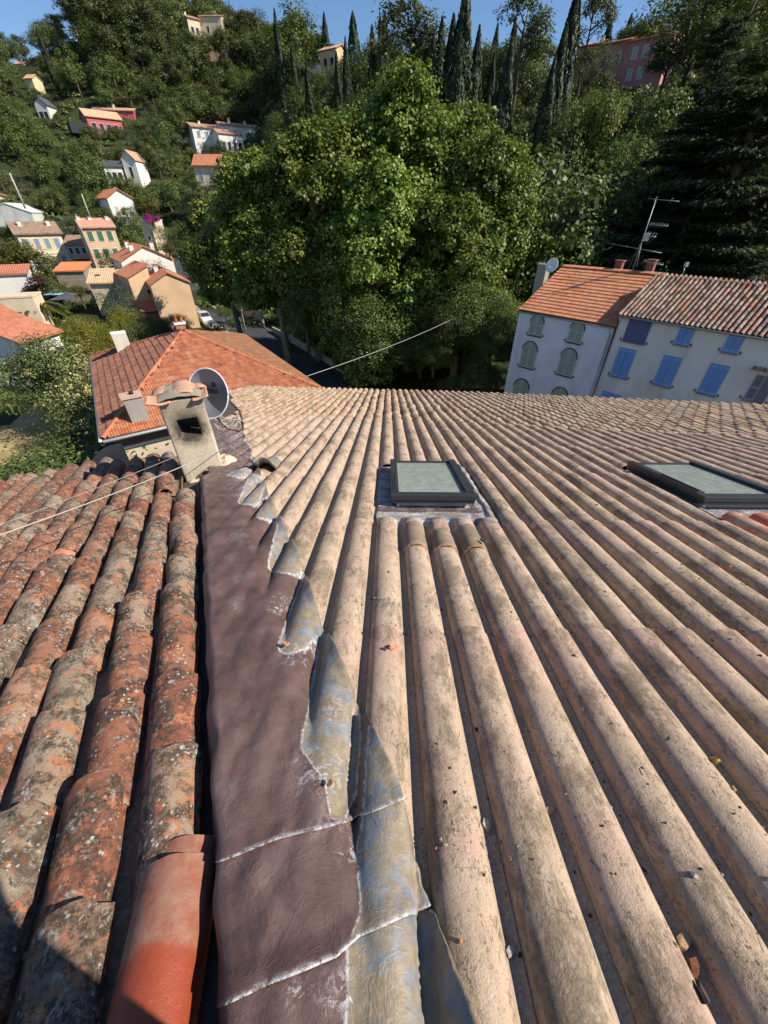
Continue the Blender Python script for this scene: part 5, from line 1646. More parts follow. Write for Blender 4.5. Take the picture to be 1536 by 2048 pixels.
    for x in (0, w):
        for y in (0, dep):
            for zz in (h * .25, h + rise):
                px, py, d = proj(M @ Vector((x, y, zz)))
                xs.append((px, py))
    if box: HB.append((min(q[0] for q in xs), min(q[1] for q in xs), max(q[0] for q in xs), max(q[1] for q in xs), (D1 + D2) / 2))
    return o, M, w

def bands(o, M, w, h, dep):
    b = MB()
    for z in (h - .25, h - 4.0): b.box((w / 2, -.05, z), (w + .1, .12, .28), W_WHT)
    b.box((.3, -.045, h / 2 - .5), (.55, .08, h - 1.2), W_WHT); b.box((w - .3, -.045, h / 2 - .5), (.55, .08, h - 1.2), W_WHT)
    b.build('white_trim', o, M)
vhouse('yellow house with white bands and two rows of blue-grey shutters', (29, 464), 139, (120, 467), 140, 8, 9, W_YEL, VR_BRN, 'gx', 2.0, [(4, (5.9,), 1.1, 2.0, 'grey', .04, .96), (4, (1.9,), 1.1, 2.4, 'grey', .04, .96)], (), .5, [(.2, .3, .6), (.85, .3, .6)], extra=bands)
vhouse('small pink-brown house between the yellow house and the green-shuttered house', (128, 489), 137, (172, 488), 135, 7, 6.5, W_PNK, VR_BRN, 'gx', 1.6, [(3, (4.6,), .8, 1.2, 'dark', .05, .95), (2, (1.9,), 1.0, 1.7, 'openbrown', .1, .9)])
def trusses(o, M, w, h, dep):
    b = MB(); b.box((w / 2, -.06, h - .45), (w, .1, .5), plain('red_brown_band', (.26, .10, .08))); b.build('frieze', o, M)
vhouse('tall tan house with three rows of green shutters and a sunlit yellow gable', (161, 452), 129, (228, 455), 130, 6, 11, W_TAN, VR_PINK, 'gx', 1.5, [(3, (8.3, 4.9, 1.5), 1.15, 1.9, 'green', .03, .93)], (), .4, [(.05, .4, .5), (.4, .4, .4), (.93, .4, .5)], extra=trusses)
def terrace(o, M, w, h, dep):
    b = MB(); b.box((w * .75, -3.2, .2), (w * 1.5, 6, .35), W_WHT); b.box((w * .75, -6.1, .7), (w * 1.5, .2, .8), W_WHT); b.box((w * 1.3, -6, -1.6), (.4, .4, 3.4), W_WHT); b.box((w * .4, -6, -1.6), (.4, .4, 3.4), W_WHT); b.build('terrace', o, M)
vhouse('white house with a red gable roof and a pillared terrace', (213, 394), 158, (264, 396), 160, 11, 6.2, W_WHT, VR_RED, 'gy', 1.9, [(3, (2.6,), 1.0, 1.6, 'lite', .12, .9)], [(3, (2.6,), 1.0, 1.6, 'lite', .1, .9)], .5, [(.75, .6, .8)], extra=terrace)
def boug(o, M, w, h, dep): pass
vhouse('narrow yellow-white tower with a flat top below the terrace house', (279, 440), 120, (300, 444), 118.5, 4.2, 8, W_CRM, W_WHT, 'flat', 0, [(1, (4.6,), .5, .7, 'dark', .2, .8)])
vhouse('white gable house with an orange-red roof behind the dappled gable', (241, 522), 98, (344, 518), 99.5, 11, 7.5, W_WHT, VR_RED, 'gy', 2.2, (), (), .3, [(.3, .15, .7), (.72, .2, .9), (.35, .75, .9)])
def porch(o, M, w, h, dep):
    b = MB(); ribbed(b, (-.2, -3.0, 2.2), (w, -3.0, 2.2), (w, -.02, 3.5), (-.2, -.02, 3.5), VR_RED); b.box((0, -2.8, .3), (.3, .3, 3.6), W_APR); b.box((w / 2, -2.9, 2.05), (w, .15, .2), SH['brown']); b.build('porch', o, M)
vhouse('apricot house end with a shady lean-to porch beside the dappled gable', (256, 558), 88.5, (298, 549), 89.2, 9, 7.2, W_APR, VR_RED, 'shy', 1.5, [(1, (4.5,), .6, .7, 'dark', .6, .9)], (), .3, (), extra=porch)
vhouse('apricot gable house dappled by tree shade beside the road', (298, 562), 84.0, (379, 570), 84.6, 11, 9.0, W_APR, VR_RED, 'gy', 1.5, (), (), .25, [(.35, .6, .8)])
vhouse('long low house with a chequered cream and orange tile roof', (178, 567), 97, (250, 561), 95, 7.5, 3.4, W_CRM, VR_CRM, 'gx', 1.7, (), (), .4, (), extra=lambda o, M, w, h, dep: [MBx.build('roof_window', o, M) for MBx in (MB().box((w * .22, dep * .25, h + .98), (.8, .9, .12), VR_DRK, None), MB().box((w * .86, dep * .30, h + 1.15), (.8, .9, .12), VR_DRK, None))])
vhouse('rubble stone shed with a bright orange roof', (108, 542), 113, (166, 542), 111, 5, 4.2, W_STN, VR_ORG, 'shx', 1.0, (), (), .3)
vhouse('low white house with a red tile strip at the left edge', (-70, 552), 101, (52, 547), 99, 4, 5.5, W_WHT, VR_RED, 'shx', .9, [(1, (1.0,), 1.0, 1.4, 'dark', .35, .5)], (), .3)
vhouse('weathered white gable house at the upper left', (-30, 425), 172, (62, 425), 168, 12, 7, W_OLD, W_OLD, 'gy', 2.0, [(1, (2.6,), 2.6, 2.2, 'plain', .42, .75)], (), .15)
vhouse('small cream house with a round window behind the weathered white house', (-60, 396), 190, (16, 391), 188, 9, 6, W_CRM, VR_RED, 'gy', 1.6, [(1, (2.5,), .9, 1.0, 'dark', .6, .95)])
def solar(o, M, w, h, dep):
    b = MB(); s = 1.5 / (dep / 2); b.add([(w * .08, .6, h + .6 * s + .3), (w * .34, .6, h + .6 * s + .3), (w * .34, 2.8, h + 2.8 * s + .3), (w * .08, 2.8, h + 2.8 * s + .3), (w * .08, .6, h + .6 * s + .2), (w * .34, .6, h + .6 * s + .2), (w * .34, 2.8, h + 2.8 * s + .2), (w * .08, 2.8, h + 2.8 * s + .2)], [(0, 1, 2, 3), (4, 5, 1, 0), (5, 6, 2, 1)], VR_DRK); b.build('solar_panel', o, M)
vhouse('white house with a red roof and a solar panel at the left edge', (-60, 660), 66, (52, 640), 69, 8, 4.0, W_WHT, VR_RED, 'gx', 1.5, (), (), .4, (), extra=solar)
vhouse('white house with a low red roof next to the yellow bamboo', (42, 684), 62, (112, 660), 66, 7, 3.0, W_WHT, VR_RED, 'gx', 1.4, (), (), .5)
vhouse('cream wall house with a flat top and a small dish behind the solar panel roof', (-30, 600), 84, (64, 594), 82, 4, 5.0, W_CRM, W_CRM, 'flat', 0, (), (), .2)
vhouse('tall white house with a pointed gable on the hillside', (242, 318), 190, (269, 319), 188, 7, 9, W_WHT, VR_PINK, 'gy', 2.2, [(1, (4.5,), .9, 2.6, 'dark', .3, .7)])
vhouse('grey-roofed low wing beside the tall white gable house', (206, 334), 188, (242, 332), 188, 5, 4.5, W_WHT, VR_DRK, 'shx', 1.6, [(3, (1.2,), 1.2, 1.9, 'dark', .05, .95)])
vhouse('raspberry red house with a pale orange roof', (172, 235), 229, (240, 234), 232, 8, 5, W_RED, VR_CRM, 'gx', 2.2, [(4, (1.0,), 1.5, 2.2, 'dark', .05, .9)], (), .5, extra=lambda o, M, w, h, dep: MB().box((-3.4, 1.0, h * .25), (6, 4, h * .6), SH['dark']).build('pergola', o, M))
vhouse('long raspberry red block behind the pale orange roof', (184, 219), 242, (266, 221), 238, 6, 6, W_RED, VR_PINK, 'gx', 1.0, (), (), .4, [(.5, .4, .8)])
vhouse('white villa block with grey shutters and a flat pink roof, left part', (383, 253), 210, (437, 256), 213, 8, 7, W_WHT, VR_PINK, 'gx', 1.3, [(3, (4.0,), 1.2, 1.8, 'grey', .05, .95)], (), .5, [(.4, .4, .6)])
vhouse('white villa wing with open shutters, nearest part', (436, 267), 205, (484, 268), 208, 8, 5.2, W_WHT, VR_PINK, 'gx', 1.4, [(4, (.6,), 1.1, 2.3, 'openlite', .05, .95)], (), .4)
vhouse('white villa block with two small chimneys, rear part beside the plane trees', (440, 252), 219, (530, 254), 224, 8, 6.5, W_WHT, VR_PINK, 'gx', 1.2, (), (), .4, [(.25, .4, 1.2), (.6, .4, .8)])
vhouse('cream villa high on the wooded hill', (374, 37), 289, (397, 35), 291, 8, 7, W_CRM, VR_PINK, 'gx', 1.4, [(2, (2.5,), 1.4, 1.8, 'dark', .1, .9)], (), .5, [(.2, .5, 1.0)])
vhouse('cream villa wing in the pines on the wooded hill', (396, 31), 293, (441, 33), 290, 8, 7, W_CRM, VR_PINK, 'gx', 1.2, [(1, (2.0,), 1.0, 2.0, 'dark', .2, .5)], (), .4)
vhouse('apricot villa with a dark loggia behind the cypresses', (638, 97), 206, (671, 100), 202, 7, 7, W_APR, VR_PINK, 'gx', 1.4, [(2, (2.8,), 1.4, 2.2, 'dark', .15, .95)], (), .5)
vhouse('dull rose farmhouse on the right hill, low left part', (1158, 91), 152, (1198, 90), 151, 7, 7.5, W_ROSE, VR_RED, 'gx', .9, [(2, (4.2,), 1.1, 1.7, 'dark', .15, .95)], (), .4)
vhouse('dull rose farmhouse on the right hill, middle part', (1197, 86), 151, (1260, 84), 149, 7, 8.5, W_ROSE, VR_RED, 'gx', .9, [(2, (5.0,), 1.0, 1.6, 'dark', .1, .95)], (), .35, [(.02, .3, .8)])
vhouse('dull rose farmhouse on the right hill, tallest part beside the dark cedar', (1259, 74), 148.5, (1345, 76), 146, 8, 9.5, W_ROSE, VR_RED, 'gx', .8, [(2, (6.6, 3.2), 1.0, 1.8, 'lite', .1, .6), (2, (.3,), 1.0, 1.9, 'dark', .0, .75)], (), .3)
vhouse('cream house end with an orange roof half hidden by the plane tree', (387, 332), 152, (436, 327), 150, 8, 7, W_CRM, VR_RED, 'gx', 2.4, [(2, (3.5,), .9, 1.7, 'grey', .0, .9)], (), .5)
vhouse('tiny yellow house among the trees at the upper left', (48, 157), 262, (63, 156), 260, 5, 4, W_YEL, VR_PINK, 'gx', 1.4)
vhouse('tiny cream house high at the upper left', (26, 126), 300, (45, 130), 298, 6, 5, W_CRM, VR_PINK, 'gx', 1.2)
vhouse('tiny grey house with a porch among the trees at the left', (68, 207), 246, (92, 209), 244, 6, 6, W_OLD, VR_DRK, 'gy', 2.0, [(2, (1.5,), 1.4, 2.5, 'dark', .1, .9)])
# garden things near the left houses
b = MB(); q0, q1 = at_g(66, 622), at_g(152, 624)
fdir = (q1 - q0).normalized(); L = (q1 - q0).length; n = 7
fe = empty('garden_fence', q0); tag(fe, 'dark green garden fence panels above the yellow bamboo', 'fence')
M_FENCE = plain('green_mesh_fence', (.025, .13, .085), .8, .2, .1, 3)
for k in range(n):
    a, c = q0 + fdir * (L * k / n + .05), q0 + fdir * (L * (k + 1) / n - .05)
    b = MB(); b.add([(a.x, a.y, a.z - .3), (c.x, c.y, c.z - .3), (c.x, c.y, c.z + 2.0), (a.x, a.y, a.z + 2.0)], [(0, 1, 2, 3)], M_FENCE); o = b.build('panel', fe, Matrix()); o.modifiers.new('thickness', 'SOLIDIFY').thickness = .04
    b = MB(); b.tube([a - fdir * .05 - Vector((0, 0, .3)), a - fdir * .05 + Vector((0, 0, 2.1))], .04, M_FENCE, 5); b.build('post', fe, Matrix())
def slabthing(name, px, py, D, size, mat, label, cat, rz=0.0, legs=2.3):
    P = at_d(px, py, D); o = empty(name, P, rz); tag(o, label, cat)
    b = MB(); b.add([(-size[0] / 2, -size[1] / 2, 0), (size[0] / 2, -size[1] / 2, 0), (size[0] / 2, size[1] / 2, 0), (-size[0] / 2, size[1] / 2, 0), (0, 0, size[2])], [(0, 1, 4), (1, 2, 4), (2, 3, 4), (3, 0, 4), (3, 2, 1, 0)], mat); b.build('canopy', o)
    b = MB(); b.tube([(0, 0, size[2] * .9), (0, 0, -legs)], .04, M_STEEL, 6); b.build('pole', o)
slabthing('blue_parasol', 109, 588, 93, (2.6, 2.0, .35), plain('sky_blue_canvas', (.28, .55, .66), .8, .2), 'light blue canvas parasol in the garden beside the stone shed', 'parasol')
slabthing('black_parasol', 124, 597, 90, (3.2, 3.0, .5), VR_DRK, 'black parasol in the garden below the light blue parasol', 'parasol', .3)
slabthing('black_parasol', 133, 590, 93, (2.6, 2.4, .5), VR_DRK, 'second black parasol just behind the first', 'parasol', .1)
tw = [at_g(x, y) for x, y in ((575, 165), (600, 168), (640, 160), (690, 170))]
if all(tw): tag(strip('terrace_wall', tw, 0, .5, 0, W_CRM, None, 2.2), 'pale terrace wall on the hill below the apricot villa', 'wall')
tw = [at_g(x, y) for x, y in ((600, 132), (640, 128), (668, 126))]
if all(tw): tag(strip('terrace_wall', tw, 0, .5, 0, W_APR, None, 2.0), 'upper terrace wall directly under the apricot villa', 'wall')
tw = [at_g(x, y) for x, y in ((1250, 162), (1320, 160), (1400, 158))]
if all(tw): tag(strip('terrace_wall', tw, 0, .5, 0, W_STN, None, 1.0), 'low stone terrace wall in front of the dull rose farmhouse', 'wall')
# ================================================================== TREES
def mat_leaf(name, stops, trans=.35, rough=.5, spec=.3, tcol=None):
    m = MT(name, rough, spec)
    t = m.attr('leaf')
    oi = m.node('ShaderNodeObjectInfo').outputs['Random']
    c = m.ramp(m.math('FRACT', m.math('ADD', t, m.math('MULTIPLY', oi, .0))), stops)
    hs = m.node('ShaderNodeHueSaturation')
    m.val(hs.inputs['Hue'], m.math('ADD', .485, m.math('MULTIPLY', oi, .03)))
    m.val(hs.inputs['Value'], m.math('ADD', .78, m.math('MULTIPLY', oi, .45)))
    m.lk(c, hs.inputs['Color']); c = hs.outputs[0]
    m.col(c)
    tr = m.node('ShaderNodeBsdfTranslucent')
    m.lk(m.mix(.6, c, tcol or (.20, .26, .03)), tr.inputs[0])
    mx = m.node('ShaderNodeMixShader'); mx.inputs[0].default_value = trans
    m.lk(m.b.outputs[0], mx.inputs[1]); m.lk(tr.outputs[0], mx.inputs[2]); m.lk(mx.outputs[0], m.N['Material Output'].inputs[0])
    return m.mat
ML_PLANE = mat_leaf('plane_leaf', [(0, (.082, .122, .017)), (.5, (.155, .205, .030)), (.85, (.24, .285, .048)), (1, (.33, .35, .08))], .22, .5, .3)
ML_OAK = mat_leaf('broad_leaf', [(0, (.055, .078, .021)), (.6, (.118, .148, .038)), (1, (.20, .215, .062))], .2, .5)
ML_PINE = mat_leaf('pine_needle', [(0, (.048, .063, .024)), (.6, (.105, .120, .042)), (1, (.185, .182, .068))], .12, .6)
ML_CYP = mat_leaf('cypress_leaf', [(0, (.020, .034, .016)), (.6, (.040, .060, .024)), (1, (.075, .090, .034))], .08, .6)
ML_OLIVE = mat_leaf('olive_leaf', [(0, (.055, .070, .038)), (.6, (.10, .115, .070)), (1, (.17, .18, .115))], .15, .5)
ML_CEDAR = mat_leaf('cedar_needle', [(0, (.024, .038, .018)), (.6, (.050, .068, .030)), (1, (.100, .115, .050))], .08, .6)
ML_BAMB = mat_leaf('bamboo_leaf', [(0, (.15, .165, .02)), (.6, (.27, .26, .03)), (1, (.40, .34, .05))], .35, .5)
ML_FLOW = mat_leaf('flowering_leaf', [(0, (.035, .055, .016)), (.45, (.07, .10, .025)), (.54, (.45, .41, .14)), (1, (.74, .68, .34))], .2, .5)
ML_YGRN = mat_leaf('yellowing_leaf', [(0, (.07, .085, .018)), (.6, (.13, .14, .026)), (1, (.25, .21, .05))], .3, .5)
ML_PURP = mat_leaf('purple_leaf', [(0, (.03, .012, .016)), (.6, (.06, .022, .028)), (1, (.10, .04, .04))], .2, .5, .3, (.12, .03, .04))
ML_BOUG = mat_leaf('magenta_flower', [(0, (.20, .02, .12)), (1, (.45, .05, .28))], .3, .5, .3, (.5, .05, .3))
def mat_bark(name, c0, c1):
    m = MT(name, .95, .1); v = m.vec()
    m.col(m.ramp(m.noise(m.vscale(v, (1, 1, .3)), 3, 5, .7), [(.35, c0), (.65, c1)])); m.bump(m.noise(m.vscale(v, (1, 1, .2)), 9, 4), .7, .05); return m.mat
MB_PLANE = mat_bark('plane_bark', (.15, .125, .085), (.40, .35, .26))
MB_DARK = mat_bark('dark_bark', (.06, .045, .035), (.15, .115, .085))

def leaf_mesh(name, pos, nrm, axis, size, asp, tone, mat, fold=.15):
    """pos,nrm,axis: (N,3); kite-shaped leaves"""
    N = len(pos)
    nrm = nrm / np.maximum(1e-6, np.linalg.norm(nrm, axis=1, keepdims=True))
    ax = axis - nrm * (axis * nrm).sum(1, keepdims=True)
    ax /= np.maximum(1e-6, np.linalg.norm(ax, axis=1, keepdims=True))
    sd = np.cross(nrm, ax)
    L = size[:, None]; W = (size * asp)[:, None]
    co = np.empty((N, 4, 3), np.float32)
    co[:, 0] = pos - ax * L * .5
    co[:, 1] = pos + sd * W * .5 + ax * L * .05 + nrm * L * fold
    co[:, 2] = pos + ax * L * .5
    co[:, 3] = pos - sd * W * .5 + ax * L * .05 + nrm * L * fold
    me = bpy.data.meshes.new(name)
    me.vertices.add(N * 4); me.vertices.foreach_set('co', co.ravel())
    me.loops.add(N * 4); me.loops.foreach_set('vertex_index', np.arange(N * 4, dtype=np.int32))
    me.polygons.add(N); me.polygons.foreach_set('loop_start', np.arange(0, N * 4, 4, dtype=np.int32))
    try: me.polygons.foreach_set('loop_total', np.full(N, 4, np.int32))
    except Exception: pass
    me.attributes.new('leaf', 'FLOAT', 'POINT').data.foreach_set('value', np.repeat(tone.astype(np.float32), 4))
    me.materials.append(mat); me.update(calc_edges=True); me.validate()
    return me
def rdir(n, rng):
    v = rng.normal(size=(n, 3)); return v / np.linalg.norm(v, axis=1, keepdims=True)
def lobes_round(rng, n, rx, rz, zc, rl, top=1.0):
    """lobe centres through an egg-shaped crown, heights in units of the tree"""
    out = []
    while len(out) < n:
        v = rdir(1, rng)[0] * rng.uniform(.25, 1.0) ** .45
        if v[2] < -.75: continue
        out.append((v[0] * (rx - rl * .6), v[1] * (rx - rl * .6), zc + v[2] * (rz - rl * .6), rl * rng.uniform(.6, 1.15)))
    return np.array(out)
def fill_lobes(rng, lobes, N, clus, size, asp, mat, name, up=.35, spread=.22, flat=1.0, jit=.55, droop=.0, inner=.12):
    """clumps of leaves over the lobes; N leaves in clus clumps"""
    w = lobes[:, 3] ** 2; w = w / w.sum()
    li = rng.choice(len(lobes), clus, p=w)
    d = rdir(clus, rng); d[:, 2] = np.where(d[:, 2] < -.45, -d[:, 2], d[:, 2])
    rr = lobes[li, 3] * (1 - inner * rng.random(clus) ** .5 * 3 * (rng.random(clus) < .35))
    cc = lobes[li, :3] + d * rr[:, None] * np.array([1, 1, flat])
    ci = rng.integers(0, clus, N)
    sp = lobes[li, 3] * spread
    off = rng.normal(size=(N, 3)) * sp[ci][:, None]
    off[:, 2] *= .75
    pos = cc[ci] + off
    pos[:, 2] -= droop * np.abs(rng.normal(size=N)) * sp[ci]
    nrm = d[ci] * .8 + rdir(N, rng) * jit + np.array([0, 0, up])
    axis = rdir(N, rng) + np.array([0, 0, -.35])
    tone = np.clip(rng.random(clus)[ci] * .55 + rng.random(N) * .45, 0, .999)
    sz = size * rng.uniform(.65, 1.3, N)
    return leaf_mesh(name, pos, nrm, axis, sz, asp, tone, mat)
def trunk_mesh(name, h, r0, limbs, mat, rng, lean=.03):
    b = MB()
    pts = [(0, 0, -.08 * h)]; x = y = 0
    for k in range(1, 6):
        x += rng.normal() * lean * h * .3; y += rng.normal() * lean * h * .3
        pts.append((x, y, h * k / 5))
    b.tube(pts, [r0 * 1.25, r0, r0 * .85, r0 * .7, r0 * .5, r0 * .25], mat, 8)
    for l in limbs:
        z0, tip, r = l
        i = min(4, int(z0 / h * 5)); f = z0 / h * 5 - i
        a = Vector(pts[i]).lerp(Vector(pts[i + 1]), f); t = Vector(tip)
        mid = a.lerp(t, .5) + Vector((0, 0, .06 * (t - a).length))
        b.tube([a, mid, t], [r, r * .7, r * .25], mat, 6)
    return b.mesh(name)

# ---- unit trees (height 1), scaled when planted
UNIT = {}
def unit(kind, v):
    k = (kind, v)
    if k in UNIT: return UNIT[k]
    rng = np.random.default_rng(hash(kind) % 1000 + v * 17 if False else sum(map(ord, kind)) * 31 + v * 17)
    if kind == 'oak':
        L = lobes_round(rng, 11, .47, .42, .57, .21)
        c = fill_lobes(rng, L, 3600, 260, .036, .7, ML_OAK, 'crown'); t = trunk_mesh('trunk', .6, .03, [(.3, tuple(q[:3]), .014) for q in L[:5]], MB_DARK, rng)
    elif kind == 'nearoak':
        L = lobes_round(rng, 22, .50, .44, .55, .16)
        c = fill_lobes(rng, L, 15000, 900, .022, .6, ML_OAK, 'crown', spread=.26); t = trunk_mesh('trunk', .6, .03, [(.3, tuple(q[:3]), .014) for q in L[:7]], MB_DARK, rng)
    elif kind == 'flower':
        L = lobes_round(rng, 22, .46, .44, .55, .15)
        c = fill_lobes(rng, L, 14000, 700, .022, .6, ML_FLOW, 'crown', spread=.24); t = trunk_mesh('trunk', .6, .03, [(.3, tuple(q[:3]), .014) for q in L[:7]], MB_DARK, rng)
    elif kind == 'yellow':
        L = lobes_round(rng, 14, .48, .42, .56, .19)
        c = fill_lobes(rng, L, 5200, 330, .032, .7, ML_YGRN, 'crown'); t = trunk_mesh('trunk', .6, .03, [(.3, tuple(q[:3]), .014) for q in L[:5]], MB_DARK, rng)
    elif kind == 'purple':
        L = lobes_round(rng, 12, .46, .44, .54, .19)
        c = fill_lobes(rng, L, 5000, 320, .034, .7, ML_PURP, 'crown'); t = trunk_mesh('trunk', .6, .03, [(.3, tuple(q[:3]), .014) for q in L[:5]], MB_DARK, rng)
    elif kind == 'boug':
        L = lobes_round(rng, 9, .6, .44, .5, .2)
        c = fill_lobes(rng, L, 1500, 200, .07, .8, ML_BOUG, 'crown'); t = trunk_mesh('trunk', .5, .03, [], MB_DARK, rng)
    elif kind == 'olive':
        L = lobes_round(rng, 12, .52, .38, .60, .21)
        c = fill_lobes(rng, L, 3400, 260, .034, .4, ML_OLIVE, 'crown', spread=.3); t = trunk_mesh('trunk', .6, .04, [(.25, tuple(q[:3]), .018) for q in L[:6]], MB_DARK, rng)
    elif kind == 'pine':
        L = []
        for k in range(17):
            z = rng.uniform(.34, .95); r = .30 * (1 - ((z - .52) / .55) ** 2) ** .5 if abs(z - .52) < .53 else .08
            a = rng.uniform(0, 6.28); q = r * rng.uniform(.3, 1.0)
            L.append((q * math.cos(a), q * math.sin(a), z, rng.uniform(.075, .13)))
        L.append((0, 0, .96, .06)); L = np.array(L)
        c = fill_lobes(rng, L, 4200, 340, .034, .42, ML_PINE, 'crown', up=.5, spread=.3, flat=.8); t = trunk_mesh('trunk', .92, .022, [(max(.2, q[2] - .1), tuple(q[:3]), .008) for q in L[:12]], MB_DARK, rng, .05)
    elif kind == 'cypress':
        n = 3600; z = rng.uniform(.02, 1, n) ** .9; a = rng.uniform(0, 6.283, n)
        pr = .080 * np.sin(np.clip(z * 1.02, 0, 1) ** .62 * math.pi) ** .75 + .006
        pr *= 1 + .22 * np.sin(a * 5 + z * 9 + v) * rng.uniform(.3, 1, n) + .10 * np.sin(z * 31 + a * 2)
        pr *= .72 + .3 * rng.random(n) ** .5
        pos = np.stack([pr * np.cos(a), pr * np.sin(a), z], 1)
        d = np.stack([np.cos(a), np.sin(a), .25 * np.ones(n)], 1)
        c = leaf_mesh('crown', pos, d + rdir(n, rng) * .45, np.array([0, 0, 1.0]) + d * .25 + rdir(n, rng) * .3, .030 * rng.uniform(.6, 1.5, n), .38, np.clip(rng.random(n) * .7 + .3 * np.sin(a * 5 + z * 9 + v) * .5, 0, .999), ML_CYP)
        t = trunk_mesh('trunk', .8, .012, [], MB_DARK, rng, .0)
    elif kind == 'cedar':
        P, Nn, Ax, S, T = [], [], [], [], []
        for k in range(46):
            z = .16 + .80 * (k / 46) + rng.normal() * .012
            reach = .46 * (1 - ((z - .12) / .92)) ** .65 * rng.uniform(.7, 1.12) + .03
            a = k * 2.4 + rng.normal() * .4
            m = int(700 * reach / .4) + 60
            q = rng.random(m) ** .7; wd = .30 * reach * np.sin(np.clip(q, 0, 1) * 2.6) + .01
            s = rng.normal(size=m) * wd * .6
            x = q * reach * math.cos(a) - s * math.sin(a); y = q * reach * math.sin(a) + s * math.cos(a)
            zz = z + .05 * q * reach / .4 - .09 * q ** 3 * reach - .20 * s * s / max(.02, reach) + rng.normal(size=m) * .006 - .012 * (rng.random(m) < .3)
            P.append(np.stack([x, y, zz], 1)); Nn.append(np.tile([.15 * math.cos(a), .15 * math.sin(a), 1.0], (m, 1)) + rdir(m, rng) * .55)
            Ax.append(np.stack([np.cos(a) - s * 4 * math.sin(a), np.sin(a) + s * 4 * math.cos(a), -.35 * np.ones(m)], 1) + rdir(m, rng) * .35)
            S.append(.028 * rng.uniform(.6, 1.4, m)); T.append(np.clip(rng.random(m) * .6 + rng.random() * .4, 0, .999))
        c = leaf_mesh('crown', np.concatenate(P), np.concatenate(Nn), np.concatenate(Ax), np.concatenate(S), .30, np.concatenate(T), ML_CEDAR)
        t = trunk_mesh('trunk', .96, .026, [(.2 + .7 * k / 14, (.3 * (1 - k / 18) * math.cos(k * 2.4), .3 * (1 - k / 18) * math.sin(k * 2.4), .24 + .7 * k / 14), .008) for k in range(14)], MB_DARK, rng, .01)
    elif kind == 'bamboo':
        n = 9000; P, Nn, Ax, T = [], [], [], []
        for k in range(60):
            a = rng.uniform(0, 6.28); q = .38 * rng.random() ** .5; hh = rng.uniform(.6, 1.0); ln = rng.uniform(.05, .22); la = rng.uniform(0, 6.28); m = 150
            z = hh * rng.uniform(.12, 1, m) ** .7; bend = ln * (z / hh) ** 2.5
            x = q * math.cos(a) + bend * math.cos(la) + rng.normal(size=m) * .035; y = q * math.sin(a) + bend * math.sin(la) + rng.normal(size=m) * .035
            P.append(np.stack([x, y, z], 1)); Nn.append(rdir(m, rng) * .7 + np.array([0, 0, .7])); Ax.append(rdir(m, rng) + np.array([0, 0, -.6])); T.append(np.clip(rng.random(m) * .6 + .4 * rng.random(), 0, .999))
        P = np.concatenate(P); c = leaf_mesh('crown', P, np.concatenate(Nn), np.concatenate(Ax), .042 * rng.uniform(.6, 1.3, len(P)), .28, np.concatenate(T), ML_BAMB)
        b = MB()
        for k in range(22):
            a = rng.uniform(0, 6.28); q = .36 * rng.random() ** .5; b.tube([(q * math.cos(a), q * math.sin(a), -.05), (q * math.cos(a) * 1.1, q * math.sin(a) * 1.1, .75)], .006, ML_BAMB, 4)
        t = b.mesh('canes')
    elif kind == 'palm':
        b = MB(); P, Nn, Ax = [], [], []
        for k in range(16):
            a = k * 2.4; e = rng.uniform(.2, 1.2); pts = []
            m = 40
            for i in range(m):
                q = i / m; r = .42 * q * math.cos(e * .6); z = .62 + .36 * q * math.sin(e) - .35 * q * q
                for s in (-1, 1):
                    P.append((r * math.cos(a) - s * .03 * math.sin(a), r * math.sin(a) + s * .03 * math.cos(a), z)); Nn.append((0, 0, 1)); Ax.append((-s * math.sin(a) + .6 * math.cos(a), s * math.cos(a) + .6 * math.sin(a), -.4))
        n = len(P); c = leaf_mesh('crown', np.array(P), np.array(Nn) + rdir(n, rng) * .2, np.array(Ax, float), .12 * np.ones(n), .2, rng.random(n) * .9, ML_YGRN)
        t = trunk_mesh('trunk', .62, .04, [], MB_DARK, rng, .02)
    UNIT[k] = (c, t)
    return UNIT[k]
NVAR = {'oak': 5, 'pine': 5, 'olive': 3, 'cypress': 3, 'cedar': 2, 'nearoak': 3, 'flower': 2, 'yellow': 2, 'purple': 1, 'boug': 1, 'bamboo': 2, 'palm': 1}
NM = {'oak': ('broadleaf_tree', 'tree'), 'nearoak': ('broadleaf_tree', 'tree'), 'pine': ('pine_tree', 'pine'), 'olive': ('olive_tree', 'olive tree'), 'cypress': ('cypress_tree', 'cypress'), 'cedar': ('cedar_tree', 'cedar'), 'flower': ('flowering_tree', 'tree'), 'yellow': ('yellow_green_tree', 'tree'), 'purple': ('purple_leaved_tree', 'tree'), 'boug': ('bougainvillea', 'shrub'), 'bamboo': ('bamboo_clump', 'bamboo'), 'palm': ('palm_tree', 'palm')}
TREES = []
def plant(kind, P, h, w, label, group=None, lean=None):
    c, t = unit(kind, random.randrange(NVAR[kind]))
    nm, cat = NM[kind]
    o = empty(nm, P, random.uniform(0, 6.28))
    if lean: o.rotation_euler = (lean[0], lean[1], o.rotation_euler[2])
    o.scale = (h * w, h * w, h)
    tag(o, label, cat, group)
    for n_, me in (('crown', c), ('trunk' if kind != 'bamboo' else 'canes', t)):
        k = bpy.data.objects.new(n_, me); COL.objects.link(k); k.parent = o
    TREES.append((P, h, w, kind)); return o
def tree_px(kind, px, py, D, label, w=1.0, h=None, group=None):
    top = at_d(px, py, D); g = ground(top.x, top.y)
    P = Vector((top.x, top.y, g - .3)); hh = h or max(2.0, top.z - g)
    if h: P.z = max(g - .3, top.z - h) if top.z - h > g else top.z - h
    return plant(kind, P, hh, w, label, group)

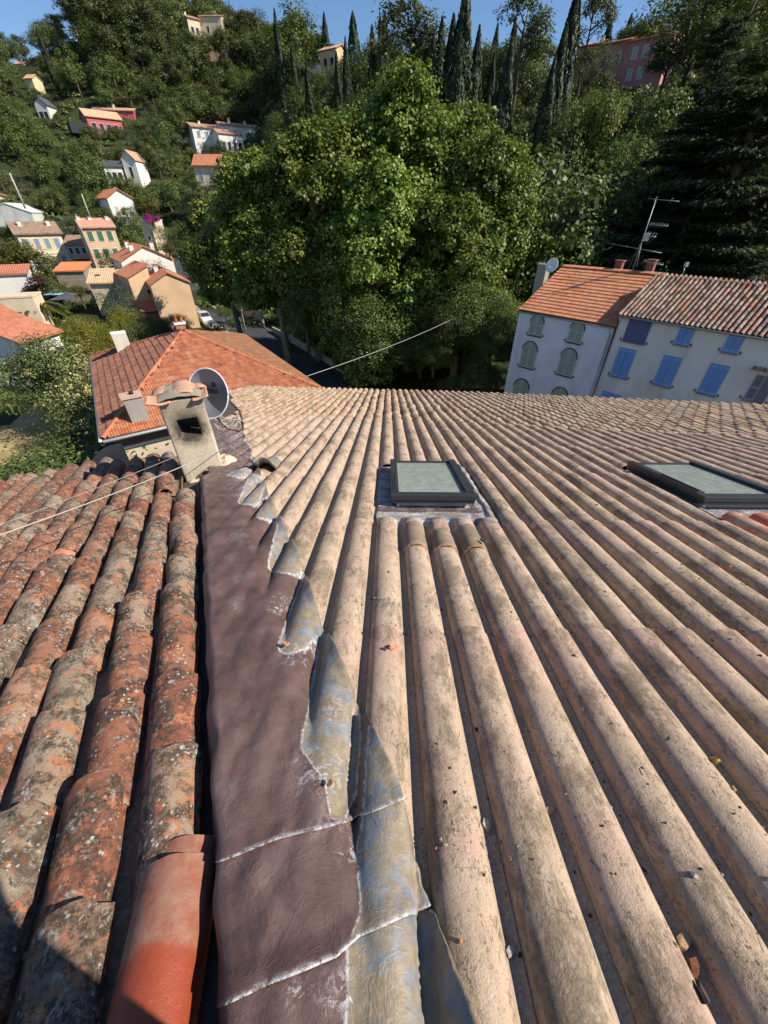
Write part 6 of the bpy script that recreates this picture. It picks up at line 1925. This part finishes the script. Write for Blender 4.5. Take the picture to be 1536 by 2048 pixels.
# ---- the plane trees in the middle (own large-leaved crowns)
def plane_tree(px, py, D, rx, label, seed, nleaf, base=None, lob=72, zc=.58, z0=.15, rl=.125):
    top = at_d(px, py, D); g = ground(top.x, top.y) if base is None else base
    H = top.z - g
    rng = np.random.default_rng(seed)
    L = []
    for k in range(lob):
        z = rng.uniform(z0, .97)
        env = math.sqrt(max(.02, 1 - ((z - zc) / (1 - zc + .02 if z > zc else zc - z0 + .12)) ** 2))
        a = rng.uniform(0, 6.283); q = env * rng.uniform(.35, 1.0) ** .6 * (1 - rl * .8)
        L.append((rx * q * math.cos(a), rx * q * math.sin(a), H * z - H * rl * .4, H * rl * rng.uniform(.45, .95)))
    L.append((0, 0, H * (1 - .11), H * .11)); L = np.array(L)
    # upright leafy shoots break the outline
    sh = []
    for k in range(lob * 2):
        q = L[rng.integers(0, len(L))]; d = rdir(1, rng)[0]; d[2] = abs(d[2]) * 1.4 + .3; d /= np.linalg.norm(d)
        r = q[3] * rng.uniform(.18, .36)
        sh.append((q[0] + d[0] * q[3] * 1.0, q[1] + d[1] * q[3] * 1.0, q[2] + d[2] * q[3] * 1.02, r))
    L2 = np.concatenate([L, np.array(sh)]); nleaf = int(nleaf * 1.7)
    c = fill_lobes(rng, L2, nleaf, int(nleaf / 26), .30, .9, ML_PLANE, 'crown', up=.30, spread=.185, jit=.6, inner=.12)
    # oversized darker leaves added deep inside the crown to block light
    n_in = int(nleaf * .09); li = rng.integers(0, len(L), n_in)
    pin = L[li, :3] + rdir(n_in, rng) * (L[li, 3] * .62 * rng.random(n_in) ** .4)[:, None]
    ci = leaf_mesh('light_block_leaves', pin, rdir(n_in, rng), rdir(n_in, rng), 1.0 * rng.uniform(.7, 1.2, n_in), .8, rng.random(n_in) * .4, ML_PLANE)
    t = trunk_mesh('trunk', H * .72, .42, [(H * rng.uniform(.12, .45), tuple(q[:3]), .17) for q in L[:16]], MB_PLANE, rng, .05)
    o = empty('plane_tree', (top.x, top.y, g)); tag(o, label, 'plane tree')
    for n_, me in (('crown', c), ('light_block_foliage', ci), ('trunk', t)):
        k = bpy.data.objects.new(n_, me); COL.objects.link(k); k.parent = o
    TREES.append((Vector((top.x, top.y, g)), H, rx * 2 / H, 'plane'))
    return o
plane_tree(800, 150, 57, 8.0, 'tallest plane tree, its bright crown rising to a peak in the middle', 1, 64000, z0=.10)
plane_tree(640, 235, 54, 7.2, 'plane tree with a rounded crown left of the tallest one', 2, 46000, z0=.20)
plane_tree(905, 228, 58, 7.0, 'plane tree forming the right shoulder beside the tallest one', 3, 46000)
plane_tree(985, 270, 54, 5.0, 'small plane tree on the right edge of the plane group', 4, 26000)
plane_tree(520, 305, 57, 6.2, 'plane tree at the left of the group behind the utility pole', 5, 36000, z0=.42, zc=.68)
plane_tree(425, 395, 72, 4.8, 'low plane tree at the far left of the group over the road', 6, 26000, lob=44, z0=.36, zc=.68)
plane_tree(755, 340, 49, 6.2, 'plane tree in front of the tallest one, over the dark trunks', 7, 44000, z0=.06)

plane_tree(700, 420, 50, 4.8, 'low plane tree over the trunks near the pavement', 9, 30000, z0=.10)
plane_tree(860, 400, 50, 4.8, 'low plane tree between the front plane tree and the one by the lilac house', 10, 30000, z0=.10)
plane_tree(945, 400, 49, 4.6, 'low plane tree close to the left corner of the lilac house', 8, 26000, z0=.22)

# ---- single trees one can point at
tree_px('oak', 1075, 300, 60, 'round olive-green tree behind the lilac house, right of the plane trees', .95)
tree_px('oak', 1020, 310, 66, 'broad tree tucked between the plane trees and the round olive-green one', .9)
tree_px('oak', 1130, 430, 56, 'low broad tree just behind the chimney of the lilac house', .9)
tree_px('yellow', 1215, 150, 92, 'bright green tree standing below the dull rose farmhouse', .62)
tree_px('oak', 1150, 190, 88, 'pointed green tree left of the bright one below the rose farmhouse', .55)
tree_px('oak', 1275, 255, 82, 'olive-green tree right of and below the bright green one', .75)
tree_px('oak', 1230, 330, 70, 'dark tree behind the television aerial', .8)
tree_px('oak', 1330, 330, 74, 'dark tree right of the television aerial', .85)
tree_px('yellow', 1335, 195, 112, 'yellowing bush on the slope right of the bright green tree', 1.2, 6)
tree_px('yellow', 1300, 225, 108, 'yellowing bush lower on the slope below the rose farmhouse', 1.3, 5)
tree_px('cedar', 1475, 150, 72, 'great dark cedar with drooping layers at the right edge', 1.15)
tree_px('cedar', 1590, 60, 66, 'tallest dark cedar, partly outside the right edge', 1.2)
tree_px('cedar', 1400, 380, 62, 'lower dark cedar behind the mottled canal tile ridge', 1.25)
tree_px('pine', 1440, -60, 128, 'broad black-green conifer against the sky right of the rose farmhouse', 1.5)
tree_px('pine', 1370, 20, 134, 'black-green conifer at the right end of the rose farmhouse', 1.1)
tree_px('pine', 1530, -40, 120, 'black-green conifer cut by the top right corner', 1.5)
CY = [(705, 20, 178, 'lone dark cypress against the sky left of the big pine', 1.35), (935, -40, 108, 'tallest cypress left of centre top, breaking the sky', 1.1), (908, 25, 112, 'cypress directly left of the tallest one', 1.0), (885, 30, 116, 'cypress second left of the tallest one', .9), (868, 62, 110, 'short cypress at the left end of the cypress row', .9), (960, 48, 112, 'cypress directly right of the tallest one', .9), (1160, -30, 100, 'tall pale-sided cypress leaning left of the rose farmhouse', 1.15), (1135, 40, 98, 'cypress close left of the tall pale-sided one', 1.0), (1112, 110, 92, 'shorter cypress in front of the pale-sided pair', 1.0), (1025, 75, 92, 'thin cypress standing alone over the dry patch', 1.0), (760, 25, 150, 'thin cypress at the left edge of the big pine', .8), (690, 70, 150, 'thin cypress behind the plane crowns, under the lone dark one', .8), (672, 100, 140, 'cypress by the apricot villa', .8), (612, 120, 150, 'cypress below the apricot villa', .9), (72, 54, 262, 'lone cypress against the sky at the upper left', .85), (548, 15, 190, 'slim cypress on the pine slope left of the apricot villa', .8), (1225, 28, 190, 'first small cypress on the skyline above the rose farmhouse', 1.3), (1265, 24, 190, 'second small cypress on the skyline above the rose farmhouse', 1.2), (1292, 34, 190, 'third small cypress on the skyline above the rose farmhouse', 1.2), (1312, 44, 190, 'fourth and lowest cypress on the skyline above the rose farmhouse', 1.1), (745, 75, 128, 'dark cypress just above the crown of the plane trees', .9), (990, 100, 120, 'cypress half hidden behind the right shoulder of the plane trees', .9)]
for px, py, D, lab, w in CY: tree_px('cypress', px, py, D, lab, w)
tree_px('pine', 825, 0, 120, 'big round-headed pine between the cypresses at the top centre', 1.05)
tree_px('pine', 790, 40, 126, 'smaller pine at the left of the big round-headed one', .9)
tree_px('pine', 1060, -10, 125, 'open pine with bare limbs right of the tallest cypress', 1.0)
tree_px('pine', 1195, -10, 140, 'dark spiky conifer rising behind the rose farmhouse', .9)
tree_px('olive', 1215, 95, 132, 'grey olive in front of the rose farmhouse', 1.2, 5)
tree_px('olive', 1180, 120, 130, 'grey olive left of the one before the rose farmhouse', 1.2, 5)
tree_px('oak', 585, 5, 215, 'rounded dark oak at the right end of the hilltop wood', 1.3)
tree_px('oak', 555, 40, 205, 'rounded dark oak below the right end of the hilltop wood', 1.2)
for k, (px, py, D, h, w) in enumerate(((628, 128, 194, 7, 1.2), (648, 134, 190, 7, 1.2), (668, 128, 192, 8, 1.1), (690, 120, 188, 9, 1.1), (606, 140, 196, 7, 1.2), (585, 128, 200, 8, 1.2))):
    tree_px('oak' if k % 2 else 'olive', px, py, D, 'bushy tree on the slope just below the apricot villa', w, h, 'trees below the apricot villa')
for k, (px, py, D, h, w) in enumerate(((385, 66, 281, 9, 1.2), (410, 64, 279, 9, 1.2), (432, 60, 280, 9, 1.3), (365, 58, 284, 10, 1.1))):
    tree_px('oak', px, py, D, 'leafy tree just below the cream villa on the wooded hill', w, h, 'trees below the cream hilltop villa')
# around the village
tree_px('purple', 78, 540, 97, 'purple-leaved tree in front of the stone shed', 1.0)
tree_px('palm', 40, 560, 86, 'small palm in front of the low white house at the left edge', 1.3)
tree_px('oak', 100, 560, 94, 'dark shrub between the purple tree and the parasols', 1.1, 4)
tree_px('yellow', 150, 568, 98, 'bright banana-green bush under the stone shed', 1.2, 4)
tree_px('olive', 216, 562, 88, 'round grey olive in front of the chequered roof house', 1.0)
tree_px('oak', 215, 500, 122, 'dark leafy tree against the green-shuttered house', .9, 7)
tree_px('boug', 296, 424, 119, 'magenta bougainvillea on top of the narrow tower', 1.4, 2.6)
tree_px('bamboo', 150, 625, 72, 'yellow-green bamboo clump, left one behind the hipped house', 1.1)
tree_px('bamboo', 190, 640, 66, 'yellow-green bamboo clump, middle one behind the hipped house', 1.1)
tree_px('bamboo', 232, 605, 74, 'yellow-green bamboo clump, right and tallest one behind the hipped house', .8)
tree_px('bamboo', 205, 680, 56, 'yellow-green bamboo clump nearest the whitish chimney', 1.0)
tree_px('nearoak', 340, 625, 74, 'dark shrub before the dappled gable, behind the roof peak', 1.2, 5)
tree_px('nearoak', 300, 630, 72, 'dark green shrub beside the porch of the apricot house', 1.1, 5)
tree_px('nearoak', 270, 640, 64, 'grey-green shrub left of the dark one at the roof peak', 1.1, 5)
tree_px('nearoak', 446, 612, 84, 'small dark bush beside the silver van', 1.1, 2.6)
tree_px('yellow', 20, 470, 118, 'yellow-green tree left of the yellow house', 1.0)
tree_px('yellow', 240, 345, 182, 'yellow-green tree below the tall white gable house', 1.2, 8)
tree_px('flower', 165, 715, 40, 'pale yellow flowering tree touching the hipped roof gutter', .95)
tree_px('flower', 95, 680, 46, 'tree with scattered yellow blossom at the lower left', 1.05)
tree_px('nearoak', 25, 665, 47, 'dark green tree at the left edge below the red roofs', 1.1)
tree_px('nearoak', 160, 705, 47, 'dark green tree between bamboo and blossom tree', 1.0)
tree_px('nearoak', 150, 800, 27, 'glossy green tree under the hipped roof corner', 1.05)
tree_px('nearoak', 165, 860, 22, 'glossy green tree nearest the old tile roof', 1.1)
tree_px('nearoak', 15, 885, 23, 'green bush at the left edge over the old tile roof', 1.1)
tree_px('nearoak', 70, 905, 20, 'low green bush against the old roof eave', 1.2)
tree_px('oak', 455, 395, 62, 'dull green tree at the left foot of the plane group', 1.0, 8)
tree_px('nearoak', 395, 440, 72, 'yellowish tree leaning over the road below the low plane tree', 1.0, 9)
tree_px('nearoak', 345, 445, 92, 'dark bush between the tower and the road', 1.2, 7)
tree_px('nearoak', 600, 545, 50, 'leafy young tree beneath the plane trees by the pavement', .8, 8)
tree_px('nearoak', 900, 600, 44, 'dark shrub in the deep shade right of the plane trunks', 1.2, 5)
tree_px('nearoak', 970, 560, 45, 'dark shrub left of the lilac house', 1.2, 7)

for k, (px, py, D, h) in enumerate(((800, 640, 50, 4), (850, 610, 52, 5), (940, 640, 46, 4), (990, 660, 44, 4), (870, 690, 42, 3.2), (1010, 600, 50, 6), (760, 655, 54, 4), (930, 590, 55, 6), (1000, 520, 58, 8), (955, 735, 40, 2.6), (985, 750, 41, 2.4), (925, 745, 41, 2.4), (1000, 730, 43, 3), (900, 752, 42, 2.2), (965, 700, 46, 3.4), (935, 690, 49, 3.4), (742, 575, 47, 9), (775, 640, 45, 6), (700, 600, 51, 7), (810, 590, 48, 8), (845, 660, 45, 5), (840, 560, 62, 6), (720, 600, 62, 5), (1040, 480, 64, 9))):
    tree_px('nearoak', px, py, D, ('tall' if h > 5.5 else 'low') + ' dark shrub in the shade ' + ('left of the lilac house' if px > 960 else 'under the middle of the plane trees' if px > 810 else 'by the plane trunks near the road'), 1.25, h, 'shrubs in the shade under the plane trees')
# ---- the wooded hills: scattered trees, none in front of a house
def blocked(P, h, w):
    px, py, d = proj(P + Vector((0, 0, h))); qx, qy, d2 = proj(P)
    D = math.hypot(P.x, P.y); s = FPX / max(1, d) * h * w * .5
    for (x0, y0, x1, y1, HD) in HB:
        if D < HD + 3:
            ov = min(px + s, x1) - max(px - s, x0)
            if ov > .22 * (x1 - x0) and py < y0 + .70 * (y1 - y0) and qy > y0: return True
    return False
HXY = []
for o in list(SC.objects):
    if o.parent is None and o.get('category') == 'house':
        HXY.append((o.matrix_basis.translation.x, o.matrix_basis.translation.y))
rs0 = random.Random(4)
REG = [
    (-47, -12, 96, 140, 6.5, {'oak': 6, 'olive': 3, 'yellow': 1}, (4.5, 8), 'garden tree on the lower left slope among the village houses'),
    (-47, -10, 140, 205, 6.6, {'oak': 6, 'olive': 2.5, 'pine': 1, 'yellow': .5}, (7, 11), 'bushy tree on the left slope between the villas'),
    (-47, -9, 205, 258, 7.0, {'oak': 6, 'pine': 2.5, 'olive': 2}, (8, 13), 'tree in the belt of wood above the white villa'),
    (-27, -8, 252, 330, 7.4, {'pine': 8, 'oak': 2}, (14, 21), 'tall pine in the wood covering the left hilltop'),
    (-50, -28.5, 258, 330, 8.0, {'oak': 5, 'pine': 2}, (8, 12), 'tree on the far left ridge'),
    (-9, 14, 70, 150, 7.0, {'oak': 5, 'pine': 1.5, 'olive': 1, 'cypress': 1}, (7, 12), 'dark tree on the slope behind the plane trees'),
    (-9, 16, 150, 240, 8.0, {'pine': 3, 'oak': 4, 'cypress': 2}, (8, 13), 'tree on the skyline behind the cypress row'),
    (14, 52, 62, 108, 6.8, {'oak': 6, 'cedar': 2, 'pine': 1}, (8, 13), 'dark tree on the shaded slope behind the tall houses'),
    (14, 52, 108, 145, 7.0, {'oak': 5, 'olive': 2, 'pine': 1}, (4, 7), 'low tree on the slope under the rose farmhouse'),
    (22, 52, 150, 230, 9.0, {'pine': 4, 'cedar': 1, 'oak': 2}, (10, 16), 'dark conifer behind the rose farmhouse'),
    (-46, -33, 48, 80, 7.0, {'nearoak': 1}, (4, 7), 'garden tree beside the red roofs at the left edge'),
]
MARKS = [(205, 235, 'the raspberry red house'), (440, 265, 'the white villa'), (405, 40, 'the cream hilltop villa'), (655, 105, 'the apricot villa'), (1240, 110, 'the rose farmhouse'), (255, 330, 'the tall white gable house'),
         (260, 410, 'the terrace house'), (30, 430, 'the weathered white house'), (75, 490, 'the yellow house'), (935, 60, 'the tallest cypress'), (825, 60, 'the big round-headed pine'), (72, 90, 'the lone cypress at the upper left'),
         (410, 335, 'the half-hidden cream house'), (1475, 250, 'the great cedar'), (1290, 460, 'the television aerial'), (55, 160, 'the tiny yellow house'), (80, 215, 'the tiny grey house'), (190, 650, 'the bamboo'), (20, 640, 'the solar panel roof'), (1160, 60, 'the pale-sided cypress'), (700, 60, 'the lone dark cypress'), (1130, 300, 'the round olive-green tree')]
def where(px, py):
    d, mx, my, nm = min((math.hypot(px - a, py - c), a, c, n) for a, c, n in MARKS)
    dx, dy = px - mx, py - my
    v = ('high above' if dy < -70 else 'above') if dy < -18 else ('well below' if dy > 70 else 'below') if dy > 18 else 'beside'
    h = ('far left of' if dx < -80 else 'left of') if dx < -22 else ('far right of' if dx > 80 else 'right of') if dx > 22 else ''
    if v == 'beside': return (h or 'beside') + ' ' + nm
    return v + (' and ' + h if h else '') + ' ' + nm
for (x0, y0, x1, y1, HD) in [q for q in HB if q[4] > 150]:
    n = max(2, int((x1 - x0) / 14))
    for k in range(n):
        px = x0 + (x1 - x0) * (k + rs0.uniform(.2, .8)) / n; py = y0 + rs0.uniform(.62, .95) * (y1 - y0)
        hd = {True: 'small bushy tree', False: 'small grey-green tree'}[k % 3 < 2]
        tree_px('oak' if k % 3 < 2 else 'olive', px, py, HD - 6, hd + ' against a house ' + where(px, py), 1.3, rs0.uniform(4, 6), 'small trees at the feet of the hillside houses')
rs = random.Random(21)
count = {}
done = [(p[0].x, p[0].y) for p in TREES]
for az0, az1, D0, D1, sp, kinds, hr, lab in REG:
    area = (R_(az1 - az0)) * (D1 * D1 - D0 * D0) / 2
    n = int(area / (sp * sp) * 1.8)
    for _ in range(n):
        az = rs.uniform(az0, az1); D = math.sqrt(rs.uniform(D0 * D0, D1 * D1))
        x, y = D * math.sin(R_(az)), D * math.cos(R_(az))
        if any((x - a) ** 2 + (y - c) ** 2 < (sp * .62) ** 2 for a, c in done): continue
        if any((x - a) ** 2 + (y - c) ** 2 < 36 for a, c in HXY): continue
        if any(((x - q.x) ** 2 + (y - q.y) ** 2) < 64 for q in RD): continue
        g = ground(x, y); P = Vector((x, y, g - .4))
        kind = rs.choices(list(kinds), list(kinds.values()))[0]
        h = rs.uniform(*hr); w = rs.uniform(.85, 1.15)
        if kind == 'cypress': h *= 1.35
        if kind == 'olive': h *= .65; w *= 1.2
        if kind == 'pine': w *= 1.25
        if kind == 'oak': w *= 1.05
        if kind == 'cedar': h *= 1.3
        if kind == 'yellow': h *= .8
        px, py, d = proj(P + Vector((0, 0, h * .7)))
        if px < -50 or px > 1590 or py < -60: continue
        if blocked(P, h, w): continue
        if count.get(kind, 0) > 290: continue
        count[kind] = count.get(kind, 0) + 1
        nm = {'oak': 'broadleaf', 'nearoak': 'broadleaf', 'pine': 'pine', 'olive': 'olive', 'cypress': 'cypress', 'cedar': 'cedar', 'yellow': 'yellow-green'}[kind]
        size = 'small ' if h < hr[0] + (hr[1] - hr[0]) * .3 else 'big ' if h > hr[0] + (hr[1] - hr[0]) * .7 else ''
        adj = {'broadleaf': 'bushy green tree', 'pine': 'pine', 'olive': 'grey-green olive', 'cypress': 'narrow cypress', 'cedar': 'layered dark conifer', 'yellow-green': 'yellow-green tree'}[nm]
        qx, qy, _d = proj(P + Vector((0, 0, h * .6)))
        plant(kind, P, h, w, size + adj + ' ' + where(qx, qy), 'trees scattered over the wooded hills')
        done.append((x, y))
print('scattered', count, len(TREES))

# ---- scrub between the trees: nobody could count it
rng = np.random.default_rng(5)
P, Nn, S = [], [], []
m = 0
while m < 5200:
    az = rng.uniform(-48, 52); D = math.sqrt(rng.uniform(60 ** 2, 320 ** 2))
    if rng.random() < .3: D = rng.uniform(60, 150)
    x, y = D * math.sin(R_(az)), D * math.cos(R_(az))
    g = ground(x, y); r = rng.uniform(.8, 2.0)
    m += 1
    if any((x - a) ** 2 + (y - c) ** 2 < 64 for a, c in HXY): continue
    if any(((x - q.x) ** 2 + (y - q.y) ** 2) < 49 for q in RD): continue
    if blocked(Vector((x, y, g)), r * 1.2, 1.6): continue
    k = 46; d = rdir(k, rng); d[:, 2] = np.abs(d[:, 2])
    P.append(np.array([x, y, g + .1]) + d * r * rng.uniform(.6, 1.05, (k, 1)) * np.array([1.25, 1.25, .9])); Nn.append(d + rdir(k, rng) * .5 + np.array([0, 0, .3])); S.append(np.full(k, .62) * rng.uniform(.6, 1.4, k))
P = np.concatenate(P); N = len(P)
o = inst('undergrowth', leaf_mesh('undergrowth', P, np.concatenate(Nn), rdir(N, rng), np.concatenate(S), .75, rng.random(N), ML_OAK)); o['kind'] = 'stuff'
# ================================================================== THE PERSON TAKING THE PICTURE (stands behind the camera; the shadow falls on the old roof)
M_CLOTH = plain('dark_blue_cloth', (.04, .05, .08), .9, .2)
M_SKIN = plain('skin', (.48, .28, .20), .6, .3)
M_HAIR = plain('brown_hair', (.05, .03, .02), .8, .2)
M_PHONE = plain('phone_body', (.02, .02, .022), .3, .5)
pz = ZC - 1.335 + .075
man = empty('person', Vector((0, -.24, pz + .08)))
tag(man, 'person in dark blue clothes standing on the roof holding a phone out in both hands', 'person')
J = {'pelvis': (.24, -.175, .95), 'chest': (.26, -.06, 1.22), 'neck': (.26, -.0, 1.42), 'head': (.26, .03, 1.50), 'crown': (.26, .04, 1.66),
     'ls': (.08, -.05, 1.37), 'le': (-.02, -.14, 1.10), 'lw': (-.11, -.085, 1.26), 'rs': (.44, -.03, 1.37), 're': (.44, .04, 1.14), 'rw': (.11, -.085, 1.26),
     'lh': (.15, -.20, .88), 'lk': (.13, -.25, .50), 'la': (.13, -.33, .10), 'lt': (.11, -.21, .05), 'rh': (.33, -.20, .88), 'rk': (.36, -.25, .50), 'ra': (.36, -.33, .10), 'rt': (.38, -.21, .05)}
RAD = {'pelvis': .15, 'chest': .16, 'neck': .055, 'head': .085, 'crown': .07, 'ls': .065, 'le': .045, 'lw': .032, 'rs': .065, 're': .045, 'rw': .032, 'lh': .10, 'lk': .062, 'la': .045, 'lt': .04, 'rh': .10, 'rk': .062, 'ra': .045, 'rt': .04}
E_ = [('pelvis', 'chest'), ('chest', 'neck'), ('neck', 'head'), ('head', 'crown'), ('neck', 'ls'), ('ls', 'le'), ('le', 'lw'), ('neck', 'rs'), ('rs', 're'), ('re', 'rw'), ('pelvis', 'lh'), ('lh', 'lk'), ('lk', 'la'), ('la', 'lt'), ('pelvis', 'rh'), ('rh', 'rk'), ('rk', 'ra'), ('ra', 'rt')]
ks = list(J); vs = [(J[k][0], J[k][1], J[k][2] + pz + .02) for k in ks]; ed = [(ks.index(a), ks.index(c)) for a, c in E_]; rads = [RAD[k] for k in ks]
for s, wr in ((-1, 'lw'), (1, 'rw')):
    w = Vector(J[wr]); i0 = ks.index(wr)
    pm = w + Vector((-s * .015, .035, .03)); vs.append((pm.x, pm.y, pm.z + pz + .02)); rads.append(.026); ip = len(vs) - 1; ed.append((i0, ip))
    for f in range(5):
        ln = (.045, .055, .06, .055, .045)[f]
        a = pm + Vector((-s * .01, .012, .018 * (f - 1.5) * .9)); t = a + Vector((-s * ln * .8, .012, .004)); t2 = t + Vector((-s * ln * .4, -.014, 0))
        if f == 4: a = pm + Vector((0, -.01, .02)); t = a + Vector((-s * .02, -.02, .03)); t2 = t + Vector((-s * .02, .0, .015))
        for q in (a, t, t2): vs.append((q.x, q.y - .02, q.z + pz + .02)); rads.append(.008)
        n = len(vs); ed += [(ip, n - 3), (n - 3, n - 2), (n - 2, n - 1)]
me = bpy.data.meshes.new('body'); me.from_pydata(vs, ed, []); me.materials.append(M_CLOTH)
bo = inst('body', me, man, Matrix())
sk = bo.modifiers.new('skin', 'SKIN')
for i, sv in enumerate(me.skin_vertices[0].data):
    sv.radius = (rads[i], rads[i]); sv.use_root = (i == 0)
bo.modifiers.new('smooth', 'SUBSURF').levels = 1
blob('head', (J['head'][0], J['head'][1] + .01, J['head'][2] + .07 + pz), (.082, .10, .125), M_SKIN, 2, man, .05, 10).matrix_basis = PW(man).inverted()
blob('hair', (J['head'][0], J['head'][1] - .012, J['head'][2] + .105 + pz), (.090, .105, .105), M_HAIR, 4, man, .12, 10).matrix_basis = PW(man).inverted()
b = MB(); b.box((0, -.016, ZC - .005), (.150, .009, .072), M_PHONE)
tag(b.build('phone'), 'dark phone held level in both hands of the person', 'phone')
